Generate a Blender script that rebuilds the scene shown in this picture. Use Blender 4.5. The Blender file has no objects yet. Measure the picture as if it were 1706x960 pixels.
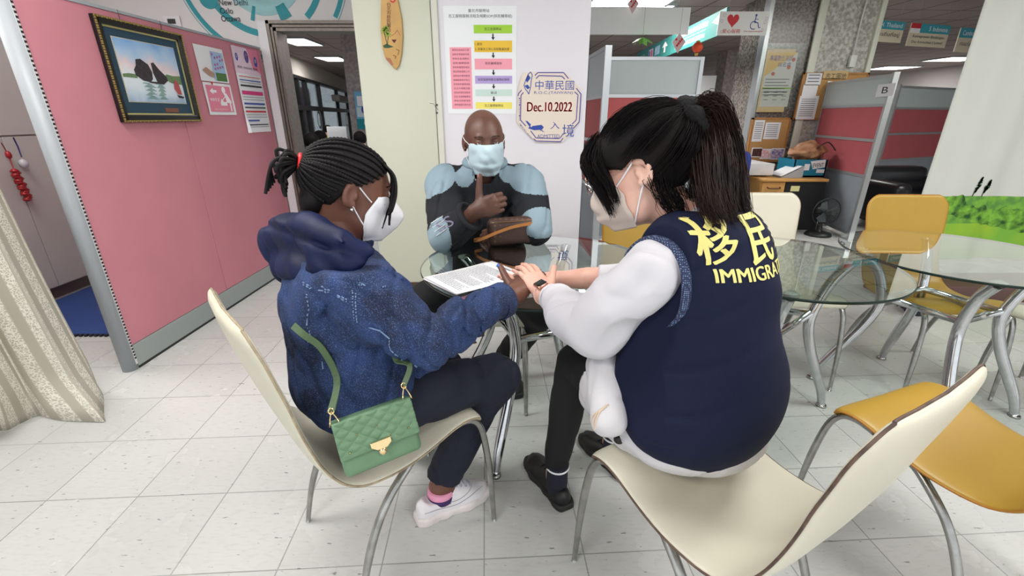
import bpy, math, random
import numpy as np
from mathutils import Vector, Matrix
random.seed(7)
rng = np.random.default_rng(11)
SC = bpy.context.scene
COL = SC.collection
# ---------------------------------------------------------------- camera
PITCH = math.radians(21.1); CAMH = 1.25; FPX = 741.0
cam_d = bpy.data.cameras.new('camera'); cam = bpy.data.objects.new('camera', cam_d); COL.objects.link(cam)
cam.location = (0, 0, CAMH); cam.rotation_euler = (math.pi/2-PITCH, 0, 0)
cam_d.sensor_width = 36; cam_d.lens = 36*FPX/1706; cam_d.clip_start = .02; cam_d.clip_end = 200
SC.camera = cam
# ---------------------------------------------------------------- world, exposure
W = bpy.data.worlds.new('sky'); SC.world = W; W.use_nodes = True
W.node_tree.nodes['Background'].inputs[0].default_value = (.93, .97, 1, 1)
W.node_tree.nodes['Background'].inputs[1].default_value = 1.05
SC.view_settings.view_transform = 'Standard'; SC.view_settings.look = 'None'
SC.view_settings.exposure = 0.38; SC.view_settings.gamma = 1; SC.view_settings.use_curve_mapping = False
SC.cycles.use_denoising = True; SC.cycles.max_bounces = 8; SC.cycles.transparent_max_bounces = 24
SC.cycles.sample_clamp_indirect = 6; SC.cycles.caustics_reflective = False; SC.cycles.caustics_refractive = False
LAMP_W = 20.0          # watts of one ceiling panel
CEIL = 2.6
# near ceiling panels: (x, y); the first is added to brighten the cupboard area
LAMPS = [(-2.95, 2.1), (-1.3, -.9), (1.5, -.9), (-1.3, 1.3), (1.5, 1.3), (3.9, 1.3), (4.3, 3.6), (-1.3, 5.6), (1.5, 6.9), (4.6, 7.6)]
# ---------------------------------------------------------------- view geometry helpers (photo pixel -> point of the place)
_c, _s = math.cos(PITCH), math.sin(PITCH)
def ray(px, py):
    u = (px-853)/FPX; v = (480-py)/FPX
    return Vector((u, _c+v*_s, -_s+v*_c))
def AZ(px, py, z=0.0):
    d = ray(px, py); return Vector((0, 0, CAMH))+d*((z-CAMH)/d.z)
def AY(px, py, y):
    d = ray(px, py); return Vector((0, 0, CAMH))+d*(y/d.y)
def AT(px, py, t): return Vector((0, 0, CAMH))+ray(px, py)*t
def AP(px, py, p, q):      # on the vertical plane through floor points p, q
    d = ray(px, py); n = Vector((q[1]-p[1], -(q[0]-p[0])))
    return Vector((0, 0, CAMH))+d*((p[0]*n.x+p[1]*n.y)/(d.x*n.x+d.y*n.y))
V = Vector
# ---------------------------------------------------------------- materials
def lin(c): 
    return tuple(((x/255)/12.92 if x/255 <= .04045 else ((x/255+.055)/1.055)**2.4) for x in c)
MATS = {}
def M(name, rgb, rough=.6, metal=0, noise=None, bump=None, spec=.5, coat=0, trans=0, emit=0, alpha=1, sss=0):
    if name in MATS: return MATS[name]
    m = bpy.data.materials.new(name); m.use_nodes = True; nt = m.node_tree; b = nt.nodes['Principled BSDF']
    c = lin(rgb)+(1,)
    b.inputs['Base Color'].default_value = c; b.inputs['Roughness'].default_value = rough
    b.inputs['Metallic'].default_value = metal; b.inputs['Specular IOR Level'].default_value = spec
    if coat: b.inputs['Coat Weight'].default_value = coat
    if trans: b.inputs['Transmission Weight'].default_value = trans
    if alpha < 1: b.inputs['Alpha'].default_value = alpha
    if sss: 
        b.inputs['Subsurface Weight'].default_value = sss; b.inputs['Subsurface Radius'].default_value = (1, .3, .15); b.inputs['Subsurface Scale'].default_value = .006
    if emit: 
        b.inputs['Emission Color'].default_value = c; b.inputs['Emission Strength'].default_value = emit
    tc = nt.nodes.new('ShaderNodeTexCoord')
    def tex(sc):
        n = nt.nodes.new('ShaderNodeTexNoise'); n.inputs['Scale'].default_value = sc; n.inputs['Detail'].default_value = 4
        nt.links.new(tc.outputs['Object'], n.inputs['Vector']); return n
    if noise:
        n = tex(noise[0]); mx = nt.nodes.new('ShaderNodeMix'); mx.data_type = 'RGBA'
        r = nt.nodes.new('ShaderNodeMapRange'); r.inputs['From Min'].default_value = .35; r.inputs['From Max'].default_value = .65
        nt.links.new(n.outputs['Fac'], r.inputs['Value']); nt.links.new(r.outputs[0], mx.inputs['Factor'])
        mx.inputs['A'].default_value = c
        mx.inputs['B'].default_value = (lin(noise[2])+(1,)) if len(noise) > 2 else tuple(x*(1-noise[1]) for x in c[:3])+(1,)
        nt.links.new(mx.outputs['Result'], b.inputs['Base Color'])
    if bump:
        n = tex(bump[0]); bp = nt.nodes.new('ShaderNodeBump'); bp.inputs['Strength'].default_value = bump[1]; bp.inputs['Distance'].default_value = bump[2] if len(bump) > 2 else .002
        nt.links.new(n.outputs['Fac'], bp.inputs['Height']); nt.links.new(bp.outputs[0], b.inputs['Normal'])
    MATS[name] = m; return m
def nodes(m): return m.node_tree, m.node_tree.nodes, m.node_tree.links, m.node_tree.nodes['Principled BSDF']
def math_node(nt, op, a, b=None, c=None):
    n = nt.nodes.new('ShaderNodeMath'); n.operation = op
    for i, v in enumerate((a, b, c)):
        if v is None: continue
        if isinstance(v, (int, float)): n.inputs[i].default_value = v
        else: nt.links.new(v, n.inputs[i])
    return n.outputs[0]
def floor_mat():
    m = M('floor_tiles', (208, 209, 206), .22, spec=.35); nt, N, L, b = nodes(m)
    tc = N.new('ShaderNodeTexCoord'); mp = N.new('ShaderNodeMapping'); L.new(tc.outputs['Object'], mp.inputs['Vector'])
    T = .3048; a = math.radians(-3.2)
    mp.inputs['Rotation'].default_value = (0, 0, a); mp.inputs['Scale'].default_value = (1/T, 1/T, 1)
    # grid: rotate into tile frame, then shift so that the joints fall where they do on this floor
    ad = N.new('ShaderNodeVectorMath'); ad.operation = 'ADD'; ad.inputs[1].default_value = (.10, -.16, 0)
    L.new(mp.outputs[0], ad.inputs[0])
    sp = N.new('ShaderNodeSeparateXYZ'); L.new(ad.outputs[0], sp.inputs[0])
    def edge(o):
        f = math_node(nt, 'FRACT', o); f2 = math_node(nt, 'SUBTRACT', 1.0, f); return math_node(nt, 'MINIMUM', f, f2)
    e = math_node(nt, 'MINIMUM', edge(sp.outputs[0]), edge(sp.outputs[1]))
    line = N.new('ShaderNodeMapRange'); line.inputs['From Min'].default_value = .003; line.inputs['From Max'].default_value = .0075
    L.new(e, line.inputs['Value'])
    fl = N.new('ShaderNodeVectorMath'); fl.operation = 'FLOOR'; L.new(ad.outputs[0], fl.inputs[0])
    wn = N.new('ShaderNodeTexWhiteNoise'); wn.noise_dimensions = '2D'; L.new(fl.outputs[0], wn.inputs['Vector'])
    # streak flecks, stretched along one tile axis
    mp2 = N.new('ShaderNodeMapping'); L.new(tc.outputs['Object'], mp2.inputs['Vector']); mp2.inputs['Scale'].default_value = (26, 95, 20); mp2.inputs['Rotation'].default_value = (0, 0, .2)
    n1 = N.new('ShaderNodeTexNoise'); n1.inputs['Scale'].default_value = 1; n1.inputs['Detail'].default_value = 3; L.new(mp2.outputs[0], n1.inputs['Vector'])
    fk = N.new('ShaderNodeMapRange'); fk.inputs['From Min'].default_value = .675; fk.inputs['From Max'].default_value = .72; L.new(n1.outputs['Fac'], fk.inputs['Value'])
    n2 = N.new('ShaderNodeTexNoise'); n2.inputs['Scale'].default_value = 2.2; n2.inputs['Detail'].default_value = 6; L.new(tc.outputs['Object'], n2.inputs['Vector'])
    n3 = N.new('ShaderNodeTexNoise'); n3.inputs['Scale'].default_value = 55; n3.inputs['Detail'].default_value = 5; L.new(mp2.outputs[0], n3.inputs['Vector']); n3.inputs['Scale'].default_value = 1.1
    def mix(f, A, B):
        x = N.new('ShaderNodeMix'); x.data_type = 'RGBA'
        if isinstance(f, float): x.inputs['Factor'].default_value = f
        else: L.new(f, x.inputs['Factor'])
        for k, v in (('A', A), ('B', B)):
            if isinstance(v, tuple): x.inputs[k].default_value = v+(1,)
            else: L.new(v, x.inputs[k])
        return x.outputs['Result']
    c1 = mix(wn.outputs['Value'], lin((201, 202, 199)), lin((193, 195, 192)))
    r2 = N.new('ShaderNodeMapRange'); r2.inputs['From Min'].default_value = .4; r2.inputs['From Max'].default_value = .8; r2.inputs['To Max'].default_value = .28; L.new(n2.outputs['Fac'], r2.inputs['Value'])
    c2 = mix(r2.outputs[0], c1, lin((176, 175, 168)))
    r3 = N.new('ShaderNodeMapRange'); r3.inputs['From Min'].default_value = .5; r3.inputs['From Max'].default_value = .8; r3.inputs['To Max'].default_value = .4; L.new(n3.outputs['Fac'], r3.inputs['Value'])
    c3 = mix(r3.outputs[0], c2, lin((170, 170, 168)))
    fkk = math_node(nt, 'MULTIPLY', fk.outputs[0], .75)
    c4 = mix(fkk, c3, lin((84, 84, 84)))
    lw = math_node(nt, 'MAXIMUM', line.outputs[0], math_node(nt, 'MULTIPLY', n2.outputs['Fac'], .9)); c5 = mix(lw, lin((104, 102, 98)), c4)
    L.new(c5, b.inputs['Base Color'])
    rr = N.new('ShaderNodeMapRange'); rr.inputs['To Min'].default_value = .2; rr.inputs['To Max'].default_value = .34; L.new(n2.outputs['Fac'], rr.inputs['Value']); L.new(rr.outputs[0], b.inputs['Roughness'])
    bp = N.new('ShaderNodeBump'); bp.inputs['Strength'].default_value = .25; bp.inputs['Distance'].default_value = .002
    hh = math_node(nt, 'ADD', line.outputs[0], math_node(nt, 'MULTIPLY', n2.outputs['Fac'], .4)); L.new(hh, bp.inputs['Height']); L.new(bp.outputs[0], b.inputs['Normal'])
    return m
def ceiling_mat():
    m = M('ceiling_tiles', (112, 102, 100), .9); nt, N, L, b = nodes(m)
    tc = N.new('ShaderNodeTexCoord'); mp = N.new('ShaderNodeMapping'); L.new(tc.outputs['Object'], mp.inputs['Vector']); mp.inputs['Scale'].default_value = (1/.6, 1/.6, 1); mp.inputs['Rotation'].default_value = (0, 0, math.radians(-3.9))
    sp = N.new('ShaderNodeSeparateXYZ'); L.new(mp.outputs[0], sp.inputs[0])
    def edge(o):
        f = math_node(nt, 'FRACT', o); return math_node(nt, 'MINIMUM', f, math_node(nt, 'SUBTRACT', 1.0, f))
    e = math_node(nt, 'MINIMUM', edge(sp.outputs[0]), edge(sp.outputs[1]))
    r = N.new('ShaderNodeMapRange'); r.inputs['From Min'].default_value = .012; r.inputs['From Max'].default_value = .03; L.new(e, r.inputs['Value'])
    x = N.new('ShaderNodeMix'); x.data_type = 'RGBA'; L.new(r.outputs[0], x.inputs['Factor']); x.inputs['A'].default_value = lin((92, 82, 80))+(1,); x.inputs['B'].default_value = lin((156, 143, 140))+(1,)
    L.new(x.outputs['Result'], b.inputs['Base Color']); return m
def glass_mat(name, tint, strength=1.0, base=.04):
    m = bpy.data.materials.new(name); m.use_nodes = True; nt = m.node_tree; N = nt.nodes; L = nt.links; N.clear()
    o = N.new('ShaderNodeOutputMaterial'); t = N.new('ShaderNodeBsdfTransparent'); t.inputs[0].default_value = lin(tint)+(1,)
    g = N.new('ShaderNodeBsdfGlossy'); g.inputs['Roughness'].default_value = .0; g.inputs[0].default_value = (1, 1, 1, 1)
    f = N.new('ShaderNodeFresnel'); f.inputs['IOR'].default_value = 1.6
    r = math_node(nt, 'MULTIPLY', f.outputs[0], strength); r = math_node(nt, 'ADD', r, base)
    mx = N.new('ShaderNodeMixShader'); L.new(r, mx.inputs[0]); L.new(t.outputs[0], mx.inputs[1]); L.new(g.outputs[0], mx.inputs[2]); L.new(mx.outputs[0], o.inputs[0])
    MATS[name] = m; return m
def granite(name, a, b2, sc=120):
    m = M(name, a, .25); nt, N, L, b = nodes(m); tc = N.new('ShaderNodeTexCoord')
    v = N.new('ShaderNodeTexVoronoi'); v.inputs['Scale'].default_value = sc; L.new(tc.outputs['Object'], v.inputs['Vector'])
    n = N.new('ShaderNodeTexNoise'); n.inputs['Scale'].default_value = sc*.6; n.inputs['Detail'].default_value = 5; L.new(tc.outputs['Object'], n.inputs['Vector'])
    r = N.new('ShaderNodeMapRange'); r.inputs['From Min'].default_value = .38; r.inputs['From Max'].default_value = .6; L.new(n.outputs['Fac'], r.inputs['Value'])
    x = N.new('ShaderNodeMix'); x.data_type = 'RGBA'; L.new(r.outputs[0], x.inputs['Factor']); x.inputs['A'].default_value = lin(a)+(1,); x.inputs['B'].default_value = lin(b2)+(1,)
    L.new(x.outputs['Result'], b.inputs['Base Color']); return m
# ---------------------------------------------------------------- mesh builder
def frame_of(t, up=V((0, 0, 1))):
    t = t.normalized()
    if abs(t.dot(up)) > .98: up = V((1, 0, 0))
    a = up.cross(t).normalized(); return a, t.cross(a).normalized()
class MB:
    def __init__(s): s.v = []; s.f = []; s.mi = []; s.mats = []; s.sm = []
    def m(s, mat):
        if mat is None: return 0
        if mat not in s.mats: s.mats.append(mat)
        return s.mats.index(mat)
    def add(s, vs, fs, mat=None, smooth=True):
        o = len(s.v); k = s.m(mat); s.v += [V(p) for p in vs]
        for f in fs: s.f.append([i+o for i in f]); s.mi.append(k); s.sm.append(smooth)
        return s
    def box(s, c, d, R=None, mat=None, bev=0):
        c = V(c); hx, hy, hz = d[0]/2, d[1]/2, d[2]/2
        if bev:
            b = min(bev, hx*.9, hy*.9, hz*.9); pts = []; 
            import bmesh as _b
            bm = _b.new(); _b.ops.create_cube(bm, size=1)
            for v in bm.verts: v.co = V((v.co.x*2*hx, v.co.y*2*hy, v.co.z*2*hz))
            _b.ops.bevel(bm, geom=bm.edges[:], offset=b, segments=3, affect='EDGES', profile=.5)
            bm.verts.index_update(); vs = [v.co.copy() for v in bm.verts]; fs = [[v.index for v in f.verts] for f in bm.faces]; bm.free()
            if R is not None: vs = [R @ p for p in vs]
            return s.add([c+p for p in vs], fs, mat, True)
        vs = [V((x, y, z)) for x in (-hx, hx) for y in (-hy, hy) for z in (-hz, hz)]
        if R is not None: vs = [R @ p for p in vs]
        return s.add([c+p for p in vs], [(0, 1, 3, 2), (4, 6, 7, 5), (0, 4, 5, 1), (2, 3, 7, 6), (0, 2, 6, 4), (1, 5, 7, 3)], mat, False)
    def span(s, a, b, mat=None, bev=0):
        a = V(a); b = V(b); return s.box((a+b)/2, [abs(b[i]-a[i]) for i in range(3)], None, mat, bev)
    def tube(s, pts, r, n=10, mat=None, flat=1.0, cap=True, up=V((0, 0, 1)), closed=False):
        pts = [V(p) for p in pts]; k = len(pts); rs = r if hasattr(r, '__len__') else [r]*k
        vs = []; pa = None
        for i, p in enumerate(pts):
            if closed: t = pts[(i+1) % k]-pts[i-1]
            else: t = pts[min(i+1, k-1)]-pts[max(i-1, 0)]
            if t.length < 1e-9: t = V((0, 0, 1))
            t.normalize()
            if pa is None: a, b = frame_of(t, up)
            else:
                a = pa-t*pa.dot(t)
                if a.length < 1e-6: a, b = frame_of(t, up)
                a.normalize(); b = t.cross(a)
            pa = a
            for j in range(n):
                q = 2*math.pi*j/n; vs.append(p+a*math.cos(q)*rs[i]+b*math.sin(q)*rs[i]*flat)
        fs = []
        for i in range(k if closed else k-1):
            for j in range(n):
                i2 = (i+1) % k; fs.append((i*n+j, i2*n+j, i2*n+(j+1) % n, i*n+(j+1) % n))
        if cap and not closed: fs.append(tuple(range(n))[::-1]); fs.append(tuple((k-1)*n+j for j in range(n)))
        return s.add(vs, [f[::-1] for f in fs], mat, True)
    def lathe(s, prof, c, n=32, axis=V((0, 0, 1)), mat=None, smooth=True):
        c = V(c); a, b = frame_of(V(axis)); ax = V(axis).normalized(); vs = []
        for r, h in prof:
            for j in range(n):
                q = 2*math.pi*j/n; vs.append(c+a*math.cos(q)*r+b*math.sin(q)*r+ax*h)
        fs = []
        for i in range(len(prof)-1):
            for j in range(n): fs.append((i*n+j, i*n+(j+1) % n, (i+1)*n+(j+1) % n, (i+1)*n+j))
        fs.append(tuple(range(n))[::-1]); fs.append(tuple((len(prof)-1)*n+j for j in range(n)))
        return s.add(vs, fs, mat, smooth)
    def grid(s, P, nu, nv, mat=None, closed_u=False, smooth=True):
        vs = [P(i/(nu if closed_u else nu), j/nv) for i in range(nu+(0 if closed_u else 1)) for j in range(nv+1)]
        fs = []; w = nv+1; k = nu if closed_u else nu+1
        for i in range(nu):
            for j in range(nv):
                i2 = (i+1) % k; fs.append((i*w+j, i2*w+j, i2*w+j+1, i*w+j+1))
        return s.add(vs, fs, mat, smooth)
    def prism(s, poly, N, th, mat=None):     # poly: 3D points, thickness along N
        k = len(poly); N = V(N).normalized()*th; vs = [V(p) for p in poly]+[V(p)+N for p in poly]
        fs = [tuple(range(k))[::-1], tuple(range(k, 2*k))]+[(i, (i+1) % k, k+(i+1) % k, k+i) for i in range(k)]
        return s.add(vs, fs, mat, False)
    def build(s, name, mat=None, parent=None, solid=0, sub=0, bevel=0, fix=False):
        me = bpy.data.meshes.new(name); off = parent_loc(parent) if parent else V((0, 0, 0))
        me.from_pydata([tuple(p-off) for p in s.v], [], s.f)
        if s.mats:
            for k in s.mats: me.materials.append(k)
            me.polygons.foreach_set('material_index', s.mi)
        elif mat: me.materials.append(mat)
        me.polygons.foreach_set('use_smooth', s.sm); me.update()
        o = bpy.data.objects.new(name, me); COL.objects.link(o)
        if parent: o.parent = parent
        if fix:
            import bmesh as _b
            bm = _b.new(); bm.from_mesh(me); _b.ops.recalc_face_normals(bm, faces=bm.faces); bm.to_mesh(me); bm.free()
        if bevel:
            md = o.modifiers.new('b', 'BEVEL'); md.width = bevel; md.segments = 2; md.limit_method = 'ANGLE'
        if solid:
            md = o.modifiers.new('s', 'SOLIDIFY'); md.thickness = solid; md.offset = 0
        if sub:
            md = o.modifiers.new('d', 'SUBSURF'); md.levels = sub; md.render_levels = sub
        return o
LOC = {}
def parent_loc(p):
    o = V((0, 0, 0))
    while p: o += p.location; p = p.parent
    return o
def tag(o, label=None, cat=None, group=None, kind=None):
    if label: o['label'] = label
    if cat: o['category'] = cat
    if group: o['group'] = group
    if kind: o['kind'] = kind
    return o
def thing(name, label, cat, loc=(0, 0, 0), group=None):
    o = bpy.data.objects.new(name, None); COL.objects.link(o); o.location = loc; o.empty_display_size = .1
    return tag(o, label, cat, group)
def struct(name, mb, mat=None, bevel=0):
    o = mb.build(name, mat, bevel=bevel); o['kind'] = 'structure'; return o
def copy_tree(o, parent=None):
    c = o.copy(); COL.objects.link(c); c.parent = parent
    for ch in list(o.children): copy_tree(ch, c)
    return c
def crom(pts, n=6):
    P = [V(p) for p in pts]; out = []
    for i in range(len(P)-1):
        p0 = P[max(i-1, 0)]; p1 = P[i]; p2 = P[i+1]; p3 = P[min(i+2, len(P)-1)]
        for k in range(n):
            t = k/n; out.append(.5*((2*p1)+(p2-p0)*t+(2*p0-5*p1+4*p2-p3)*t*t+(3*p1-p0-3*p2+p3)*t**3))
    return out+[P[-1]]
_tc = {}
def text_geo(body, align='LEFT'):
    key = body
    if key in _tc: return _tc[key]
    cu = bpy.data.curves.new('t', 'FONT'); cu.body = body.replace('|b', '');
    cu.resolution_u = 3; cu.size = 1
    ob = bpy.data.objects.new('t', cu); COL.objects.link(ob)
    dg = bpy.context.evaluated_depsgraph_get(); me = bpy.data.meshes.new_from_object(ob.evaluated_get(dg))
    vs = [v.co.copy() for v in me.vertices]; fs = [tuple(p.vertices) for p in me.polygons]
    bpy.data.objects.remove(ob); bpy.data.curves.remove(cu); bpy.data.meshes.remove(me)
    if not vs: _tc[key] = ([], [], 0, 1); return _tc[key]
    if body.endswith('|b'):
        n0 = len(vs); f0 = list(fs); v0 = list(vs)
        for k_, (dx_, dy_) in enumerate(((.028, 0), (.056, .012))): vs += [V((v.x+dx_, v.y+dy_, 0)) for v in v0]; fs += [tuple(i+n0*(k_+1) for i in f) for f in f0]
    x0 = min(v.x for v in vs); x1 = max(v.x for v in vs); y0 = min(v.y for v in vs); y1 = max(v.y for v in vs)
    vs = [V(((v.x-x0)/(x1-x0+1e-9), (v.y-y0)/(y1-y0+1e-9), 0)) for v in vs]
    _tc[key] = (vs, fs, x1-x0, y1-y0); return _tc[key]
class Sheet:
    """printed matter on a flat face: origin = top-left corner, U right, D down, N outward"""
    def __init__(s, O, U, D, N): s.O = V(O); s.U = V(U).normalized(); s.D = V(D).normalized(); s.N = V(N).normalized(); s.mb = MB(); s.k = 1
    def p(s, x, y, l=None): return s.O+s.U*x+s.D*y+s.N*(.0005*(s.k if l is None else l))
    def poly(s, pts, mat, step=1):
        s.mb.add([s.p(x, y) for x, y in pts], [tuple(range(len(pts)))], mat, False); s.k += step; return s
    def rect(s, x, y, w, h, mat, step=0): return s.poly([(x, y), (x+w, y), (x+w, y+h), (x, y+h)], mat, step)
    def ell(s, x, y, rx, ry, mat, n=20, a0=0, step=0): return s.poly([(x+rx*math.cos(a0+2*math.pi*i/n), y+ry*math.sin(a0+2*math.pi*i/n)) for i in range(n)], mat, step)
    def line(s, pts, w, mat, step=0):
        for (a, b) in zip(pts[:-1], pts[1:]):
            d = V((b[0]-a[0], b[1]-a[1])); 
            if d.length < 1e-7: continue
            d.normalize(); n = V((-d.y, d.x))*w/2
            s.poly([(a[0]-n.x, a[1]-n.y), (b[0]-n.x, b[1]-n.y), (b[0]+n.x, b[1]+n.y), (a[0]+n.x, a[1]+n.y)], mat, 0)
        s.k += step; return s
    def ring(s, x, y, r, w, mat, a0=0, a1=360, n=30, sy=1):
        return s.line([(x+r*math.cos(math.radians(a0+(a1-a0)*i/n)), y+r*sy*math.sin(math.radians(a0+(a1-a0)*i/n))) for i in range(n+1)], w, mat)
    def text(s, x, y, h, body, mat, w=None, ang=0, center=False):
        vs, fs, W_, H_ = text_geo(body)
        if not vs: return s
        ww = w if w else h*W_/max(H_, .01)
        if center: x -= ww/2
        ca, sa = math.cos(ang), math.sin(ang)
        out = []
        for v in vs:
            a, b = v.x*ww, (1-v.y)*h; out.append(s.p(x+a*ca-b*sa, y+a*sa+b*ca))
        s.mb.add(out, fs, mat, False); return s
    def vtext(s, x, y, size, body, mat, gap=1.1):
        for i, ch in enumerate(body): s.text(x, y+i*size*gap, size, ch, mat, w=size)
        return s
    def build(s, name, parent=None, lift=1): 
        s.k += 1; return s.mb.build(name, None, parent)
# common materials
white_p = M('paint_white', (226, 224, 230), .7, noise=(1.5, .03)); cream_p = M('paint_cream', (205, 208, 190), .6, noise=(2, .03))
grey_tr = M('grey_trim', (158, 163, 168), .45, noise=(8, .05)); alu = M('aluminium', (190, 194, 197), .35, .6)
chrome = M('chrome', (205, 207, 210), .12, 1.0, noise=(30, .12)); chrome_w = M('worn_chrome', (176, 176, 172), .26, 1.0, noise=(25, .3))
black = M('black_plastic', (18, 18, 20), .4); paper = M('white_paper', (232, 233, 236), .8); ink = M('ink', (40, 40, 48), .8)
inkg = M('ink_grey', (120, 122, 128), .8); red = M('red_print', (205, 48, 58), .6); teal = M('teal_print', (22, 140, 150), .55); tealg = M('teal_sign', (62, 138, 132), .5)
blue_p = M('blue_print', (52, 78, 160), .6); purple_p = M('purple_print', (82, 62, 140), .6); pink_p = M('pink_print', (225, 130, 160), .7); yellow_p = M('yellow_print', (240, 226, 110), .7)
green_p = M('green_print', (160, 208, 60), .7); orange_p = M('orange_print', (232, 190, 60), .7); violet_p = M('violet_print', (180, 160, 215), .7); mint_p = M('mint_print', (200, 222, 215), .7)
cork = M('cork', (196, 150, 92), .85, noise=(90, .2), bump=(200, .4)); wood_e = M('wood_edge', (176, 124, 66), .5, noise=(12, .15))
brown_bb = M('brown_baseboard', (84, 58, 52), .5); fabric_pink = M('pink_fabric', (198, 128, 140), .85, noise=(6, .04), bump=(500, .3)); fabric_red = M('coral_fabric', (205, 108, 106), .85, noise=(6, .04), bump=(500, .25))
fabric_rose = M('rose_fabric', (186, 92, 98), .85, noise=(6, .05), bump=(500, .25))
frost = M('frosted_glass', (196, 208, 208), .35, spec=.6, alpha=.93)
# ================================================================ SETTING
struct('floor', MB().span((-7.5, -2.5, -.12), (13, 21, 0)), floor_mat())
struct('ceiling', MB().prism([V((x, y, CEIL)) for x, y in ((-4.0, -2.5), (13, -2.5), (13, 21), (-7.0, 21), (-3.98, 3.9))], (0, 0, 1), .1), ceiling_mat())
WY = 3.2
struct('wall_back', MB().span((-.47, WY, 0), (.492, WY+.28, CEIL)), white_p)
struct('wall_column', MB().span((-.985, WY-.03, 0), (-.505, WY+.28, CEIL), None, .006), cream_p)
struct('trim_1', MB().span((-.502, WY-.022, 0), (-.462, WY+.2, CEIL), None, .004), M('trim_cream', (214, 213, 202), .6))
b = MB().span((-.987, WY-.042, 0), (-.503, WY-.03, .075)); b.span((-.46, WY-.012, 0), (.49, WY, .075)); struct('baseboard_back', b, brown_bb)
# wall over and beside the doorway
DY = 3.9; DX = -1.80
b = MB().span((-3.9, DY, 1.925), (-.7, DY+.15, CEIL)); b.span((-3.9, DY, 0), (DX-.10, DY+.15, 1.925)); struct('wall_door', b, M('board_white', (206, 205, 205), .5))
fr = M('door_alloy', (128, 120, 112), .4, .5, noise=(30, .2)); wst = M('white_strip', (214, 212, 216), .5)
struct('trim_2', MB().span((DX-.135, DY-.035, 0), (DX-.07, DY+.0, 1.925)), wst)
b = MB()
for k, (o, w) in enumerate(((0, .022), (.03, .016), (.052, .02))):
    b.span((DX-.07+o, DY-.03-.0*k, 0), (DX-.07+o+w, DY+.15-.02*k, 1.93-o)); b.span((DX-.07+o, DY-.03, 1.93-o-w), (-.72, DY+.15-.02*k, 1.93-o))
b.span((DX-.07, DY+.0, 0), (DX, DY+.14, 1.9)); b.span((DX-.07, DY, 1.86), (-.72, DY+.14, 1.925))
b.span((-.74, DY, 0), (-.70, DY+.15, 1.93)); struct('door_1', b, fr)
struct('wall_left', MB().span((-4.0, -2.5, 0), (-3.9, DY, CEIL)), white_p)
struct('wall_mid', MB().span((-.7, WY+.28, 0), (-.55, 9.0, CEIL)), white_p)
# wall with windows along the far hall on the left
A0 = V((-5.03, 10.4, 0)); A1 = V((-6.6, 19.3, 0)); dW = (A1-A0).normalized(); nW = V((dW.y, -dW.x, 0)); A00 = A0-dW*5.2; LW = 15.0
def WP(s, z, o=0): return A00+dW*s+V((0, 0, z))+nW*o
def wall_seg(b, s0, s1, z0, z1, th=.12, o=0): 
    c = (WP(s0, z0)+WP(s1, z1))/2+nW*o; R = Matrix.Rotation(math.atan2(dW.y, dW.x), 3, 'Z'); b.box(c, (s1-s0, th, z1-z0), R)
def ws(px, py):
    p = AP(px, py, A0, A1); return (p-A00).dot(dW), p.z
zt = ws(457, 115)[1]
b = MB(); wall_seg(b, -1.1, LW, zt, CEIL); wall_seg(b, -1.1, LW, 0, .12); struct('wall_windows', b, M('hall_cream', (196, 188, 180), .7))
dark_al = M('dark_window_frame', (36, 34, 36), .4, .3)
b = MB(); 
zmid = ws(470, 175)[1]; wall_seg(b, -1.1, LW, zt-.07, zt, .14); wall_seg(b, -1.1, LW, zmid-.09, zmid+.03, .14); wall_seg(b, -1.1, LW, .05, .16, .14)
marks = [ws(x, y)[0] for x, y in ((474, 135), (500, 175), (513, 180), (536, 190), (566, 200), (582, 200), (590, 200))]
for s0 in marks: wall_seg(b, s0-.07, s0+.07, .1, zt, .10)
struct('window_1', b, dark_al)
gl = glass_mat('window_glass', (225, 232, 235), .8, .02); b = MB(); wall_seg(b, -1.1, LW, .1, zt, .01); struct('window_2', b, gl)
struct('wall_far', MB().span((-7.5, 20.6, 0), (13, 20.8, CEIL)), M('far_wall', (190, 186, 186), .7))
struct('wall_right', MB().span((12.6, -2.5, 0), (12.8, 21, CEIL)), M('far_wall2', (176, 170, 170), .7))
# shrubs and a pink screen outside the windows
def leafy(name, c, size, n, mat, label, cat, ls=.12):
    b = MB()
    for i in range(n):
        p = V(c)+V((rng.normal()*size[0]*.45, rng.normal()*size[1]*.45, abs(rng.normal())*size[2]*.55)); a = V(rng.normal(size=3)).normalized(); u, w = frame_of(a); L = ls*(.6+rng.random()*.8)
        b.add([p-u*L*.5, p+w*L*.22, p+u*L*.5, p-w*L*.22], [(0, 1, 2, 3)], None, False)
    o = b.build(name, mat); tag(o, label, cat); return o
leafm = M('garden_leaves', (140, 170, 110), .6, noise=(3, .4))
for i, s0 in enumerate((1.2, 4.4, 7.6)):
    leafy('garden_shrub', WP(s0, .2, -1.3), (.8, .6, 1.5), 700, leafm, ['leafy garden shrub outside the nearest dark framed window', 'leafy garden shrub outside the second dark framed window', 'leafy garden shrub outside the far glass doors'][i], 'shrub', .22)
s0 = ws(550, 190)[0]
b = MB(); c = WP(s0, 1.3, -.9); R = Matrix.Rotation(math.atan2(dW.y, dW.x), 3, 'Z'); b.box(c, (3.2, .03, 1.7), R)
t = b.build('pink_screen', M('pink_screen', (232, 190, 210), .6)); tag(t, 'pale pink lattice screen seen through the open glass door', 'screen')
b = MB()
for k in range(10): b.box(WP(s0-1.5+k*.33, 1.3, -.87), (.02, .02, 1.7), R)
for k in range(6): b.box(WP(s0, .6+k*.28, -.87), (3.2, .02, .02), R)
tt = b.build('lattice', M('lattice', (190, 120, 150), .6)); tt.parent = t
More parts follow.
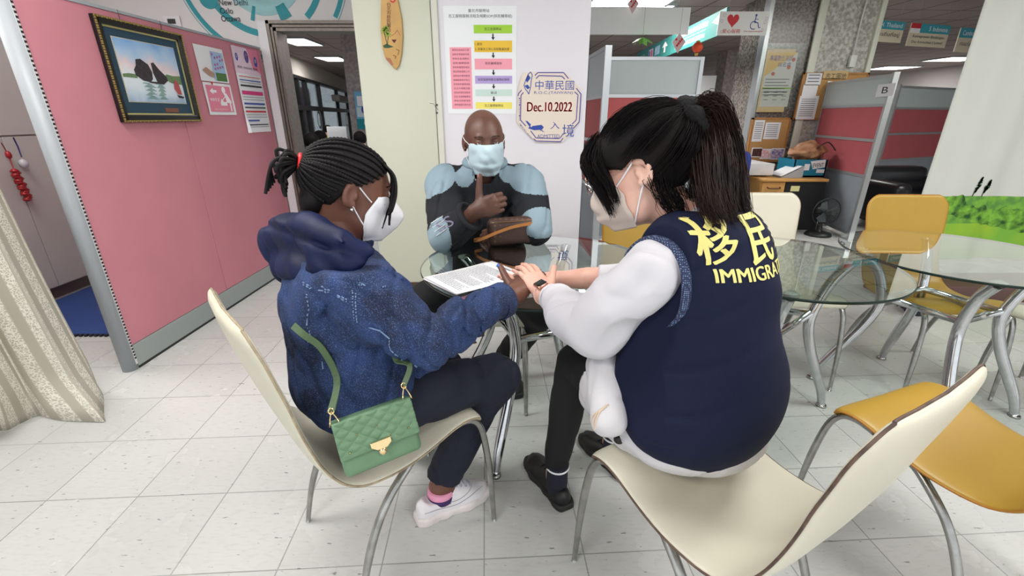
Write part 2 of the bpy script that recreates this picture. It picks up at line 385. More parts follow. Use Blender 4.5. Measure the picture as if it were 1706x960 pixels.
# ---------------------------------------------------------------- ceiling lamps
def lamp(x, y, w, d, label, power):
    r = thing('ceiling_light', label, 'ceiling light', (x, y, CEIL-.03), 'ceiling light panels')
    b = MB()
    for sx in (-1, 1): b.span((x+sx*w/2-.015, y-d/2, CEIL-.03), (x+sx*w/2+.015, y+d/2, CEIL))
    for sy in (-1, 1): b.span((x-w/2, y+sy*d/2-.015, CEIL-.03), (x+w/2, y+sy*d/2+.015, CEIL))
    b.build('frame', alu, r)
    MB().span((x-w/2, y-d/2, CEIL-.018), (x+w/2, y+d/2, CEIL-.004)).build('diffuser', M('lamp_diffuser', (255, 253, 250), .5, emit=6), r)
    if power:
        ld = bpy.data.lights.new('lamp_glow', 'AREA'); ld.shape = 'RECTANGLE'; ld.size = w; ld.size_y = d; ld.energy = power; ld.color = (1, .985, .96)
        lo = bpy.data.objects.new('lamp_glow', ld); COL.objects.link(lo); lo.parent = r; lo.location = (0, 0, -.012)
LNAMES = ['added out of view to brighten the cupboard and blue mat', 'behind the camera, left', 'behind the camera, right', 'over the lace curtain side', 'over the mustard chair in front', 'over the right photo edge', 'over the backdrop and rose partitions', 'behind the cream column', 'beyond the coral partitions', 'beyond partition B']
for i, (x, y) in enumerate(LAMPS): lamp(x, y, 1.2, .6, 'bright ceiling panel light '+LNAMES[i], LAMP_W*(.6 if i == 0 else 1))
p1 = AZ(500, 68, CEIL); far = [(p1.x, p1.y, .55, .9, 'left doorway: nearest bright ceiling panel in the hall beyond'), ]
p2 = AZ(554, 97, CEIL); far.append((p2.x, p2.y, .6, .9, 'left doorway: second bright ceiling panel, behind the nearest one'))
p = AZ(1055, -4, CEIL); far.append((p.x, p.y, 1.0, .7, 'bright ceiling panel half hidden above the blank white hanging board'))
for q, lb in (((1594, 97), 'long bright ceiling panel right below the Indonesia counter sign'), ((1555, 117), 'bright ceiling panel far behind partition B'), ((1545, 130), 'farthest small bright ceiling panel above the second grey partition'), ((1488, 112), 'small bright ceiling panel left above partition B'), ((1199, 136), 'bright ceiling panel over the ticket kiosk'), ((1243, 148), 'bright ceiling panel beside the granite column, above the green notice board')):
    p = AZ(q[0], q[1], CEIL); far.append((p.x, min(p.y, 20), 1.0, .9, lb))
for x, y, w, d, lb in far: lamp(x, y, w, d, lb, 22)
# ================================================================ PINK PARTITION (left)
P0 = V((-1.985, 2.046, 0)); P1 = V((-1.943, 3.86, 0)); dP = (P1-P0).normalized(); nP = V((dP.y, -dP.x, 0)); RP = Matrix.Rotation(math.atan2(dP.y, dP.x), 3, 'Z'); LP = (P1-P0).length; HP = 1.74
part = thing('office_partition', 'tall pink fabric office partition with grey end post, hung with a framed painting', 'partition', P0)
def pb(b, s0, s1, z0, z1, o0, o1, mat=None): b.box(P0+dP*(s0+s1)/2+nP*(o0+o1)/2+V((0, 0, (z0+z1)/2)), (s1-s0, o1-o0, z1-z0), RP, mat); return b
ss = (AP(340, 330, P0, P1)-P0).dot(dP)
for a, c in ((.012, ss-.002), (ss+.002, LP)): pb(MB(), a, c, .135, HP-.008, -.02, 0).build('fabric_panel', fabric_pink, part, bevel=.002)
pb(MB(), .012, LP, .015, .133, -.03, .003).build('kick_plate', M('kick_plate', (150, 158, 156), .5), part)
pb(MB(), .012, LP, 0, .016, -.03, .002).build('floor_gap_seal', black, part)
pb(MB(), -.012, LP, HP-.008, HP+.006, -.055, .004).build('top_cap', grey_tr, part)
b = MB(); c = P0+nP*-.035
b.lathe([(.037, 0), (.037, HP)], c, 20); b.build('end_post', grey_tr, part)
b = MB(); pb(b, -.001, .011, .03, HP-.01, -.014, .003); b.build('slotted_track', M('track_white', (205, 205, 205), .5), part)
b = MB()
for k in range(95): z = .06+k*.0175; pb(b, .001, .011, z, z+.009, -.002, .0042)
b.build('slots', M('slot_black', (30, 24, 26), .7), part)
pb(MB(), .012, LP, .135, HP-.01, -.055, -.035).build('rear_panel', fabric_pink, part)
# framed painting
U = dP; D = V((0, 0, -1))
A = AP(146, 18, P0, P1); B = AP(188, 205, P0, P1); C_ = AP(323, 203, P0, P1)
s0 = 2.392-2.046; s1 = (AP(303, 58, P0, P1)-P0).dot(dP); s1 = ((C_-P0).dot(dP)+s1)/2; z0, z1 = 1.222, 1.70
pf = thing('framed_painting', 'black and gilt framed painting of two rock islets and a red sailed junk', 'painting', P0+dP*s0+V((0, 0, z0)))
gold = M('gilt', (190, 168, 92), .35, .7); fblk = M('frame_black', (22, 20, 18), .35, noise=(60, .4)); 
w = s1-s0; h = z1-z0
b = MB(); fw = .036
for (a0, a1, b0, b1) in ((s0, s1, z0, z0+fw), (s0, s1, z1-fw, z1), (s0, s0+fw, z0, z1), (s1-fw, s1, z0, z1)): pb(b, a0, a1, b0, b1, .002, .026)
b.build('frame', fblk, pf, bevel=.004)
b = MB()
for (a0, a1, b0, b1) in ((s0+fw, s1-fw, z0+fw, z0+fw+.008), (s0+fw, s1-fw, z1-fw-.008, z1-fw), (s0+fw, s0+fw+.008, z0+fw, z1-fw), (s1-fw-.008, s1-fw, z0+fw, z1-fw)): pb(b, a0, a1, b0, b1, .004, .014)
b.build('gilt_fillet', M('gilt_pale', (214, 205, 140), .3, .5), pf)
b = MB(); e = .010      # carved gilt edge beads
nb_ = 44
for k in range(nb_):
    t_ = (k+.5)/nb_
    for (a, z) in ((s0+w*t_, z0+e*.6), (s0+w*t_, z1-e*.6), (s0+e*.6, z0+h*t_), (s1-e*.6, z0+h*t_)):
        pb(b, a-.0045, a+.003, z-.003-.002*(k % 2), z+.0035, .024, .030)
b.build('carved_edge', gold, pf)
pb(MB(), s0+fw, s1-fw, z0+fw, z1-fw, .004, .010).build('mount', M('mount_teal', (36, 66, 84), .7), pf)
m_ = .085; pb(MB(), s0+m_-.004, s1-m_+.004, z0+m_+.012, z1-m_+.004, .010, .013).build('inner_slip', M('slip', (190, 184, 160), .5), pf)
cv = M('canvas_sky', (150, 180, 205), .6); nt, N, L, bs = nodes(cv)
tc = N.new('ShaderNodeTexCoord'); sp = N.new('ShaderNodeSeparateXYZ'); L.new(tc.outputs['Object'], sp.inputs[0]); mr = N.new('ShaderNodeMapRange'); mr.inputs['From Min'].default_value = .1; mr.inputs['From Max'].default_value = .4
nz = N.new('ShaderNodeTexNoise'); nz.inputs['Scale'].default_value = 9; L.new(tc.outputs['Object'], nz.inputs['Vector'])
L.new(math_node(nt, 'ADD', sp.outputs[2], math_node(nt, 'MULTIPLY', math_node(nt, 'SUBTRACT', nz.outputs['Fac'], .5), .14)), mr.inputs['Value']); cr = N.new('ShaderNodeValToRGB'); L.new(mr.outputs[0], cr.inputs[0]); cr.color_ramp.elements[0].color = lin((150, 175, 200))+(1,); cr.color_ramp.elements[1].color = lin((120, 165, 215))+(1,)
for pos, cc in ((.2, (205, 218, 226)), (.42, (218, 226, 232)), (.55, (225, 205, 208)), (.75, (170, 196, 222))):
    e_ = cr.color_ramp.elements.new(pos); e_.color = lin(cc)+(1,)
L.new(cr.outputs[0], bs.inputs['Base Color'])
pb(MB(), s0+m_, s1-m_, z0+m_+.016, z1-m_, .013, .0145).build('canvas', cv, pf)
S = Sheet(P0+dP*(s0+m_)+V((0, 0, z1-m_))+nP*.0147, U, D, nP); iw = w-2*m_; ih = h-2*m_-.016
grn = M('far_islands', (110, 140, 96), .8, noise=(80, .3)); rk = M('painted_rock', (62, 54, 58), .8, noise=(70, .5)); rfl = M('reflection_green', (110, 150, 140), .8); junk = M('junk_red', (176, 84, 84), .7)
S.poly([(0, ih*.56), (iw*.1, ih*.54), (iw*.22, ih*.55), (iw*.22, ih*.61), (0, ih*.61)], grn)
S.poly([(iw*.66, ih*.57), (iw*.74, ih*.49), (iw*.86, ih*.51), (iw, ih*.5), (iw, ih*.66), (iw*.8, ih*.64)], grn)
for k in range(14):
    S.line([(iw*(.28+.1*((k*7) % 10)/10), ih*(.68+.02*k)), (iw*(.4+.1*((k*3) % 10)/10), ih*(.68+.02*k))], .0035, rfl); S.line([(iw*(.5+.06*((k*7) % 10)/10), ih*(.68+.02*k)), (iw*(.6+.06*((k*3) % 10)/10), ih*(.68+.02*k))], .0035, rfl)
S.poly([(iw*.26, ih*.30), (iw*.34, ih*.28), (iw*.45, ih*.36), (iw*.485, ih*.48), (iw*.47, ih*.60), (iw*.42, ih*.66), (iw*.3, ih*.64), (iw*.2, ih*.56), (iw*.19, ih*.48), (iw*.24, ih*.4)], rk)
S.poly([(iw*.5, ih*.33), (iw*.55, ih*.31), (iw*.62, ih*.42), (iw*.72, ih*.53), (iw*.74, ih*.6), (iw*.64, ih*.68), (iw*.54, ih*.66), (iw*.5, ih*.5)], rk)
S.poly([(iw*.4, ih*.645), (iw*.62, ih*.645), (iw*.62, ih*.675), (iw*.4, ih*.67)], rk)
S.poly([(iw*.82, ih*.74), (iw*.84, ih*.62), (iw*.88, ih*.56), (iw*.93, ih*.66), (iw*.945, ih*.84), (iw*.87, ih*.84)], junk); S.poly([(iw*.84, ih*.85), (iw*.98, ih*.88), (iw*.95, ih*.91), (iw*.87, ih*.90)], rk)
S.build('picture_print', pf)
pb(MB(), s0+w*.55, s0+w*.72, z0+fw+.014, z0+fw+.036, .010, .013).build('name_plate', M('plate_copper', (120, 72, 52), .5), pf)
b = MB()
for t_ in (.3, .78):
    b.tube([P0+dP*(s0+w*t_)+nP*.006+V((0, 0, z1-.004)), P0+dP*(s0+w*t_)+nP*.006+V((0, 0, HP+.006)), P0+dP*(s0+w*t_)-nP*.01+V((0, 0, HP+.009))], .0016, 6)
b.build('hanging_hook', chrome, pf)
# two notices and one poster on the partition
def wall_sheet(name, label, cat, s_a, s_b, za, zb, mat, off=.002, skew=0):
    O = P0+dP*s_a+V((0, 0, zb))+nP*off
    b = MB(); w_ = s_b-s_a; h_ = zb-za
    b.grid(lambda u, v: O+dP*(u*w_)+V((0, 0, -v*h_))+nP*(.004*math.sin(u*3+v*2)**2+.002), 8, 8); o = b.build(name, mat); tag(o, label, cat)
    return o, Sheet(O+nP*.0062, dP, V((0, 0, -1)), nP), w_, h_
def sq(px, py): return (AP(px, py, P0, P1)-P0).dot(dP), AP(px, py, P0, P1).z
sa, zb = sq(319, 72); sb, _ = sq(372, 85); za = sq(330, 135)[1]; sa2 = (sa+sq(334, 136)[0])/2; sb2 = (sb+sq(377, 137)[0])/2
o, S, w_, h_ = wall_sheet('wall_notice', 'white sheet with a flower photo, upper of the two small notices on pink partition', 'notice', sa2, sb2, za+.005, zb, paper)
hand_p = M('print_hand', (176, 140, 120), .8); flow = M('print_flower', (176, 100, 160), .8); sky_p = M('print_sky', (160, 190, 220), .8); grass_p = M('print_grass', (76, 120, 60), .8)
S.rect(w_*.5, h_*.12, w_*.44, h_*.84, sky_p, 1); S.rect(w_*.55, h_*.72, w_*.39, h_*.24, grass_p, 1)
for k in range(12): S.ell(w_*(.55+.36*((k*37) % 100)/100), h_*(.2+.5*((k*53) % 100)/100), .009, .008, flow)
S.k += 1; S.poly([(w_*.1, h_*.7), (w_*.25, h_*.6), (w_*.5, h_*.75), (w_*.48, h_*.86), (w_*.3, h_*.84)], hand_p); p_ = S.build('photo_print', o); 
o2, S, w2, h2 = wall_sheet('wall_notice', 'pink nursing room notice with arrow, lower of the two small notices on pink partition', 'notice', sa2+.01, sb2+.01, za-(zb-za)*.93, za-.002, paper)
wpr = M('print_white', (240, 236, 240), .8); npk = M('notice_pink', (222, 128, 150), .7)
S.rect(w2*.06, h2*.08, w2*.86, h2*.82, npk, 1); S.poly([(w2*.16, h2*.26), (w2*.28, h2*.16), (w2*.28, h2*.22), (w2*.4, h2*.22), (w2*.4, h2*.3), (w2*.28, h2*.3), (w2*.28, h2*.36)], wpr)
S.ell(w2*.66, h2*.2, w2*.07, w2*.07, wpr); S.poly([(w2*.62, h2*.28), (w2*.74, h2*.3), (w2*.88, h2*.55), (w2*.88, h2*.62), (w2*.7, h2*.6), (w2*.68, h2*.42)], wpr); S.rect(w2*.8, h2*.6, w2*.05, h2*.28, wpr); S.line([(w2*.68, h2*.4), (w2*.56, h2*.52), (w2*.5, h2*.5)], .006, wpr); S.rect(w2*.46, h2*.58, w2*.24, h2*.12, wpr); S.ell(w2*.53, h2*.56, w2*.05, w2*.03, wpr)
S.text(w2*.12, h2*.47, h2*.1, '哺集乳室', wpr, w2*.32); S.text(w2*.2, h2*.8, h2*.05, 'Nursing Room', wpr, w2*.5); S.ell(w2*.3, h2*.02, .008, .01, red); S.build('print', o2)
sa, zb = sq(372, 72); sb, _ = sq(427, 92); zl = sq(450, 219)[1]; sb = (sb+sq(450, 218)[0])/2; sa = (sa+sq(420, 190)[0])/2-.02
o, S, w_, h_ = wall_sheet('wall_poster', 'tall pink and blue information poster with curled corner, beside the doorway', 'poster', sa, sb, zl, zb, paper)
lp = M('poster_lilac', (226, 200, 216), .7)
S.rect(0, 0, w_, h_*.3, lp, 1); S.poly([(w_*.55, 0), (w_, 0), (w_, h_*.28), (w_*.7, h_*.22)], pink_p)
for (x, y, r_, mm) in ((.12, .12, .016, blue_p), (.5, .1, .026, purple_p), (.85, .14, .022, blue_p)): S.ell(w_*x, h_*y, r_, r_*1.6, mm); S.ell(w_*x, h_*(y-.01), r_*.55, r_*.7, lp)
S.text(w_*.08, h_*.215, h_*.03, '移民 ONLINE 服務', ink, w_*.8)
S.k += 1
for k, (y, mm, hh) in enumerate(((.33, red, .008), (.37, blue_p, .012), (.40, inkg, .006), (.43, ink, .02), (.50, M('magenta', (206, 52, 120), .7), .045), (.57, inkg, .006), (.6, inkg, .006), (.64, blue_p, .022), (.69, ink, .015), (.735, red, .02), (.78, inkg, .006), (.81, inkg, .006), (.845, blue_p, .02), (.9, ink, .012), (.93, inkg, .006))): S.rect(w_*.06, h_*y, w_*(.86 if k != 12 else .5), h_*hh, mm)
S.build('print', o)
b = MB(); O = P0+dP*sa+V((0, 0, zl))+nP*.012; b.tube([O+dP*.0+V((0, 0, .14)), O+dP*.02+V((0, 0, .0))], [.006, .013], 12); t_ = b.build('curled_corner', paper); t_.parent = o
# board above: teal ring graphics and city names
S = Sheet((-3.2, DY-.001, 2.16), (1, 0, 0), (0, 0, -1), (0, -1, 0)); 
def sx(px, py=20):
    q = AY(px, py, DY-.001); return q.x+3.2, 2.16-q.z
cx, cy = sx(430, -60)
def clip_ring(r, w, mm, a0, a1, n):
    lim = lambda p: (2.16-p[1]) > 1.935 or (p[0]-3.2 < DX-.15 and (2.16-p[1]) > 1.6)
    P_ = [(cx+r*math.cos(math.radians(a0+(a1-a0)*i/n)), cy+r*math.sin(math.radians(a0+(a1-a0)*i/n))) for i in range(n+1)]
    for p, q in zip(P_[:-1], P_[1:]):
        if lim((p[0], p[1]+w*.4)) and lim((q[0], q[1]+w*.4)): S.line([p, q], w, mm, 0)
    S.k += 1
tl2 = M('teal_pale', (150, 196, 200), .6)
for r0, r1, mm, a0, a1 in ((.60, .635, teal, 10, 170), (.645, .65, teal, 10, 170), (.43, .475, teal, 5, 175), (.22, .33, tl2, 10, 165), (.16, .22, teal, 0, 180)): clip_ring((r0+r1)/2, r1-r0, mm, a0, a1, 240)
for a0, a1 in ((60, 110),): clip_ring(.33, .10, teal, a0, a1, 120)
x, y = sx(350, 10); S.ell(x, y-.05, .07, .07, teal, 30, step=1)
for t_, q in (('New Delhi', (364, -1)), ('Oslo', (366, 13)), ('Ottawa', (368, 26))):
    x, y = sx(*q); S.text(x, y, .040, t_, ink, .040*len(t_)*.60)
g_ = S.build('board_graphics'); g_['kind'] = 'structure'; g_.name = 'trim_3'
x0 = AY(271, 26, DY-.01); b = MB().span((x0.x, DY-.014, x0.z-.075), (x0.x+.125, DY, x0.z+.0)); o = b.build('wall_socket', M('socket', (216, 214, 218), .4), bevel=.003); tag(o, 'white wall socket plate with dark insert above the pink partition', 'socket'); q = MB().span((x0.x+.03, DY-.016, x0.z-.055), (x0.x+.09, DY-.012, x0.z-.022)).build('insert', black); q.parent = o
# ================================================================ CABINET, MAT, CURTAIN (left edge)
cb = thing('storage_cabinet', 'tall pale grey cupboard with flat doors behind the lace curtain', 'cabinet', (-3.6, 2.9, 0)); cab_m = M('cabinet_grey', (196, 192, 188), .5, noise=(2, .04))
MB().span((-3.85, 1.4, .09), (-3.32, 3.85, 2.2)).build('body', cab_m, cb)
MB().span((-3.80, 1.42, 0), (-3.36, 3.83, .09)).build('plinth', M('plinth', (92, 84, 86), .6), cb)
ys = [1.4, 2.2, 3.03, 3.83]
for i in range(3):
    MB().span((-3.318, ys[i]+.003, .1), (-3.298, ys[i+1]-.003, 1.125)).build('door', cab_m, cb, bevel=.002)
    d_ = MB().span((-3.318, ys[i]+.003, 1.135), (-3.298, ys[i+1]-.003, 2.19)).build('door', cab_m, cb, bevel=.002)
    MB().lathe([(.001, 0), (.012, .0), (.012, .012), (.001, .014)], (-3.298, ys[i+1]-.12, 1.19), 12, V((1, 0, 0))).build('knob', M('knob', (130, 126, 120), .4, .6), d_)
def X(px, py, x=-3.265): d = ray(px, py); return V((0, 0, CAMH))+d*(x/d.x)
redg = M('ornament_red', (170, 30, 36), .4, noise=(60, .4))
t = thing('hanging_charm', 'red knotted charm with long tassel hanging on the cupboard door', 'ornament', X(12, 250))
a = X(2, 238); b_ = X(14, 258); c_ = X(24, 285); d_ = X(47, 340)
MB().tube([a, b_, c_], .003, 6).build('cord', redg, t); MB().lathe([(.001, -.028), (.014, -.016), (.017, 0), (.012, .018), (.001, .026)], b_, 12).build('knot', redg, t)
b = MB(); 
for k in range(16):
    f = k/16; p = c_.lerp(V((c_.x, c_.y+.02, c_.z-.20)), f); b.lathe([(.001, -.014), (.02, -.008), (.024, 0), (.014, .012), (.001, .016)], p+V((0, .008*math.sin(k*2), 0)), 8)
b.build('tassel', redg, t)
t = thing('key_charm', 'small clear pendant on a dark blue cord hanging on the cupboard', 'ornament', X(25, 232))
MB().tube([X(22, 229), X(30, 245), X(36, 262)], .004, 6).build('cord', M('cord_blue', (40, 44, 100), .7), t); MB().lathe([(.001, -.035), (.02, -.025), (.026, 0), (.018, .02), (.001, .028)], X(39, 272), 14).build('pendant', M('pendant', (190, 190, 195), .2), t)
o = MB().span((-3.29, 2.43, 0), (-2.05, 3.25, .014), None, .004).build('foam_mat', M('mat_blue', (38, 66, 128), .8, noise=(4, .1), bump=(300, .5))); tag(o, 'dark blue foam play mat on the floor behind the partition', 'mat')
b = MB()
for k in range(40): b.span((-3.28+k*.031, 2.412, .0005), (-3.265+k*.031, 2.431, .013))
q = b.build('jigsaw_edge', M('mat_dark', (30, 30, 42), .8)); q.parent = o
# play blocks showing through the lace
for z, mm, lb in ((.0, M('block_yellow', (226, 186, 60), .6), 'yellow foam block lowest of a stack seen through the lace'), (.26, M('block_blue', (60, 96, 190), .6), 'blue foam block in a stack seen through the lace'), (.52, M('block_red', (205, 50, 60), .6), 'red foam block topmost of a stack seen through the lace')):
    o = MB().span((-3.22, 1.92, z), (-2.84, 2.30, z+.259), None, .015).build('foam_block', mm); tag(o, lb, 'block', 'foam blocks behind the curtain')
def lace_mat():
    m = M('lace', (222, 216, 196), .85); nt, N, L, bs = nodes(m); tc = N.new('ShaderNodeTexCoord'); uvn = tc.outputs['UV']
    sp = N.new('ShaderNodeSeparateXYZ'); L.new(uvn, sp.inputs[0])
    # vertical bands of dense floral lace between sheer bands
    band = math_node(nt, 'SINE', math_node(nt, 'MULTIPLY', sp.outputs[0], 2*math.pi/.062)); bm_ = N.new('ShaderNodeMapRange'); bm_.inputs['From Min'].default_value = -.45; bm_.inputs['From Max'].default_value = -.1; L.new(band, bm_.inputs['Value'])
    v = N.new('ShaderNodeTexVoronoi'); v.inputs['Scale'].default_value = 110; L.new(uvn, v.inputs['Vector']); v.feature = 'DISTANCE_TO_EDGE'
    v2 = N.new('ShaderNodeTexVoronoi'); v2.inputs['Scale'].default_value = 62; L.new(uvn, v2.inputs['Vector'])
    vm = N.new('ShaderNodeMapRange'); vm.inputs['From Min'].default_value = .08; vm.inputs['From Max'].default_value = .16; vm.inputs['To Min'].default_value = 1; vm.inputs['To Max'].default_value = .35; L.new(v.outputs['Distance'], vm.inputs['Value'])
    fl = N.new('ShaderNodeMapRange'); fl.inputs['From Min'].default_value = .25; fl.inputs['From Max'].default_value = .45; fl.inputs['To Min'].default_value = 1; fl.inputs['To Max'].default_value = 0; L.new(v2.outputs['Distance'], fl.inputs['Value'])
    dense = math_node(nt, 'MAXIMUM', vm.outputs[0], fl.outputs[0]); dense = math_node(nt, 'MULTIPLY', dense, bm_.outputs[0])
    al = math_node(nt, 'MAXIMUM', dense, .74); al = math_node(nt, 'MINIMUM', al, 1.0); L.new(al, bs.inputs['Alpha'])
    x = N.new('ShaderNodeMix'); x.data_type = 'RGBA'; L.new(dense, x.inputs['Factor']); x.inputs['A'].default_value = lin((186, 180, 164))+(1,); x.inputs['B'].default_value = lin((222, 218, 206))+(1,); L.new(x.outputs['Result'], bs.inputs['Base Color'])
    return m
def drape(name, A, B, z0, z1, nf, amp, flare, mat, label, cat, nu=160, nv=40, gather=0.0):
    A = V(A); B = V(B); d = (B-A); Lh = d.length; d.normalize(); n = V((d.y, -d.x, 0)); b = MB(); me_uv = []
    def P(u, v):
        fl = 1+flare*(1-v)**3; ph = 2*math.pi*nf*u+.7*math.sin(5*u)+.5*math.sin(3*v+u*4)
        a_ = amp*(.5+.5*(1-v))*(1+.3*math.sin(9*u)); puddle = .15*max(0, .07-v)/.07
        return A+d*(Lh*(u-.5)*fl+Lh*.5-gather*v*(u-.5)*Lh+.012*math.sin(2*ph))+n*(a_*math.sin(ph)+puddle*math.sin(ph*.5+1))+V((0, 0, z0+(z1-z0)*v))
    b.grid(P, nu, nv); o = b.build(name, mat, solid=.0015); me = o.data; uv = me.uv_layers.new(name='u'); 
    U_ = np.zeros((len(me.loops), 2)); vi = np.zeros(len(me.loops), int); me.loops.foreach_get('vertex_index', vi); U_[:, 0] = (vi//(nv+1))/nu*Lh*1.7; U_[:, 1] = (vi % (nv+1))/nv*(z1-z0); uv.data.foreach_set('uv', U_.ravel())
    tag(o, label, cat); return o
drape('lace_curtain', (-2.56, .62, 0), (-1.97, 1.74, 0), .004, 2.35, 7, .065, .15, lace_mat(), 'cream lace curtain with floral bands pooling on the floor', 'curtain')
# ================================================================ WHITE WALL ITEMS
def wsheet(pts_tl, z_top=None): pass
def YS(name, label, cat, x0, x1, z0, z1, y, mat, off=.003, poly=None):
    b = MB()
    if poly: b.prism([V((p[0], y-off, p[1])) for p in poly], (0, 1, 0), off)
    else: b.span((x0, y-off, z0), (x1, y-.0002, z1))
    o = b.build(name, mat); tag(o, label, cat); return o, Sheet((x0, y-off, z1), (1, 0, 0), (0, 0, -1), (0, -1, 0))
a = AY(738, 10, WY); b_ = AY(860, 191, WY); x0, x1, z1, z0 = a.x, b_.x, a.z, b_.z+.005
o, S, = YS('flow_chart_poster', 'white flow chart poster with coloured boxes on the white wall above the man', 'poster', x0, x1, z0, z1, WY, M('poster_paper', (232, 236, 238), .55))
w = x1-x0; h = z1-z0
S.text(w*.34, h*.025, h*.03, '臺北市服務站', ink, w*.29); S.text(w*.07, h*.072, h*.035, '志工服務服務流程及規範SOP(移民輔導組)', ink, w*.87)
S.k += 1
rows = [(.165, .075, green_p, ['志工至服務站']), (.305, .105, orange_p, ['1. 簽到', '2. 穿著志工背心及配戴識別證']), (.47, .10, M('poster_pink', (240, 160, 176), .7), ['移民輔導諮詢']), (.63, .075, violet_p, ['核發服務時數及服務紀錄冊']), (.76, .065, mint_p, ['簽退']), (.885, .065, yellow_p, ['志工離開服務站'])]
for i, (y, hh, mm, ls) in enumerate(rows):
    S.rect(w*.41, h*y, w*.53, h*hh, mm)
    if i < 5: ny = rows[i+1][0]; S.rect(w*.665, h*(y+hh+.004), w*.018, h*(ny-y-hh-.03), ink); S.poly([(w*.65, h*(ny-.03)), (w*.70, h*(ny-.03)), (w*.675, h*(ny-.004))], ink, 0)
S.rect(w*.065, h*.365, w*.30, h*.585, M('poster_pink', (240, 160, 176), .7), 1)
for y, hh, mm, ls in rows:
    for k, tx in enumerate(ls):
        if len(ls) == 1: S.text(w*.675, h*(y+hh*.3), h*.026, tx, ink, w*min(.46, .036*len(tx)+.02), center=True)
        else: S.text(w*.42, h*(y+.018+k*.046), h*.026, tx, ink, w*(.1 if k == 0 else .48))
lines = ['服務台諮詢及引導', '協助民眾填寫申請', '表格及各項資料', '協助通譯服務', '新住民關懷訪視及', '電話問候服務工作', '協助站內環境整理', '維護服務秩序安全', '宣導移民輔導措施', '及法令相關活動', '協助辦理家庭教育', '及生活適應輔導班', '其他交辦事項等', '準時值勤及簽到退']
for k, tx in enumerate(lines): S.text(w*.10, h*(.38+.04*k), h*.02, tx, M('print_maroon', (130, 60, 80), .8), w*.235)
S.build('print', o)
# admitted stamp sign: octagonal board, y slightly off the wall
def sp_(px, py): q = AY(px, py, WY-.012); return q.x, q.z
oc = [(885, 120), (943, 122), (967, 148), (964, 205), (937, 237), (893, 237), (861, 205), (863, 150), (868, 130), (872, 121)]
poly = [sp_(*q) for q in oc]
st = MB().prism([V((x, WY-.012, z)) for x, z in poly], (0, 1, 0), .010).build('entry_stamp_sign', M('stamp_cream', (226, 214, 200), .6)); tag(st, 'octagonal wall sign like a passport stamp reading ADMITTED with a red date', 'sign')
S = Sheet((0, WY-.0122, 0), (1, 0, 0), (0, 0, -1), (0, -1, 0))
def q_(px, py): x, z = sp_(px, py); return (x, -z)
ip = M('stamp_ink', (72, 66, 150), .6); ib = M('stamp_blue', (40, 72, 160), .6); rd = M('stamp_red', (226, 40, 48), .5)
for pth in ([(891, 126), (896, 121), (939, 121), (947, 131)], [(893, 131), (898, 126), (936, 127), (941, 132)], [(960, 147), (968, 157), (965, 203), (955, 214)], [(957, 153), (963, 158), (960, 200), (953, 207)],
            [(938, 230), (934, 236), (893, 235), (889, 231)], [(884, 218), (893, 230), (932, 231), (937, 225)], [(872, 154), (868, 159), (867, 200), (876, 210)], [(869, 150), (864, 156), (863, 160)]):
    S.line([q_(*p) for p in pth], .006, ip)
def st_text(px0, py0, px1, py1, t_, mm):
    a, b_ = q_(px0, py0), q_(px1, py1); S.text(a[0], a[1], b_[1]-a[1], t_, mm, b_[0]-a[0])
st_text(892, 134, 956, 150, '中華民國', ib); st_text(890, 152, 954, 158, 'R.O.C.(TAIWAN)', ip); st_text(895, 224, 932, 230, 'ADMITTED', ip)
# serif date drawn with stems and serifs via bold strokes
st_text(878, 170, 953, 186, 'Dec.10.2022|b', rd)
st_text(917, 203, 932, 215, '入', ib); st_text(937, 207, 956, 228, '境', ib)
tw = [(884, 120), (887, 125), (885, 134), (884, 145), (881, 157), (879, 153), (875, 148), (873, 142), (876, 133), (880, 124)]
S.line([q_(*p) for p in tw+[tw[0]]], .005, ib); S.poly([q_(*p) for p in ((880, 124), (876, 133), (878, 138), (884, 130))], ib); S.poly([q_(*p) for p in ((874, 143), (879, 141), (883, 146), (879, 149))], ib)
S.poly([q_(*p) for p in ((875, 201), (879, 202), (887, 210), (902, 208), (906, 212), (903, 216), (890, 217), (880, 214), (882, 211))], ib); S.poly([q_(*p) for p in ((896, 215), (900, 217), (908, 221), (903, 217))], ib)
S.ell(*q_(885, 210), .006, .007, M('stamp_cream', (226, 214, 200), .6))
for k, ch in enumerate('IMMIGRATION'): S.text(q_(864.5, 162)[0], q_(864, 163+k*3.6)[1], .008, ch, ip, .008)
for k, ch in enumerate('AIRPORT ENTRY'):
    if ch != ' ': x, y = q_(866+k*1.7, 205+k*2.1); S.text(x, y, .008, ch, ip, .007, ang=.8)
S.build('print', st)
# palm tree wooden plaque on the column
PY_ = WY-.03
pl = [(636, -30), (634, 20), (634, 50), (637, 80), (642, 98), (648, 104), (655, 112), (660, 116), (665, 108), (669, 90), (671, 60), (669, 30), (662, -4), (655, -30)]
pp = [AY(x, y, PY_-.02) for x, y in pl]
o = MB().prism(pp, (0, 1, 0), .018).build('wooden_plaque', M('plaque_wood', (200, 158, 88), .5, noise=(7, .2)), bevel=.004); tag(o, 'surfboard shaped wooden plaque painted with palm trees on the cream column', 'plaque')
S = Sheet((0, PY_-.0205, 0), (1, 0, 0), (0, 0, -1), (0, -1, 0))
def q2(px, py): p = AY(px, py, PY_-.0205); return (p.x, -p.z)
mar = M('plaque_ink', (90, 32, 36), .7); lf = M('palm_green', (120, 160, 50), .7); dg = M('palm_dark', (50, 84, 56), .7); br = M('plaque_brown', (160, 96, 60), .7)
S.line([q2(*p) for p in ((650, 1), (655, 4), (659, 0))], .008, red)
for k, ch in enumerate('台北市移民署站'): a_ = q2(644, 4+k*7); S.text(a_[0], a_[1], .022, ch, mar, .026)
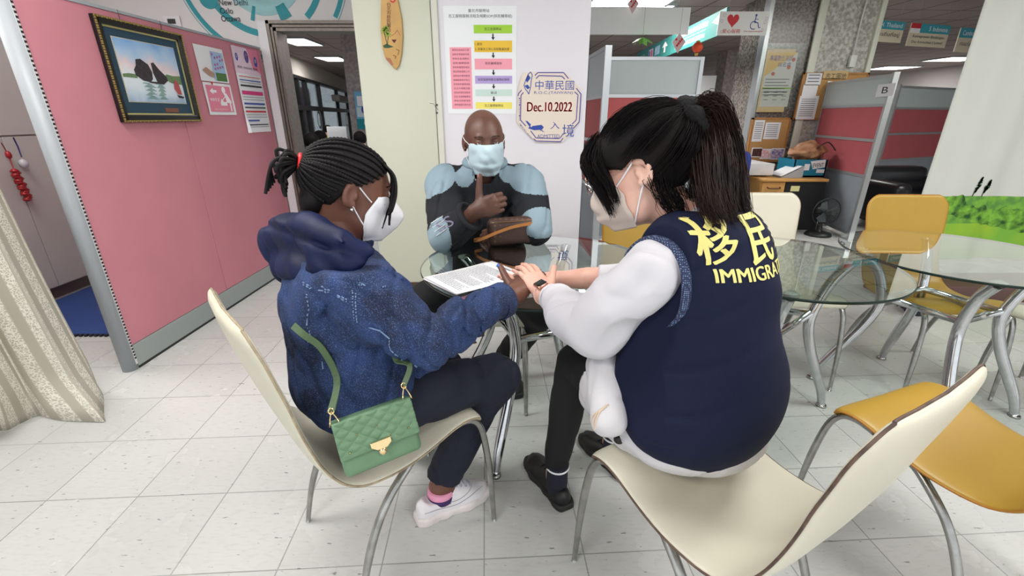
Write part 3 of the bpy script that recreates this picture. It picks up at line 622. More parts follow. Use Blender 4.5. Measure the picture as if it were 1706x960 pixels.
for q in ((640, 50), (646, 56), (643, 46)):
    c_ = q2(*q)
    for an in range(0, 360, 45): S.line([c_, (c_[0]+.022*math.cos(math.radians(an)), c_[1]+.02*math.sin(math.radians(an))+.006)], .005, lf)
S.line([q2(*p) for p in ((640, 53), (643, 66), (645, 74))], .004, dg); S.line([q2(*p) for p in ((647, 60), (646, 68), (646, 76))], .004, dg); S.poly([q2(*p) for p in ((638, 76), (644, 73), (656, 78), (648, 80), (640, 80))], dg)
S.line([q2(*p) for p in ((652, 60), (658, 56), (662, 50), (667, 60))], .003, br); S.poly([q2(*p) for p in ((652, 66), (661, 66), (657, 72))], mar); S.poly([q2(*p) for p in ((642, 96), (650, 97), (656, 108), (652, 109))], M('plaque_scar', (170, 110, 84), .7)); S.line([q2(*p) for p in ((660, 82), (665, 84), (663, 92))], .003, mar); S.line([q2(*p) for p in ((655, 92), (660, 94), (658, 98))], .003, mar)
S.build('painting', o)
b = MB()
for q in ((728, 175), (728, 188)): p = AY(*q, WY-.023); b.box(p, (.011, .006, .011), None, None)
b.tube([AY(716, 172, WY-.03), AY(722, 173, WY-.03), AY(730, 183, WY-.03)], .0015, 6); o = b.build('wall_hook', M('hook_dark', (70, 66, 64), .5, .3)); tag(o, 'pair of small dark wall hooks with a bent wire beside the column', 'hook')
# ================================================================ CHAIRS
PROF = [(.0, .418), (-.012, .437), (-.05, .447), (-.10, .44), (-.17, .418), (-.24, .404), (-.31, .404), (-.36, .414), (-.395, .437), (-.42, .47), (-.44, .51), (-.457, .56), (-.474, .62), (-.492, .69), (-.508, .755), (-.520, .81), (-.526, .842), (-.528, .868)]
def make_chair(col_mat, pipe_mat, label, cat='chair', leg_mat=None, group=None):
    """origin on the floor under the seat centre, facing +Y"""
    leg_mat = leg_mat or chrome_w; t = thing('dining_chair', label, 'chair', (0, 0, 0), group)
    pts = crom([V((0, s+.20, z)) for s, z in PROF], 3); n = len(pts); L = [0]
    for i in range(1, n): L.append(L[-1]+(pts[i]-pts[i-1]).length)
    tot = L[-1]; N2 = 28; rings = []
    for i, p in enumerate(pts):
        tg = (pts[min(i+1, n-1)]-pts[max(i-1, 0)]).normalized(); nrm = V((0, tg.z, -tg.y))   # sitter side
        d0 = L[i]; d1 = tot-L[i]; f = L[i]/tot
        w = .212-.018*math.exp(-((d0-.58)/.20)**2)
        def rc(d, r): return r-math.sqrt(max(0, r*r-(r-min(d, r))**2))
        w -= rc(d0+.004, .035)+rc(d1+.004, .085)
        th = .012*min(1, math.sqrt(min(1, (d0+.002)/.012)))*min(1, math.sqrt(min(1, (d1+.002)/.012)))
        dish = .005+.011*min(1, max(0, (p.z-.45)/.25))**2
        r = []
        for j in range(N2):
            q = 2*math.pi*j/N2; cx = math.copysign(abs(math.cos(q))**.35, math.cos(q)); sy = math.copysign(abs(math.sin(q))**.8, math.sin(q))
            x = cx*w; r.append(p+V((x, 0, 0))+nrm*(sy*th+dish*(x/.21)**2))
        rings.append(r)
    k = next(i for i, p in enumerate(pts) if i > n*.3 and p.z > .475)
    def shell(i0, i1, name):
        b = MB(); vs = [v for r in rings[i0:i1+1] for v in r]; m_ = i1-i0+1; fs = []
        for i in range(m_-1):
            for j in range(N2): fs.append((i*N2+j, (i+1)*N2+j, (i+1)*N2+(j+1) % N2, i*N2+(j+1) % N2))
        if i0 == 0: fs.append(tuple(range(N2)))
        if i1 == n-1: fs.append(tuple((m_-1)*N2+j for j in range(N2))[::-1])
        b.add(vs, fs); return b.build(name, col_mat, t, fix=True)
    seat = shell(0, k, 'seat'); back = shell(k, n-1, 'backrest')
    for sgn, j in ((1, 0), (-1, N2//2)):
        for nm, a, c, par in (('seat', 0, k, seat), ('back', k, n-1, back)):
            b = MB(); b.tube([rings[i][j]+V((sgn*.0005, 0, 0)) for i in range(a, c+1)], .0028, 6); b.build('seam', pipe_mat, par)
    b = MB(); b.tube([r for r in rings[n-1][:N2//2+1]], .0026, 6); b.build('seam', pipe_mat, back)
    for sx in (-1, 1):
        f = crom([(sx*.178, .20-.10, .422), (sx*.183, .20-.05, .432), (sx*.188, .20-.012, .421), (sx*.192, .20+.012, .38), (sx*.196, .20+.026, .30), (sx*.20, .20+.037, .18), (sx*.203, .20+.046, .0)], 5)
        MB().tube(f, [.0125]*(len(f)-8)+[.0125-.004*i/7 for i in range(8)], 12, flat=.8).build('leg', leg_mat, t)
        r = crom([(sx*.165, .20-.12, .405), (sx*.172, .20-.19, .395), (sx*.180, .20-.24, .366), (sx*.188, .20-.30, .31), (sx*.193, .20-.345, .235), (sx*.199, .20-.385, .13), (sx*.205, .20-.415, .0)], 5)
        MB().tube(r, [.0125]*(len(r)-8)+[.0125-.004*i/7 for i in range(8)], 12, flat=.8).build('leg', leg_mat, t)
    b = MB()
    for sx in (-1, 1): b.tube(crom([(sx*.178, .12, .425), (sx*.172, .05, .402), (sx*.168, -.02, .388), (sx*.165, -.1, .388)], 4), .010, 10)
    b.tube([(-.17, .02, .389), (.17, .02, .389)], .009, 10); b.tube([(-.166, -.08, .388), (.166, -.08, .388)], .009, 10)
    b.build('seat_frame', leg_mat, t); return t
def z_back(z): return z > .5
def place(t, x, y, az):   # az = facing angle in degrees (math convention)
    t.location = (x, y, 0); t.rotation_euler = (0, 0, math.radians(az-90)); return t
pu_cream = M('cream_vinyl', (204, 200, 182), .42, noise=(3, .05), bump=(260, .12)); pu_yel = M('mustard_vinyl', (166, 132, 46), .42, noise=(3, .06), bump=(260, .12)); pu_white = M('ivory_vinyl', (220, 214, 200), .42, noise=(3, .04), bump=(260, .12))
pipe_c = M('cream_piping', (176, 160, 132), .6, noise=(40, .4)); pipe_b = M('brown_piping', (100, 78, 66), .6, noise=(50, .5)); pipe_y = M('mustard_piping', (168, 112, 36), .5)
c1 = place(make_chair(pu_cream, pipe_c, 'cream vinyl chair on which the person in the denim jacket sits'), -.378, 1.087, 42)
c2 = place(make_chair(pu_cream, pipe_b, 'cream vinyl chair with brown edge seam, under the person in the navy vest'), .485, .84, 119.3)
y1 = place(make_chair(pu_yel, pipe_y, 'mustard chair nearest the camera, at lower right corner'), 1.222, .985, 110.5)
def dupchair(src, x, y, az, label): c = copy_tree(src); c['label'] = label; return place(c, x, y, az)
dupchair(y1, 2.06, 2.02, 268, 'mustard chair behind the right glass table, in front of the landscape backdrop')
dupchair(y1, .66, 2.12, 262, 'mustard chair beside the coral partition, behind the person in the navy vest')
dupchair(c1, 1.345, 2.09, 270, 'cream chair with its back to the granite column, behind the middle glass table')
dupchair(c1, 2.48, 1.70, 200, 'cream chair at the right photo edge beyond the right glass table')
dupchair(c1, -.14, 1.90, 270, 'cream chair under the man in the black and blue jacket')
# ================================================================ GLASS TABLES
g_top = glass_mat('table_glass', (240, 249, 245), 2.0, .07); g_clear = glass_mat('table_glass_under', (240, 249, 245), 0, 0); g_edge = M('glass_edge', (12, 34, 28), .3, spec=.3)
def glass_table(cx, cy, H_, r, azs, label):
    t = thing('glass_table', label, 'table', (cx, cy, 0), 'round glass tables')
    th = .010
    b = MB(); b.lathe([(r-.002, H_-th), (r, H_-th+.002), (r, H_-.002), (r-.002, H_)], (cx, cy, 0), 96, mat=g_edge)
    # faces of the slab in clear glass
    b.f = [f for f in b.f if len(f) == 4]; b.mi = b.mi[:len(b.f)]; b.sm = b.sm[:len(b.f)]
    n = 96
    for z, fl in ((H_-th, 1), (H_, 0)):
        vs = [(cx+(r-.002)*math.cos(2*math.pi*i/n), cy+(r-.002)*math.sin(2*math.pi*i/n), z) for i in range(n)]
        b.add(vs, [tuple(range(n))[::-1] if fl else tuple(range(n))], g_clear if fl else g_top, False)
    b.build('tabletop', None, t)
    for az in azs:
        a = math.radians(az); u = V((math.cos(a), math.sin(a), 0)); P = lambda rr, z: V((cx, cy, 0))+u*rr+V((0, 0, z))
        pts = crom([P(.335, H_-.022), P(.30, H_-.055), P(.252, .60), P(.215, .50), P(.212, .42), P(.25, .31), P(.31, .19), P(.36, .09), P(.385, .012)], 5)
        lg = MB().tube(pts, [.021]*(len(pts)-10)+[.021-.006*i/9 for i in range(10)], 16).build('leg', chrome, t)
        MB().lathe([(.014, 0), (.024, .004), (.024, .012), (.01, .016)], P(.335, H_-th-.0165), 20).build('top_pad', M('clear_pad', (200, 205, 205), .15), lg)
        MB().lathe([(.008, .012), (.02, .010), (.022, .0)], P(.387, 0), 20).build('foot_pad', chrome_w, lg)
    k = len(azs); b = MB()
    for i in range(k):
        a = math.radians(azs[i]); c_ = math.radians(azs[(i+1) % k]); p = V((cx+.20*math.cos(a), cy+.20*math.sin(a), .48)); q = V((cx+.20*math.cos(c_), cy+.20*math.sin(c_), .48)); b.tube([p, q], .015, 12)
    b.build('cross_ring', chrome, t); return t
glass_table(.102, 1.647, .72, .450, (65, 155, 245, 335), 'round glass table with chrome legs between the three seated people')
glass_table(1.046, 1.67, .72, .418, (8, 128, 248), 'middle round glass table, directly right of the person in the navy vest')
glass_table(1.886, 1.803, .71, .420, (66, 156, 246, 336), 'right round glass table in front of the landscape backdrop')
# ================================================================ PARTITIONS RIGHT OF THE WHITE WALL
def partition(name, label, A, B, Hh, zb, th=.045):
    A = V((A[0], A[1], 0)); B = V((B[0], B[1], 0)); d = (B-A).normalized(); L = (B-A).length; R = Matrix.Rotation(math.atan2(d.y, d.x), 3, 'Z'); n = V((d.y, -d.x, 0))
    t = thing(name, label, 'partition', A)
    def bx(s0, s1, z0, z1, tt): return MB().box(A+d*(s0+s1)/2+V((0, 0, (z0+z1)/2)), (s1-s0, tt, z1-z0), R)
    for i, (z0, z1, mm, nm) in enumerate(zb): bx(.03, L-.03, z0+.012, z1-.012, th*.6).build(nm, mm, t)
    for i, z in enumerate(sorted(set([q[0] for q in zb]+[q[1] for q in zb]))): bx(.02, L-.02, z-.014, z+.014, th).build('rail', alu, t)
    for s in (0, L): bx(s-.0 if s == 0 else s-.035, s+.035 if s == 0 else s, 0, Hh+.014, th+.006).build('post', alu, t)
    return t, d, n
gp = M('grey_panel', (150, 158, 166), .6, noise=(4, .06))
z_a = AY(1003, 160, 3.8).z; z_b = AY(980, 237, 3.78).z; z_c = AY(975, 318, 3.78).z
bands = [(z_a, 1.74, frost, 'glass_panel'), (z_b, z_a, fabric_red, 'fabric_panel'), (z_c, z_b, fabric_red, 'fabric_panel'), (.08, z_c, gp, 'lower_panel')]
partition('office_partition', 'narrow coral and frosted glass partition standing against the white wall end', (.70, 4.48), (.735, 3.80), 1.74, bands)
z_d = AY(1100, 160, 4.5).z
bands2 = [(z_d, 1.74, frost, 'glass_panel'), (z_b, z_d, fabric_red, 'fabric_panel'), (z_c, z_b, fabric_red, 'fabric_panel'), (.08, z_c, gp, 'lower_panel')]
partition('office_partition', 'wide coral and frosted glass partition behind the head of the person in the navy vest', (.75, 4.52), (1.745, 4.53), 1.74, bands2)
bb = [(1.354, 1.62, frost, 'glass_panel'), (1.021, 1.354, fabric_rose, 'fabric_panel'), (.668, 1.021, fabric_rose, 'fabric_panel'), (.06, .668, gp, 'lower_panel')]
pt, d, n = partition('office_partition', 'rose partition with a letter B sheet on its frosted glass top', (3.85, 5.95), (3.68, 4.70), 1.634, bb)
nB = n if n.dot(V((0, 0, 0))-V((3.7, 5, 0))) > 0 else -n; 
def onB(px, py): 
    c0 = V((3.68, 4.70, 0))+nB*.03; return AP(px, py, c0, c0-d)
a = onB(1464, 141); c_ = onB(1488, 160); 
U = (V((c_.x, c_.y, 0))-V((a.x, a.y, 0))).normalized(); wS = (V((c_.x, c_.y, 0))-V((a.x, a.y, 0))).length; hS = a.z-c_.z
b = MB(); b.prism([a+nB*.002, a+U*wS+nB*.002, a+U*wS+V((0, 0, -hS))+nB*.002, a+V((0, 0, -hS))+nB*.002], nB, .002); o = b.build('letter_sheet', paper); tag(o, 'white sheet with a black letter B on the frosted partition top', 'paper sheet')
S = Sheet(a+nB*.0045, U, (0, 0, -1), nB); S.text(wS*.32, hS*.24, hS*.5, 'B', ink, wS*.34); S.build('print', o)
partition('office_partition', 'farther rose and frosted partition behind the black armchair', (5.15, 6.5), (6.7, 7.2), 1.634, bb)
# ================================================================ HANGING SIGNS
def strings(o, pts):
    for p in pts: MB().tube([p, V((p[0], p[1], CEIL))], .0022, 5).build('hanging_wire', M('wire', (150, 150, 150), .4, .5), o)
def board(name, label, cat, P_, U, w, h, mat, th=.012):
    U = V(U).normalized(); N = V((U.y, -U.x, 0)); b = MB(); b.prism([V(P_), V(P_)+U*w, V(P_)+U*w+V((0, 0, -h)), V(P_)+V((0, 0, -h))], -N, th); o = b.build(name, mat, bevel=.001); tag(o, label, cat)
    return o, Sheet(V(P_)+N*.0004, U, (0, 0, -1), N)
a = AY(985, 12, 5.5); o, S = board('hanging_board', 'blank white board hanging from the ceiling above the coral partitions', 'sign', a, (1, .01, 0), 1.07, .255, M('board_blank', (240, 248, 246), .5)); strings(o, [a+V((.2, 0, 0)), a+V((.95, .01, 0))])
a = AY(1200, 19, 5.5); w, h = .535, .225; o, S = board('hanging_sign', 'white hanging sign with red heart and blue wheelchair symbol', 'sign', a, (1, .0, 0), w, h, M('sign_white', (228, 230, 226), .5)); strings(o, [a+V((.1, 0, 0)), a+V((.43, 0, 0))])
hp = []
for k in range(32):
    t_ = 2*math.pi*k/32; hp.append((w*.28+.0042*16*math.sin(t_)**3*.95, h*.36-.0045*(13*math.cos(t_)-5*math.cos(2*t_)-2*math.cos(3*t_)-math.cos(4*t_))))
S.poly(hp, red); bl = M('sign_blue', (38, 62, 150), .5)
S.ell(w*.735, h*.16, .011, .012, bl, step=1); S.line([(w*.735, h*.2), (w*.72, h*.46), (w*.79, h*.47), (w*.82, h*.68), (w*.85, h*.67)], .009, bl); S.line([(w*.73, h*.32), (w*.79, h*.33)], .006, bl); S.ring(w*.715, h*.58, .037, .008, bl, 60, 300, 24)
S.text(w*.1, h*.73, h*.18, '愛心服務', red, w*.36); S.text(w*.53, h*.8, h*.08, 'The disadvantaged', red, w*.38)
for q in ((.1, .15), (.06, .4), (.93, .45), (.9, .78), (.09, .85), (.95, .3)): S.ring(w*q[0], h*q[1], .014, .004, M('sign_lilac', (196, 176, 206), .6), 0, 360, 12)
S.build('print', o)
# long teal direction signs running away from the camera
def teal_board(p_near, p_far, zt, zb, label, prt):
    pn, pf = V(p_near), V(p_far); U = (pn-pf).normalized(); w = (pn-pf).length; N = V((U.y, -U.x, 0)); 
    if N.x > 0: pass
    b = MB(); b.prism([pf+V((0, 0, zt)), pn+V((0, 0, zt)), pn+V((0, 0, zb)), pf+V((0, 0, zb))], -N, .02); o = b.build('direction_sign', tealg); tag(o, label, 'sign', 'teal direction signs'); S = Sheet(pf+V((0, 0, zt))+N*.0006, U, (0, 0, -1), N); prt(S, w, zt-zb); S.build('print', o); strings(o, [pf+U*.3+V((0, 0, zt)), pn-U*.3+V((0, 0, zt))]); return o
def pr1(S, w, h):
    S.text(w*.12, h*.14, h*.26, '新北縣服務站移民署櫃台', wpr, w*.62); S.text(w*.05, h*.46, h*.1, 'Application and service counter', wpr, w*.66); S.text(w*.1, h*.62, h*.22, '入出國及移民署服務站', wpr, w*.6); S.poly([(w*.80, h*.35), (w*.9, h*.12), (w*.9, h*.28), (w*.98, h*.28), (w*.98, h*.4), (w*.9, h*.4), (w*.9, h*.55)], wpr)
def pr2(S, w, h):
    S.rect(w*.42, h*.2, w*.13, h*.6, M('restroom', (215, 190, 225), .6), 1); S.line([(w*.45, h*.3), (w*.45, h*.7)], w*.03, bl); S.line([(w*.51, h*.3), (w*.51, h*.7)], w*.03, red); S.rect(w*.6, h*.2, w*.14, h*.5, M('lift', (150, 190, 215), .6), 1); S.text(w*.62, h*.3, h*.2, '圖', wpr)
    S.poly([(w*.8, h*.45), (w*.87, h*.15), (w*.94, h*.45), (w*.89, h*.45), (w*.89, h*.75), (w*.85, h*.75), (w*.85, h*.45)], wpr); S.text(w*.1, h*.3, h*.3, '出口', wpr, w*.18)
teal_board((2.315, 5.55, 0), (2.325, 7.35, 0), 2.35, 2.10, 'nearer half of the long teal direction sign, with two text lines and an arrow', pr1)
teal_board((2.325, 7.38, 0), (2.33, 9.3, 0), 2.35, 2.10, 'farther half of the long teal direction sign, with restroom symbols', pr2)
# three country counter signs
tb = M('country_teal', (60, 158, 176), .5); cr2 = M('country_cream', (214, 204, 180), .6)
for (pl, pr_, pb_, num, nm, l1, l2, flag, lb) in (((1438, 31), (1509, 38), (1502, 73), '4', 'Thailand', 'ขอบริการถิ่นที่อยู่', None, 'th', 'counter sign 4 Thailand, leftmost of the hanging country signs'), ((1520, 38), (1585, 43), (1577, 80), '5', 'Indonesia', 'Keimigrasian Bimbingan', 'Dan Konsultasi ( Loket)', 'id', 'counter sign 5 Indonesia with red and white flag, middle of the country signs'), ((1602, 46), (1665, 51), (1655, 90), '6', 'Cambodia', 'ការណែនាំអន្តោប្រវេសន៍', None, '', 'Cambodia counter sign, partly behind the backdrop curtain')):
    y = 6.1+(pl[0]-1438)/170*.75; a = AY(*pl, y); b2 = AY(*pr_, y+.2); U = V((b2.x-a.x, b2.y-a.y, 0)); w = U.length; c_ = AY(*pb_, y+.2); h = b2.z-c_.z
    o, S = board('country_sign', lb, 'sign', a, U, w, h, cr2); S.rect(0, 0, w, h*.4, tb, 1)
    if flag == 'th': S.rect(0, 0, w*.2, h*.4, wpr, 1); S.rect(0, 0, w*.2, h*.07, red); S.rect(0, h*.33, w*.2, h*.07, red); S.rect(0, h*.13, w*.2, h*.14, bl)
    if flag == 'id': S.rect(0, 0, w*.24, h*.22, red); S.rect(0, h*.22, w*.24, h*.2, wpr)
    S.k += 1; S.text(w*.46, h*.1, h*.2, num, wpr); S.text(w*.56 if flag else w*.08, h*.1, h*.2, nm, wpr, w*.38)
    if l2: S.text(w*.1, h*.5, h*.15, l1, ink, w*.8); S.text(w*.1, h*.74, h*.15, l2, ink, w*.8)
    else: S.text(w*.08, h*.52, h*.26, l1, ink, w*.84)
    S.build('print', o); strings(o, [a+U*.15, a+U*.85])
# small festive ornaments
def ornament(name, label, px, py, y, sc, kind):
    c = AY(px, py, y); t = thing(name, label, 'ornament', c)
    MB().tube([c, V((c.x, c.y, CEIL))], .0015, 5).build('string', M('wire', (150, 150, 150), .4, .5), t)
    if kind == 'lantern':
        MB().lathe([(.01, -.05*sc), (.034*sc, -.04*sc), (.052*sc, -.012*sc), (.052*sc, .012*sc), (.034*sc, .04*sc), (.01, .05*sc)], c, 20).build('lantern_body', M('lantern', (225, 80, 40), .5), t)
        MB().lathe([(.02*sc, .045*sc), (.02*sc, .06*sc)], c, 12).build('gilt_cap', gold, t); MB().lathe([(.018*sc, -.075*sc), (.02*sc, -.05*sc)], c, 12).build('gilt_ring', gold, t); MB().lathe([(.02*sc, -.16*sc), (.012*sc, -.08*sc)], c, 10).build('tassel', redg, t)
    elif kind == 'leaf':
        b = MB(); lm = leafm
        for k in range(6): 
            a_ = k*1.1; u = V((math.cos(a_), math.sin(a_)*.5, -.5)).normalized(); s_ = V((u.y, -u.x, .3)).normalized(); b.prism([c, c+u*.06+s_*.03, c+u*.13, c+u*.06-s_*.03], V((0, 1, .2)), .002)
        b.build('leaves', M('leaf_green', (110, 180, 70), .5), t)
    else:
        b = MB(); b.prism([c+V((0, 0, .07*sc)), c+V((.06*sc, 0, 0)), c+V((0, 0, -.09*sc)), c+V((-.06*sc, 0, 0))], (0, 1, 0), .01); b.build('paper_body', M('paper_ornament', (226, 200, 200), .7), t)
        S = Sheet(c+V((0, -.001, 0)), (1, 0, 0), (0, 0, -1), (0, -1, 0)); 
        for k in range(5): S.ell(-.025*sc+.012*k*sc, -.02*sc+.016*((k*3) % 4)*sc, .01*sc, .01*sc, red)
        S.build('red_pattern', t)
ornament('paper_lantern', 'small orange red lantern hanging below the teal sign', 1162, 79, 5.2, 1.0, 'lantern')
ornament('paper_charm', 'white and red paper charm above the blank white board', 1055, 6, 5.45, 1.0, 'paper')
ornament('paper_charm', 'white and red paper charm dangling in front of the teal sign', 1131, 70, 5.45, 1.2, 'paper')
ornament('leaf_charm', 'green leaf charm dangling under the blank white board', 1071, 62, 5.45, 1.0, 'leaf')
# ================================================================ GRANITE COLUMN, BOARDS
CY = 6.0
def cx_(px, py): return AY(px, py, CY).x
xa, xb, xc = cx_(1290, 2), cx_(1372, 2), cx_(1466, 2)
struct('wall_granite', MB().span((xa, CY, 0), (xb, CY+.7, CEIL)), granite('granite_dark', (150, 142, 134), (96, 92, 88), 60))
struct('wall_marble', MB().span((xb+.001, CY-.02, 0), (xc, CY+.7, CEIL)), granite('granite_light', (206, 206, 200), (160, 158, 150), 45))
crt = M('column_trim', (220, 224, 208), .5)
b = MB(); b.span((xb-.05, CY-.05, 0), (xb+.045, CY-.02, CEIL), None, .01); b.span((xc-.0, CY-.06, 0), (xc+.06, CY+.0, CEIL), None, .01); struct('trim_4', b, crt)
struct('trim_5', MB().span((xa-.05, CY-.03, 0), (xa+.0, CY+.1, CEIL)), alu)
b = MB(); p1 = AY(1446, -5, CY-.05); p2 = AY(1436, 30, CY-.05); p3 = AY(1420, 95, CY-.05); b.tube([p1, p2, p3], .008, 8); b.box(AY(1420, 102, CY-.05), (.075, .04, .13), None, None, .005); o = b.build('power_socket', M('socket2', (225, 228, 222), .5)); tag(o, 'white socket box and cable on the light marble column', 'socket')
# poster in an acrylic holder
def skew_board(name, label, cat, tl, tr, bl_, y, mat, th=.01):
    A = AY(*tl, y); x1 = AY(*tr, y).x; z0 = AY(*bl_, y).z; A = V(((A.x+AY(*bl_, y).x)/2, y, A.z)); return board(name, label, cat, A, (1, 0, 0), x1-A.x, A.z-z0, mat, th)
y = CY-.04
o, S = skew_board('wall_poster', 'yellow and white notice poster in acrylic holder on the dark granite column', 'poster', (1283, 82), (1330, 66), (1256, 187), y, M('poster_yellow', (236, 206, 150), .6)); A_ = S.O
w = AY(1326, 120, y).x-A_.x; h = A_.z-AY(1258, 187, y).z
S.rect(w*.05, h*.05, w*.9, h*.86, M('poster_inner', (230, 228, 220), .6), 1); S.poly([(w*.05, h*.05), (w*.95, h*.05), (w*.05, h*.42)], M('poster_orange', (240, 200, 110), .6)); S.text(w*.12, h*.09, h*.09, '專屬數位測試', purple_p, w*.7); S.text(w*.4, h*.2, h*.07, '報名處', purple_p, w*.4)
for q in ((.85, .16), (.75, .28), (.3, .38)): S.ell(w*q[0], h*q[1], .022, .022, M('poster_ring', (200, 96, 60), .6), step=0)
S.k += 1
for k in range(6): S.rect(w*.1, h*(.46+.05*k), w*(.75-.1*(k % 2)), h*.012, inkg)
S.rect(w*.05, h*.6, w*.9, h*.02, green_p); S.rect(w*.08, h*.64, w*.84, h*.22, M('poster_table', (224, 226, 214), .7), 1)
for k in range(3): 
    for j in range(3): S.rect(w*(.14+.28*k), h*(.67+.06*j), w*.14, h*.01, inkg)
S.build('print', o)
gA = glass_mat('acrylic', (246, 248, 248), .25, .01); b = MB(); b.span((A_.x-.05, y-.03, A_.z-h-.05), (A_.x+w+.06, y-.025, A_.z+.06)); q = b.build('acrylic_cover', gA); q.parent = o
y = CY-.05
def corkboard(label, x0, x1, z0, z1):
    t = thing('cork_board', label, 'notice board', (x0, y, z0)); MB().span((x0+.02, y, z0+.02), (x1-.02, y+.015, z1-.02)).build('cork_sheet', cork, t)
    b = MB()
    for a_, c_ in (((x0, y-.008, z0), (x1, y+.02, z0+.022)), ((x0, y-.008, z1-.022), (x1, y+.02, z1)), ((x0, y-.008, z0), (x0+.022, y+.02, z1)), ((x1-.022, y-.008, z0), (x1, y+.02, z1))): b.span(a_, c_)
    b.build('frame', wood_e, t); return t
def sheet_on(label, tl, br, yy=None, lines=0, mat=None, name='pinned_paper'):
    yy = yy or y-.006; a_ = AY(*tl, yy); c_ = AY(*br, yy); o = MB().span((a_.x, yy-.003, c_.z), (c_.x, yy, a_.z)).build(name, mat or paper); tag(o, label, 'paper')
    if lines:
        S = Sheet((a_.x, yy-.0032, a_.z), (1, 0, 0), (0, 0, -1), (0, -1, 0)); ww, hh = c_.x-a_.x, a_.z-c_.z
        for k in range(lines): S.rect(ww*.12, hh*(.12+.8*k/lines), ww*.74, hh*.25/lines, inkg)
        S.build('print', o)
    return o
q1 = AY(1248, 200, y); q2_ = AY(1312, 200, y); corkboard('lower cork board on the dark granite column with papers and three photos', AY(1247, 235, y).x, AY(1311, 235, y).x, AY(1290, 270, y).z, AY(1260, 196, y).z)
sheet_on('narrow white paper, left on the lower cork board', (1258, 200), (1268, 236), lines=8); sheet_on('square white paper, right on the lower cork board', (1276, 204), (1296, 232), lines=7)
for (tl, br, mm, lb) in (((1253, 246), (1267, 262), M('photo_red', (110, 50, 44), .6, noise=(40, .6, (30, 30, 30))), 'dark red group photo, leftmost of three on cork board'), ((1268, 248), (1283, 265), M('photo_pink', (226, 150, 170), .6, noise=(40, .5, (240, 235, 230))), 'pink and white photo, middle of three on cork board'), ((1286, 247), (1304, 266), M('photo_blue', (60, 90, 170), .6, noise=(40, .5, (230, 200, 210))), 'blue photo, rightmost of three on cork board')):
    o = sheet_on(lb, tl, br, name='photo_print'); a_ = AY(*tl, y-.006); c_ = AY(*br, y-.006); S = Sheet((a_.x, y-.0094, a_.z), (1, 0, 0), (0, 0, -1), (0, -1, 0)); S.rect(.012, .012, c_.x-a_.x-.024, a_.z-c_.z-.024, mm); S.build('picture', o)
y = CY-.07
corkboard('upper cork board with title strip on the light marble column', AY(1330, 160, y).x, AY(1450, 117, y).x, AY(1330, 200, y).z, AY(1345, 121, y).z)
y -= .002
sheet_on('white sheet with green logo, topmost on the upper cork board', (1345, 122), (1366, 142), lines=3); sheet_on('blank white sheet below the one with green logo on the upper cork board', (1339, 141), (1359, 160)); sheet_on('long white sheet, lowest on the upper cork board', (1333, 160), (1356, 199), lines=9)
a_ = AY(1349, 128, y-.01); S = Sheet((a_.x, y-.0105, a_.z), (1, 0, 0), (0, 0, -1), (0, -1, 0))
o = sheet_on('wood toned strip titled in Chinese on the upper cork board', (1373, 118), (1411, 131), yy=y-.014, mat=M('title_wood', (206, 178, 128), .7), name='title_strip'); a_ = AY(1373, 118, y-.014); S = Sheet((a_.x, y-.0175, a_.z), (1, 0, 0), (0, 0, -1), (0, -1, 0)); S.text(.03, .025, .065, '志工園地', ink, .25); S.build('print', o)
# ================================================================ DESK, DRAWERS, FAN AND THE REST
mt = M('desk_marble', (206, 206, 206), .4, noise=(5, .2, (225, 225, 225)))
t = thing('counter_desk', 'white marble topped desk in front of the dark granite column', 'desk', (2.9, 5.5, 0)); za = .80
dx0, dx1 = AY(1150, 272, 5.3).x, AY(1290, 280, 5.3).x; dz = AY(1270, 273, 5.3).z
MB().span((dx0, 5.3, dz-.13), (dx1, 5.93, dz), None, .004).build('desktop', mt, t); MB().span((dx0+.05, 5.75, 0), (dx1-.03, 5.9, dz-.13)).build('back_panel', M('desk_grey', (104, 106, 108), .6), t)
for x in (dx0+.03, dx1-.06): MB().span((x, 5.4, 0), (x+.04, 5.9, dz-.13)).build('leg', M('desk_grey', (104, 106, 108), .6), t)
wd = M('drawer_wood', (208, 156, 88), .5, noise=(8, .1)); x0, x1 = AY(1270, 302, 5.15).x, AY(1378, 302, 5.15).x; zt = AY(1320, 298, 5.15).z; xm = AY(1311, 302, 5.15).x
t = thing('drawer_cabinet', 'low cabinet with wooden drawers and black side beside the desk fan', 'cabinet', ((x0+x1)/2, 5.4, 0))
MB().span((x0-.01, 5.12, zt-.03), (x1, 5.75, zt), None, .004).build('top', wd, t); MB().span((xm, 5.15, 0), (x1, 5.7, zt-.03)).build('side_panel', M('cab_black', (26, 26, 30), .5), t); MB().span((x0, 5.17, 0), (xm, 5.7, zt-.03)).build('carcass', wd, t)
nd = 3; dh = (zt-.05)/nd
for k in range(nd):
    d_ = MB().span((x0+.01, 5.15, .02+k*dh), (xm-.01, 5.17, .01+(k+1)*dh)).build('drawer', wd, t, bevel=.003); z_ = .02+k*dh+dh*.65; MB().tube(crom([((x0+xm)/2-.07, 5.148, z_), ((x0+xm)/2-.06, 5.12, z_-.01), ((x0+xm)/2+.06, 5.12, z_-.01), ((x0+xm)/2+.07, 5.148, z_)], 4), .007, 8).build('handle', M('handle_brown', (110, 70, 40), .4), d_)
o = MB().span((xm+.06, 5.146, zt-.14), (xm+.16, 5.149, zt-.08)).build('sticky_label', M('sticky', (226, 222, 160), .7)); tag(o, 'pale yellow sticky label on the black cabinet side', 'label')
zz = zt
tb_ = M('teal_box', (20, 120, 150), .5); bx0, bx1 = AY(1318, 290, 5.3).x, AY(1372, 290, 5.3).x
t = thing('storage_box', 'teal box standing on the wooden drawer cabinet', 'box', ((bx0+bx1)/2, 5.45, zz)); zb_ = AY(1345, 266, 5.3).z
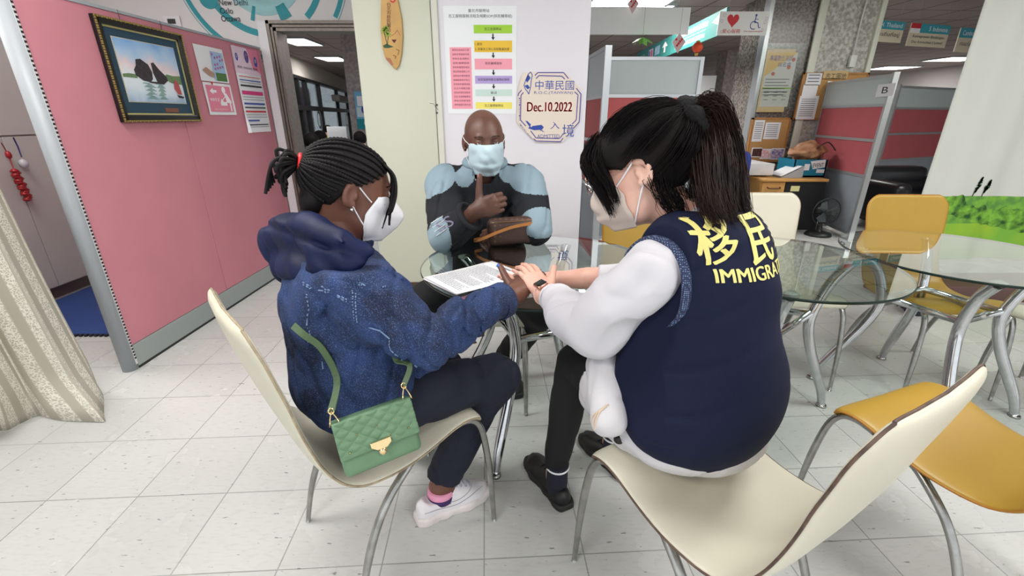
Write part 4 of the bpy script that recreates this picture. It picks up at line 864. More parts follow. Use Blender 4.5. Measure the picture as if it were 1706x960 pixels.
b = MB(); b.span((bx0, 5.28, zz+.001), (bx1, 5.295, zb_)); b.span((bx0, 5.6, zz+.001), (bx1, 5.615, zb_)); b.span((bx0, 5.28, zz+.001), (bx0+.015, 5.615, zb_)); b.span((bx1-.015, 5.28, zz+.001), (bx1, 5.615, zb_)); b.span((bx0, 5.28, zz+.001), (bx1, 5.615, zz+.02)); b.build('body', tb_, t)
b = MB(); b.span((bx0+.12, 5.275, zz+.08), (bx0+.18, 5.28, zz+.15)); b.span((bx0+.27, 5.275, zz+.05), (bx0+.36, 5.28, zz+.09)); b.build('label', paper, t)
# crumpled brown paper bag with a white tag
c = AY(1345, 262, 5.4)
def lump(c, r, amp, seed, n=26):
    b = MB(); rr = np.random.default_rng(seed); ph = rr.random((6, 3))*6; fr_ = rr.normal(size=(6, 3))*3
    def P(u, v):
        th = u*2*math.pi; f = (v-.5)*math.pi*.999; d = V((math.cos(th)*math.cos(f), math.sin(th)*math.cos(f), math.sin(f))); k = sum(math.sin(fr_[i][0]*d.x*2+fr_[i][1]*d.y*2+fr_[i][2]*d.z*2+ph[i][0]) for i in range(6))/6
        return V(c)+V((d.x*r[0], d.y*r[1], d.z*r[2]))*(1+amp*k)
    b.grid(P, n, n, closed_u=True); return b
t = thing('paper_bag', 'crumpled brown printed bag lying on the teal box', 'bag', (c.x, 5.45, zb_)); lump((c.x+.03, 5.45, zb_+.075), (.19, .13, .11), .35, 3).build('bag_body', M('bag_brown', (138, 84, 58), .5, noise=(14, .5, (196, 150, 110)), bump=(20, .8, .01)), t)
MB().tube(crom([(c.x+.02, 5.3, zb_+.12), (c.x+.12, 5.28, zb_+.19), (c.x+.24, 5.3, zb_+.10)], 6), .006, 8).build('handle', black, t)
S_o = MB(); S_o.prism([AY(1351, 269, 5.27), AY(1376, 266, 5.27), AY(1374, 279, 5.27), AY(1354, 282, 5.27)], (0, 1, 0), .003); q = S_o.build('name_tag', paper, t); aa = AY(1354, 271, 5.266); S = Sheet((aa.x, 5.265, aa.z), (1, 0, .05), (0, 0, -1), (0, -1, 0)); S.text(0.01, .01, .045, 'EVENT', ink, .12); S.build('print', q)
# tilted paper tray
t = thing('paper_tray', 'grey wedge paper tray with white papers left of the teal box', 'tray', (AY(1305, 298, 5.3).x, 5.35, zz)); xl, xr = AY(1293, 298, 5.3).x, AY(1333, 298, 5.3).x-.03
b = MB(); b.prism([V((xl, 5.22, zz+.001)), V((xr, 5.22, zz+.001)), V((xr, 5.22, zz+.13))], (0, 1, 0), .3); b.build('tray_body', M('tray_grey', (166, 170, 174), .4), t)
b = MB(); u = V((xr-xl, 0, .129)).normalized(); nn = V((-u.z, 0, u.x)); a_ = V((xl+.0, 5.2, zz+.012))+nn*.008; b.prism([a_, a_+u*.24, a_+u*.24+V((0, .24, 0)), a_+V((0, .24, 0))], nn, .006); b.build('papers', paper, t)
# desk fan
fc = AZ(1362, 392); t = thing('desk_fan', 'small black desk fan standing on the floor by partition B', 'fan', (fc.x, fc.y, 0)); fz = AY(1363, 352, fc.y).z; bk = M('fan_black', (30, 34, 34), .4); R_ = abs(AY(1385, 352, fc.y).x-AY(1340, 352, fc.y).x)/2
MB().lathe([(.13, 0), (.135, .01), (.12, .035), (.03, .05)], (fc.x, fc.y, 0), 24).build('base', bk, t); MB().tube([(fc.x, fc.y, .04), (fc.x, fc.y+.01, fz-.03)], [.028, .02], 12).build('stem', bk, t); MB().lathe([(.02, -.0), (.045, .02), (.045, .09), (.02, .12)], (fc.x, fc.y-.0, fz), 18, V((0, 1, 0))).build('motor', bk, t)
b = MB(); hub = V((fc.x, fc.y-.05, fz))
for k in range(36):
    a = 2*math.pi*k/36; u = V((math.cos(a), 0, math.sin(a)))
    b.tube([hub+u*.02+V((0, -.035, 0)), hub+u*R_*.8+V((0, -.03, 0)), hub+u*R_, hub+u*R_*.8+V((0, .03, 0))], .0012, 4)
b.tube([hub+V((math.cos(2*math.pi*k/40), 0, math.sin(2*math.pi*k/40)))*R_ for k in range(40)], .005, 6, closed=True); b.lathe([(.02, -.038), (.03, -.036), (.03, -.03)], hub, 16, V((0, 1, 0))); b.build('guard', bk, t)
for k in range(3):
    a = 2*math.pi*k/3; u = V((math.cos(a), 0, math.sin(a))); w_ = V((-math.sin(a), 0, math.cos(a))); b = MB(); b.prism([hub+u*.02-w_*.02, hub+u*R_*.7-w_*.045+V((0, .012, 0)), hub+u*R_*.82+w_*.01, hub+u*R_*.6+w_*.06+V((0, -.012, 0)), hub+u*.02+w_*.02], (0, 1, 0), .002); b.build('blade', M('fan_blade', (96, 104, 106), .3, alpha=.75), t)
# blue office chair at the desk
c = AY(1222, 285, 5.0); t = thing('office_chair', 'blue office chair back showing beside the long ponytail', 'chair', (c.x, c.y, 0)); bl_f = M('chair_blue', (48, 70, 150), .7)
b = MB(); 
def PB(u, v): x = (u-.5)*2; zz_ = (v-.5)*2; e = (1-min(1, abs(x))**4)**.25; f = (1-min(1, abs(zz_))**4)**.25; return V((c.x-.02+x*.20*f, c.y+.05*x*x, .70+zz_*.20*1))
b.grid(PB, 16, 16); b.build('backrest', bl_f, t, solid=.05); MB().lathe([(.02, .40), (.23, .41), (.24, .44), (.22, .47), (.02, .48)], (c.x-.02, c.y-.22, 0), 24).build('seat', bl_f, t); MB().tube([(c.x-.02, c.y-.2, .05), (c.x-.02, c.y-.2, .41)], .03, 12).build('gas_lift', black, t)
for k in range(5): a = 2*math.pi*k/5; MB().tube([(c.x-.02, c.y-.2, .09), (c.x-.02+.27*math.cos(a), c.y-.2+.27*math.sin(a), .05)], [.02, .014], 8).build('leg', black, t)
MB().tube([(c.x-.02, c.y-.1, .42), (c.x-.02, c.y+.05, .44), (c.x-.02, c.y+.05, .6)], .015, 8).build('back_bracket', black, t)
# black armchair
lea = M('black_leather', (26, 26, 30), .32, bump=(30, .3)); c = AY(1505, 300, 5.3); xL = AY(1452, 300, 5.3).x; xR = AY(1600, 300, 5.3).x; zT = AY(1505, 281, 5.4).z
t = thing('leather_armchair', 'wide black leather armchair between the rose partitions and the backdrop', 'armchair', ((xL+xR)/2, 5.5, 0))
MB().span((xL+.1, 5.6, .35), (xR-.1, 5.85, zT), None, .07).build('backrest', lea, t); MB().span((xL+.14, 5.52, .36), (xR-.14, 5.66, zT-.17), None, .06).build('back_cushion', lea, t); MB().span((xL+.14, 4.95, .22), (xR-.14, 5.6, .40), None, .06).build('seat_cushion', lea, t); MB().span((xL+.05, 5.0, .08), (xR-.05, 5.8, .24), None, .03).build('base', lea, t)
for x in (xL, xR-.2): MB().span((x, 4.9, .08), (x+.2, 5.75, .56), None, .07).build('armrest', lea, t)
for x in (xL+.08, xR-.08):
    for yy in (5.0, 5.7): MB().lathe([(.02, 0), (.025, .09)], (x, yy, 0), 10).build('foot', chrome, t)
# ================================================================ LANDSCAPE BACKDROP
BY = 3.3
xl = AY(1545, 335, BY).x-.04; zh = AY(1600, 326, BY).z
bd = M('backdrop_cloth', (204, 206, 198), .8, noise=(1.2, .06)); b = MB()
def PBk(u, v): x = xl+u*2.6; return V((x, BY+.02*math.sin(x*9)+.014*math.sin(x*23)*(.4+.6*v), .22+v*(CEIL-.25)))
b.grid(PBk, 90, 30); o = b.build('backdrop_curtain', bd, solid=.002); tag(o, 'tall white backdrop cloth printed with green meadow, bushes and two trees', 'backdrop')
def on(x, z, k=1): return V((x, BY+.02*math.sin(x*9)+.014*math.sin(x*23)*(.4+.6*(z-.22)/(CEIL-.25))-.0022-.0006*k, z))
def field(name, topf, botf, mat, k, n=80, x0=None, x1=None):
    b = MB(); x0 = x0 or xl+.002; x1 = x1 or xl+2.58
    b.grid(lambda u, v: on(x0+u*(x1-x0), botf(x0+u*(x1-x0))*(1-v)+topf(x0+u*(x1-x0))*v, k), n, 10); q = b.build(name, mat); q.parent = o; return q
gf = M('meadow_print', (150, 190, 50), .8, noise=(5, .1, (120, 178, 62))); gb = M('bush_print', (30, 78, 28), .8, noise=(17, .6, (128, 186, 60))); gs = M('strip_print', (122, 176, 60), .8, noise=(20, .4, (86, 140, 60)))
x_at = lambda px, py: AY(px, py, BY).x
zs = lambda px, py: AY(px, py, BY).z
h0 = zs(1600, 327); l0 = zs(1706, 412); 
field('meadow_print', lambda x: h0-.12, lambda x: .225, gf, 1)
field('far_field_print', lambda x: h0+.004*math.sin(x*8), lambda x: h0-.2, gs, 2)
xk = [x_at(1545, 330), x_at(1590, 370), x_at(1640, 378), x_at(1706, 388)]; zk = [zs(1545, 345), zs(1590, 362), zs(1640, 375), zs(1706, 388)]
def bot(x): return float(np.interp(x, xk, zk))
def top(x): return h0-.035+.045*math.exp(-((x-x_at(1585, 330))/.10)**2)-.06*(1-math.exp(-((x-x_at(1585, 330))/.2)**2))+.014*math.sin(x*31)+.01*math.sin(x*67)
field('bush_print', top, lambda x: bot(x)+.006*math.sin(x*60), gb, 3, 160)
rr3 = random.Random(3)
for px in (1618, 1633):
    c = on(x_at(px, 322), h0, 4); b = MB(); b.add([c+V((-.004, 0, 0)), c+V((.004, 0, 0)), c+V((.012, 0, .05)), c+V((.006, 0, .05))], [(0, 1, 2, 3)], None, False)
    hh = .105 if px == 1618 else .085
    P_ = [c+V((.008+.02*(f)+s_*(.018*math.sin(f*math.pi)**.7+.004), 0, .03+hh*f)) for s_, fs in ((1, [0, .2, .4, .6, .8, 1]), (-1, [.9, .7, .5, .3, .1])) for f in fs]; [b.add([c+V((.008+.02*f_+(rr3.random()-.5)*.030*math.sin(f_*math.pi)+a_*.009, 0, .03+hh*f_+b_*.009)) for a_, b_ in ((0, 1), (.9, .3), (.6, -.8), (-.6, -.8), (-.9, .3))], [(4, 3, 2, 1, 0)], None, False) for f_ in np.linspace(.02, 1, 26)]; q = b.build('tree_print', M('tree_print', (62, 92, 60), .8, noise=(60, .4))); q.parent = o
MB().tube([(xl-.02, BY, CEIL-.03), (xl+2.62, BY, CEIL-.03)], .015, 10).build('curtain_rail', alu).parent = o
# low dark platform and bag under the backdrop
o = MB().span((2.75, 2.95, 0), (5.4, 3.26, .12), None, .006).build('low_platform', M('platform_brown', (92, 66, 62), .6)); tag(o, 'low dark brown platform along the foot of the backdrop', 'platform')
c = AZ(1588, 462, .15); t = lump((2.72, 2.75, .11), (.10, .08, .11), .25, 9); o = t.build('dark_bag', M('bag_navy', (28, 30, 58), .6)); tag(o, 'dark navy bag on the floor behind the mustard chair by the backdrop', 'bag')
# ================================================================ FAR HALL DETAILS
gm = granite('granite_far', (176, 164, 162), (146, 136, 136), 30)
x0, x1 = AY(578, 150, 8.5).x, AY(640, 150, 8.5).x; struct('wall_pillar', MB().span((x0, 8.5, 0), (x1, 9.2, CEIL)), gm)
a = AY(589, 152, 8.46); o, S = board('wall_poster', 'light blue family poster on the far pillar seen through the doorway', 'poster', a, (1, 0, 0), .5, .62, M('poster_blue', (120, 180, 214), .6)); S.rect(.04, .08, .4, .16, wpr, 1); S.rect(.02, .26, .46, .16, M('poster_sky', (205, 222, 226), .6), 1); S.ell(.14, .3, .04, .06, bl); S.ell(.26, .31, .04, .06, green_p); S.ell(.36, .3, .04, .06, red); S.rect(0, .45, .5, .17, teal, 1); S.text(.12, .49, .07, '移民服務', wpr, .25); S.build('print', o)
c = WP(ws(560, 165)[0], ws(560, 165)[1], .18); b = MB(); b.box(c, (2.2, .26, .2), Matrix.Rotation(math.atan2(dW.y, dW.x), 3, 'Z'), None, .03); o = b.build('air_curtain', M('ac_grey', (150, 146, 142), .5)); tag(o, 'long grey air curtain above the glass doors of the far hall', 'air conditioner')
for k, (q, lb) in enumerate((((530, 200), 'round white emblem on the nearer glass door'), ((577, 200), 'round white emblem on the farther glass door'))):
    s0 = ws(*q)[0]; zc = ws(*q)[1]; b = MB(); pts = []; 
    for rr, mm in ((.34, wpr), (.24, bl), (.21, gold)):
        n_ = 30; cpt = WP(s0, zc, .03+.003*(rr < .3)); 
        for j in range(n_):
            a0, a1 = 2*math.pi*j/n_, 2*math.pi*(j+1)/n_; f = lambda a_, r_: cpt+dW*r_*math.cos(a_)+V((0, 0, r_*math.sin(a_))); b.add([f(a0, rr), f(a1, rr), f(a1, rr-.035), f(a0, rr-.035)], [(0, 1, 2, 3)], mm, False)
    o = b.build('door_emblem'); tag(o, lb, 'emblem')
# right far hall: kiosk, pillars, notice board, wall
x0, x1 = AY(1168, 200, 7.5).x, AY(1183, 200, 7.5).x; t = thing('ticket_kiosk', 'tall white kiosk with yellow leaflets behind the coral partition', 'kiosk', (x0, 7.5, 0)); zt = AY(1180, 126, 7.5).z; MB().span((x0-.2, 7.5, 0), (x1, 7.9, zt)).build('body', M('kiosk_white', (222, 222, 224), .5), t); MB().span((x1-.13, 7.49, 1.1), (x1-.02, 7.5, 1.45)).build('leaflets', M('leaflet', (216, 214, 120), .7), t); MB().span((x1-.11, 7.485, 1.5), (x1-.02, 7.5, 1.56)).build('display', black, t)
b = MB(); b.span((AY(1195, 200, 11).x, 11, 0), (AY(1218, 200, 11).x, 11.5, CEIL)); struct('wall_pillar_far', b, gm)
b = MB(); b.span((AY(1224, 200, 12.5).x, 12.5, 0), (AY(1290, 200, 12.5).x, 12.7, CEIL)); struct('wall_counter', b, M('counter_wall', (200, 198, 196), .7))
y = 12.45
x0, x1 = AY(1226, 200, y).x, AY(1262, 200, y).x; o, S = board('green_notice_board', 'green notice board with two white sheets at the far counter', 'notice board', (x0, y, AY(1230, 178, y).z), (1, 0, 0), x1-x0, AY(1230, 178, y).z-AY(1230, 215, y).z, M('board_green', (36, 110, 84), .6)); S.rect(.03, .12, .22, .42, paper); S.rect(.36, .1, .2, .42, paper); S.build('sheets', o)
o = MB().lathe([(.07, 0), (.08, .02), (.08, .42), (.04, .48), (.02, .55)], (AY(1204, 210, 9.5).x, 9.5, .9), 14).build('fire_extinguisher', M('ext_red', (190, 40, 46), .4)); tag(o, 'red fire extinguisher by the far grey pillar', 'fire extinguisher')
x0, x1 = AY(1150, 240, 9.4).x, AY(1262, 240, 9.4).x; t = thing('service_counter', 'grey service counter across the far hall', 'counter', ((x0+x1)/2, 9.5, 0)); MB().span((x0, 9.3, .86), (x1, 9.9, .9), None, .005).build('worktop', M('counter_top', (190, 190, 190), .4), t); MB().span((x0, 9.4, 0), (x1, 9.8, .86)).build('front', M('counter_front', (120, 116, 118), .6), t)
# ================================================================ SDF MODELLER (organic surfaces)
F32 = np.float32
def _a(v): return np.array([v[0], v[1], v[2]], F32)
def cone(a, b, ra, rb=None):
    a, b = _a(a), _a(b); rb = ra if rb is None else rb; d = b-a; L2 = float(d@d)+1e-12
    def f(P):
        q = P-a; t = np.clip((q@d)/L2, 0, 1); r = q-t[:, None]*d; return np.sqrt(np.einsum('ij,ij->i', r, r))-(ra+(rb-ra)*t)
    return f
def chain(pts, rs):
    fs = [cone(pts[i], pts[i+1], rs[i], rs[i+1]) for i in range(len(pts)-1)]
    def f(P):
        d = fs[0](P)
        for g in fs[1:]: d = np.minimum(d, g(P))
        return d
    return f
def ell(c, r, R=None):
    c = _a(c); r = np.array(r, F32); Rm = None if R is None else np.array(R, F32)
    def f(P):
        q = P-c
        if Rm is not None: q = q@Rm
        k0 = np.sqrt(np.einsum('ij,ij->i', q/r, q/r)); k1 = np.sqrt(np.einsum('ij,ij->i', q/(r*r), q/(r*r)))+1e-9
        return k0*(k0-1)/k1
    return f
def rbox(c, h, rad, R=None):
    c = _a(c); h = np.array(h, F32)-rad; Rm = None if R is None else np.array(R, F32)
    def f(P):
        q = P-c
        if Rm is not None: q = q@Rm
        q = np.abs(q)-h; return np.sqrt((np.maximum(q, 0)**2).sum(1))+np.minimum(q.max(1), 0)-rad
    return f
def smin(a, b, k):
    if k <= 0: return np.minimum(a, b)
    h = np.maximum(k-np.abs(a-b), 0)/k; return np.minimum(a, b)-h*h*k*.25
def U_(k, *fs):
    def f(P):
        d = fs[0](P)
        for g in fs[1:]: d = smin(d, g(P), k)
        return d
    return f
def sub(f, g, k=.004):
    return lambda P: -smin(-f(P), g(P), k)
def plane(p, n):          # keeps the side opposite to n
    p = _a(p); n = np.array(V(n).normalized(), F32); return lambda P: (P-p)@n
def cut(f, *pl):
    def h(P):
        d = f(P)
        for q in pl: d = np.maximum(d, q(P))
        return d
    return h
def wrinkle(f, amp, sc, seed=0, stretch=(1, 1, 1), n=5):
    rr = np.random.default_rng(seed); K = (rr.normal(size=(n, 3))*sc*np.array(stretch)).astype(F32); K2 = (rr.normal(size=(n, 3))*sc*.6).astype(F32); ph = (rr.random(n)*6).astype(F32)
    def g(P):
        d = f(P); s = 0
        for i in range(n): s = s+np.sin(P@K[i]+1.6*np.sin(P@K2[i]+ph[i])+ph[i])
        s = s/n; return d-amp*(s-.6*np.abs(s))
    return g
def crease(f, amp, sc, seed=0, stretch=(1, 1, 1), n=3, sharp=.22):
    # cloth folds: soft ridges parted by sharp valleys
    rr = np.random.default_rng(seed+77); st = np.array(stretch); K = (rr.normal(size=(n, 3))*sc*st).astype(F32); K2 = (rr.normal(size=(n, 3))*sc*.45).astype(F32); ph = (rr.random(n)*6).astype(F32); K3 = (rr.normal(size=(n, 3))*sc*.4).astype(F32)
    def g(P):
        d = f(P); s = 0
        for i in range(n):
            a = np.sin(P@K[i]+2.2*np.sin(P@K2[i]+ph[i])+ph[i]); m = .5+.5*np.sin(P@K3[i]+ph[i]*2); s = s+m*np.exp(-(a/sharp)**2)
        return d+amp*s-amp*.3
    return g
def polygonise(f, lo, hi, h, B=8, margin=1.7):
    lo = np.array(lo, F32); hi = np.array(hi, F32); nb = np.ceil((hi-lo)/(h*B)).astype(int); n = nb*B+1
    G = np.full(n, 1.0, F32); ci = np.indices(nb).reshape(3, -1).T; cen = lo+(ci+.5).astype(F32)*(B*h); dv = f(cen)
    act = np.abs(dv) < B*h*.87*margin
    for (i, j, k), s in zip(ci[~act], dv[~act]):
        if s < 0: G[i*B:(i+1)*B+1, j*B:(j+1)*B+1, k*B:(k+1)*B+1] = -1.0
    off = np.indices((B+1,)*3).reshape(3, -1).T
    A = ci[act]
    for s in range(0, len(A), 400):
        a = A[s:s+400]; idx = (a[:, None, :]*B+off[None]).reshape(-1, 3); vals = f(lo+idx.astype(F32)*h); G[idx[:, 0], idx[:, 1], idx[:, 2]] = vals
    S = G < 0; c = np.zeros(tuple(n-1), np.int8)
    for dx in (0, 1):
        for dy in (0, 1):
            for dz in (0, 1): c += S[dx:n[0]-1+dx, dy:n[1]-1+dy, dz:n[2]-1+dz]
    cells = np.argwhere((c > 0) & (c < 8)); 
    if len(cells) == 0: return np.zeros((0, 3)), []
    cid = np.full(tuple(n-1), -1, np.int32); cid[cells[:, 0], cells[:, 1], cells[:, 2]] = np.arange(len(cells))
    acc = np.zeros((len(cells), 3)); cnt = np.zeros(len(cells))
    cor = [(x, y, z) for x in (0, 1) for y in (0, 1) for z in (0, 1)]
    val = {q: G[cells[:, 0]+q[0], cells[:, 1]+q[1], cells[:, 2]+q[2]] for q in cor}
    for q in cor:
        for ax in range(3):
            if q[ax]: continue
            q2 = list(q); q2[ax] = 1; q2 = tuple(q2); v0, v1 = val[q], val[q2]; m = (v0 < 0) != (v1 < 0); t = np.zeros(len(cells)); t[m] = v0[m]/(v0[m]-v1[m])
            p = np.array(q, float)[None].repeat(len(cells), 0); p[:, ax] += t; acc[m] += p[m]; cnt[m] += 1
    vs = lo+(cells+acc/cnt[:, None])*h
    faces = []
    for ax in range(3):
        s0 = [slice(None)]*3; s1 = [slice(None)]*3; s0[ax] = slice(0, n[ax]-1); s1[ax] = slice(1, n[ax]); a, b = S[tuple(s0)], S[tuple(s1)]; E = np.argwhere(a != b); u, w = [(1, 2), (2, 0), (0, 1)][ax]
        E = E[(E[:, u] > 0) & (E[:, w] > 0) & (E[:, u] < n[u]-1) & (E[:, w] < n[w]-1)]; fl = a[E[:, 0], E[:, 1], E[:, 2]]
        def g(du, dw): q = E.copy(); q[:, u] += du; q[:, w] += dw; return cid[q[:, 0], q[:, 1], q[:, 2]]
        Q = np.stack([g(-1, -1), g(0, -1), g(0, 0), g(-1, 0)], 1); Q[~fl] = Q[~fl][:, ::-1]; faces.append(Q)
    Fq = np.concatenate(faces); Fq = Fq[(Fq >= 0).all(1)]
    return vs, Fq
def mesh_np(name, vs, Fq, mat, parent=None, smooth=True, mats=None, mi=None):
    off = np.array(parent_loc(parent)) if parent else np.zeros(3); me = bpy.data.meshes.new(name)
    vs = vs-off; me.vertices.add(len(vs)); me.vertices.foreach_set('co', vs.ravel()); k = Fq.shape[1]
    me.loops.add(len(Fq)*k); me.loops.foreach_set('vertex_index', Fq.ravel().astype(np.int32)); me.polygons.add(len(Fq)); me.polygons.foreach_set('loop_start', np.arange(len(Fq), dtype=np.int32)*k); me.polygons.foreach_set('loop_total', np.full(len(Fq), k, np.int32))
    for m_ in (mats or [mat]): me.materials.append(m_)
    if mi is not None: me.polygons.foreach_set('material_index', mi.astype(np.int32))
    me.polygons.foreach_set('use_smooth', np.ones(len(Fq), bool)); me.update(calc_edges=True); me.validate()
    o = bpy.data.objects.new(name, me); COL.objects.link(o)
    if parent: o.parent = parent
    return o
def sdf_obj(name, f, lo, hi, h, mat, parent=None, mats=None, matf=None, proj=None):
    vs, Fq = polygonise(f, lo, hi, h); mi = None
    if matf is not None: c = vs[Fq].mean(1); mi = matf(c)
    o = mesh_np(name, vs, Fq, mat, parent, mats=mats, mi=mi); return o
def sdf_multi(name, parts, mat, parent=None):     # several fields, one continuous mesh object
    VV = []; FF = []; o = 0
    for f, lo, hi, h in parts:
        vs, Fq = polygonise(f, lo, hi, h); VV.append(vs); FF.append(Fq+o); o += len(vs)
    return mesh_np(name, np.concatenate(VV), np.concatenate(FF), mat, parent)
def bounds(pts, m): p = np.array([tuple(q) for q in pts]); return p.min(0)-m, p.max(0)+m
def basis(fwd, up=V((0, 0, 1)), roll=0.0):      # columns: right, forward, up
    f = V(fwd).normalized(); r = f.cross(up).normalized(); u = r.cross(f)
    if roll: q = Matrix.Rotation(roll, 3, f); r = q @ r; u = q @ u
    return Matrix((r, f, u)).transposed()
class Head:
    """head in its own frame: x right, y face, z up; c = centre (mid height)"""
    def __init__(s, c, fwd, roll=0, scale=1.0, female=False):
        s.c = V(c); s.R = basis(fwd, roll=roll); s.k = scale; s.female = female; s.Rn = np.array(s.R, F32)
    def w(s, x, y, z): return s.c+s.R @ (V((x, y, z))*s.k)
    def e(s, c, r, rot=None):
        R = s.R if rot is None else s.R @ rot
        return ell(s.w(*c), [q*s.k for q in r], R)
    def cn(s, a, b, ra, rb): return cone(s.w(*a), s.w(*b), ra*s.k, rb*s.k)
    def skull(s, g=0.0):
        return U_(.03, s.e((0, -.022, .032), (.073+g, .094+g, .084+g)), s.e((0, .02, .01), (.066+g, .072+g, .085+g)))
    def field(s, ears=True, smile=False):
        fem = s.female
        f = U_(.03, s.skull(), s.e((0, .028, -.038), (.056 if fem else .061, .060, .066)), s.e((0, .062, -.088), (.024, .022, .020)), s.cn((-.03, .02, -.07), (.03, .02, -.07), .034, .034))
        f = U_(.012, f, s.e((.036, .062, -.012), (.024, .02, .018)), s.e((-.036, .062, -.012), (.024, .02, .018)), s.cn((-.032, .079, .030), (.032, .079, .030), .0085, .0085))
        f = sub(f, s.e((.032, .096, .012), (.017, .014, .011)), .012); f = sub(f, s.e((-.032, .096, .012), (.017, .014, .011)), .012)
        f = U_(.004, f, s.e((.031, .076, .011), (.0145, .0125, .0115)), s.e((-.031, .076, .011), (.0145, .0125, .0115)))
        f = U_(.010, f, s.cn((0, .084, .016), (0, .103, -.022), .007, .0105), s.e((.011, .094, -.027), (.008, .010, .007)), s.e((-.011, .094, -.027), (.008, .010, .007)))
        f = U_(.006, f, s.e((0, .088, -.050), (.021, .010, .0055)), s.e((0, .087, -.059), (.019, .011, .0065)))
        if ears:
            for sx_ in (-1, 1):
                rot = Matrix.Rotation(sx_*.35, 3, 'Z') @ Matrix.Rotation(-.18, 3, 'X')
                e1_ = s.e((sx_*.0765, -.012, .000), (.0085, .0185, .031), rot); e2_ = s.e((sx_*.086, -.008, .003), (.0075, .011, .019), rot)
                ear = sub(e1_, e2_, .006); ear = U_(.004, ear, s.e((sx_*.078, .000, -.004), (.004, .005, .007)), s.e((sx_*.077, -.004, -.024), (.006, .008, .009)))
                f = U_(.006, f, ear)
        return f
    def neck(s, base, r0=.052, r1=.062):
        return chain([s.w(0, -.028, -.04), s.w(0, -.03, -.085), base], [r0, r0, r1])
def hug(H, pts, lift, k=6):
    # lay a cord on the head surface
    f = H.field(); out = []; P = crom(pts, k); e = .0015
    for p in P:
        for _ in range(4):
            q = np.array([p, p+V((e, 0, 0)), p+V((0, e, 0)), p+V((0, 0, e))], F32); d = f(q); g = V(((d[1]-d[0])/e, (d[2]-d[0])/e, (d[3]-d[0])/e))
            if g.length < 1e-3: break
            g.normalize()
            if d[0] < lift: p = p+g*(lift-float(d[0]))
        out.append(p)
    return out
def eyes(H, parent, open_=1.0, iris=(50, 30, 20)):
    ew = M('eye_white', (226, 220, 214), .2); ei = M('eye_iris', iris, .1)
    for sx_ in (-1, 1):
        b = MB(); c = H.w(sx_*.0315, .0795, .0115); r = .0105*H.k
        b.lathe([(r*math.sin(a)*(1), r*math.cos(a)) for a in np.linspace(math.pi-.02, .02, 14)], c, 20, H.R @ V((0, 1, 0)), ew); b.lathe([(.0001, r*1.02), (r*.42, r*.925), (r*.5, r*.87)][::-1], c, 16, H.R @ V((0, 1, 0)), ei)
        b.build('eye', None, parent)
def brows(H, parent, mat):
    for sx_ in (-1, 1):
        MB().tube(crom([H.w(sx_*.012, .088, .028), H.w(sx_*.028, .0885, .034), H.w(sx_*.048, .076, .030)], 4), .0028, 6, flat=.6).build('eyebrow', mat, parent)
# hand: 21-point model. wrist w, direction d (to the knuckles), dorsal normal n, thumb on side s(+1: thumb towards d x n)
def hand_field(w, d, n, side, curls=(.35, .35, .4, .45), thumb=(.6, .3), L=.178, spread=.09, girth=1.0, splay=None, wrist_r=.024):
    d = V(d).normalized(); n = (V(n)-d*V(n).dot(d)).normalized(); t = d.cross(n)*side     # t points to the thumb side
    w = V(w); k = L/.178; g = girth*k
    kn = []; fs = []; tips = []
    offs = [(.028, .083), (.0095, .088), (-.010, .084), (-.0275, .076)]; ln = [(.040, .025, .021), (.045, .029, .022), (.042, .027, .022), (.033, .020, .020)]; rr = [.0088, .0092, .0086, .0076]
    palm = [ell(w+d*.047*k+t*.001*k, (.040*k, .046*k, .0145*g), Matrix((t, d, n)).transposed())]
    for i, (o, l) in enumerate(offs):
        base = w+d*l*k+t*o*k; kn.append(base); palm.append(cone(w+d*.02*k+t*o*.55*k, base, .0135*g, .0102*g))
        sp_ = (spread*(1.5-i)*.6) if splay is None else splay[i]; dd = (d*math.cos(sp_)+t*math.sin(sp_)).normalized(); ax = dd.cross(n).normalized()
        pts = [base]; c = curls[i]; c = c if hasattr(c, '__len__') else (c*.7, c*1.1, c*.7); a = 0
        for j in range(3):
            a += c[j]; v = Matrix.Rotation(-a, 3, ax) @ dd; pts.append(pts[-1]+v*ln[i][j]*k)
        fs.append(chain(pts, [rr[i]*g*1.06, rr[i]*g, rr[i]*g*.9, rr[i]*g*.78])); tips.append((pts[-1], v, Matrix.Rotation(-a, 3, ax) @ n, rr[i]*g*.78))
    # thumb leaves the side of the palm near its base
    tb = w+d*.018*k+t*.026*k-n*.004*k; ta, tcurl = thumb[0], thumb[1]; op = thumb[2] if len(thumb) > 2 else .25
    td = (d*math.cos(ta)+t*math.sin(ta)-n*op).normalized(); m1 = tb+td*.040*k; td2 = (td*math.cos(tcurl)+(-t*.5+d*.6-n*.3).normalized()*math.sin(tcurl)).normalized(); m2 = m1+td2*.031*k; m3 = m2+td2*.024*k
    th = chain([tb, m1, m2, m3], [.0155*g, .0118*g, .0102*g, .0086*g])
    pal = U_(.012*k, *palm, cone(w-d*.01, w+d*.03*k, wrist_r, wrist_r*.95)); f = U_(.010*k, pal, th)
    fin = fs[0]
    def fingers(P):
        q = fs[0](P)
        for z in fs[1:]: q = smin(q, z(P), .0015)
        return q
    tips.append((m3, td2, (n*.4+t*.8).normalized(), .0086*g))
    return (lambda P: smin(f(P), fingers(P), .005)), tips, kn
def nails(tips, mat, parent, idx=None):
    for i, (p, v, n, r) in enumerate(tips):
        if idx is not None and i not in idx: continue
        v = V(v).normalized(); n = (V(n)-v*V(n).dot(v)).normalized(); s_ = v.cross(n); b = MB()
        def P(a, c): x = (a-.5)*2; return p+v*((c-.45)*.012)+s_*(x*r*.72)+n*(r*math.sqrt(max(0, 1-(x*.72)**2))+.0004)-n*(.0012*max(0, c-.7)*3)
        b.grid(P, 6, 6); b.build('nail', mat, parent, solid=.0006)
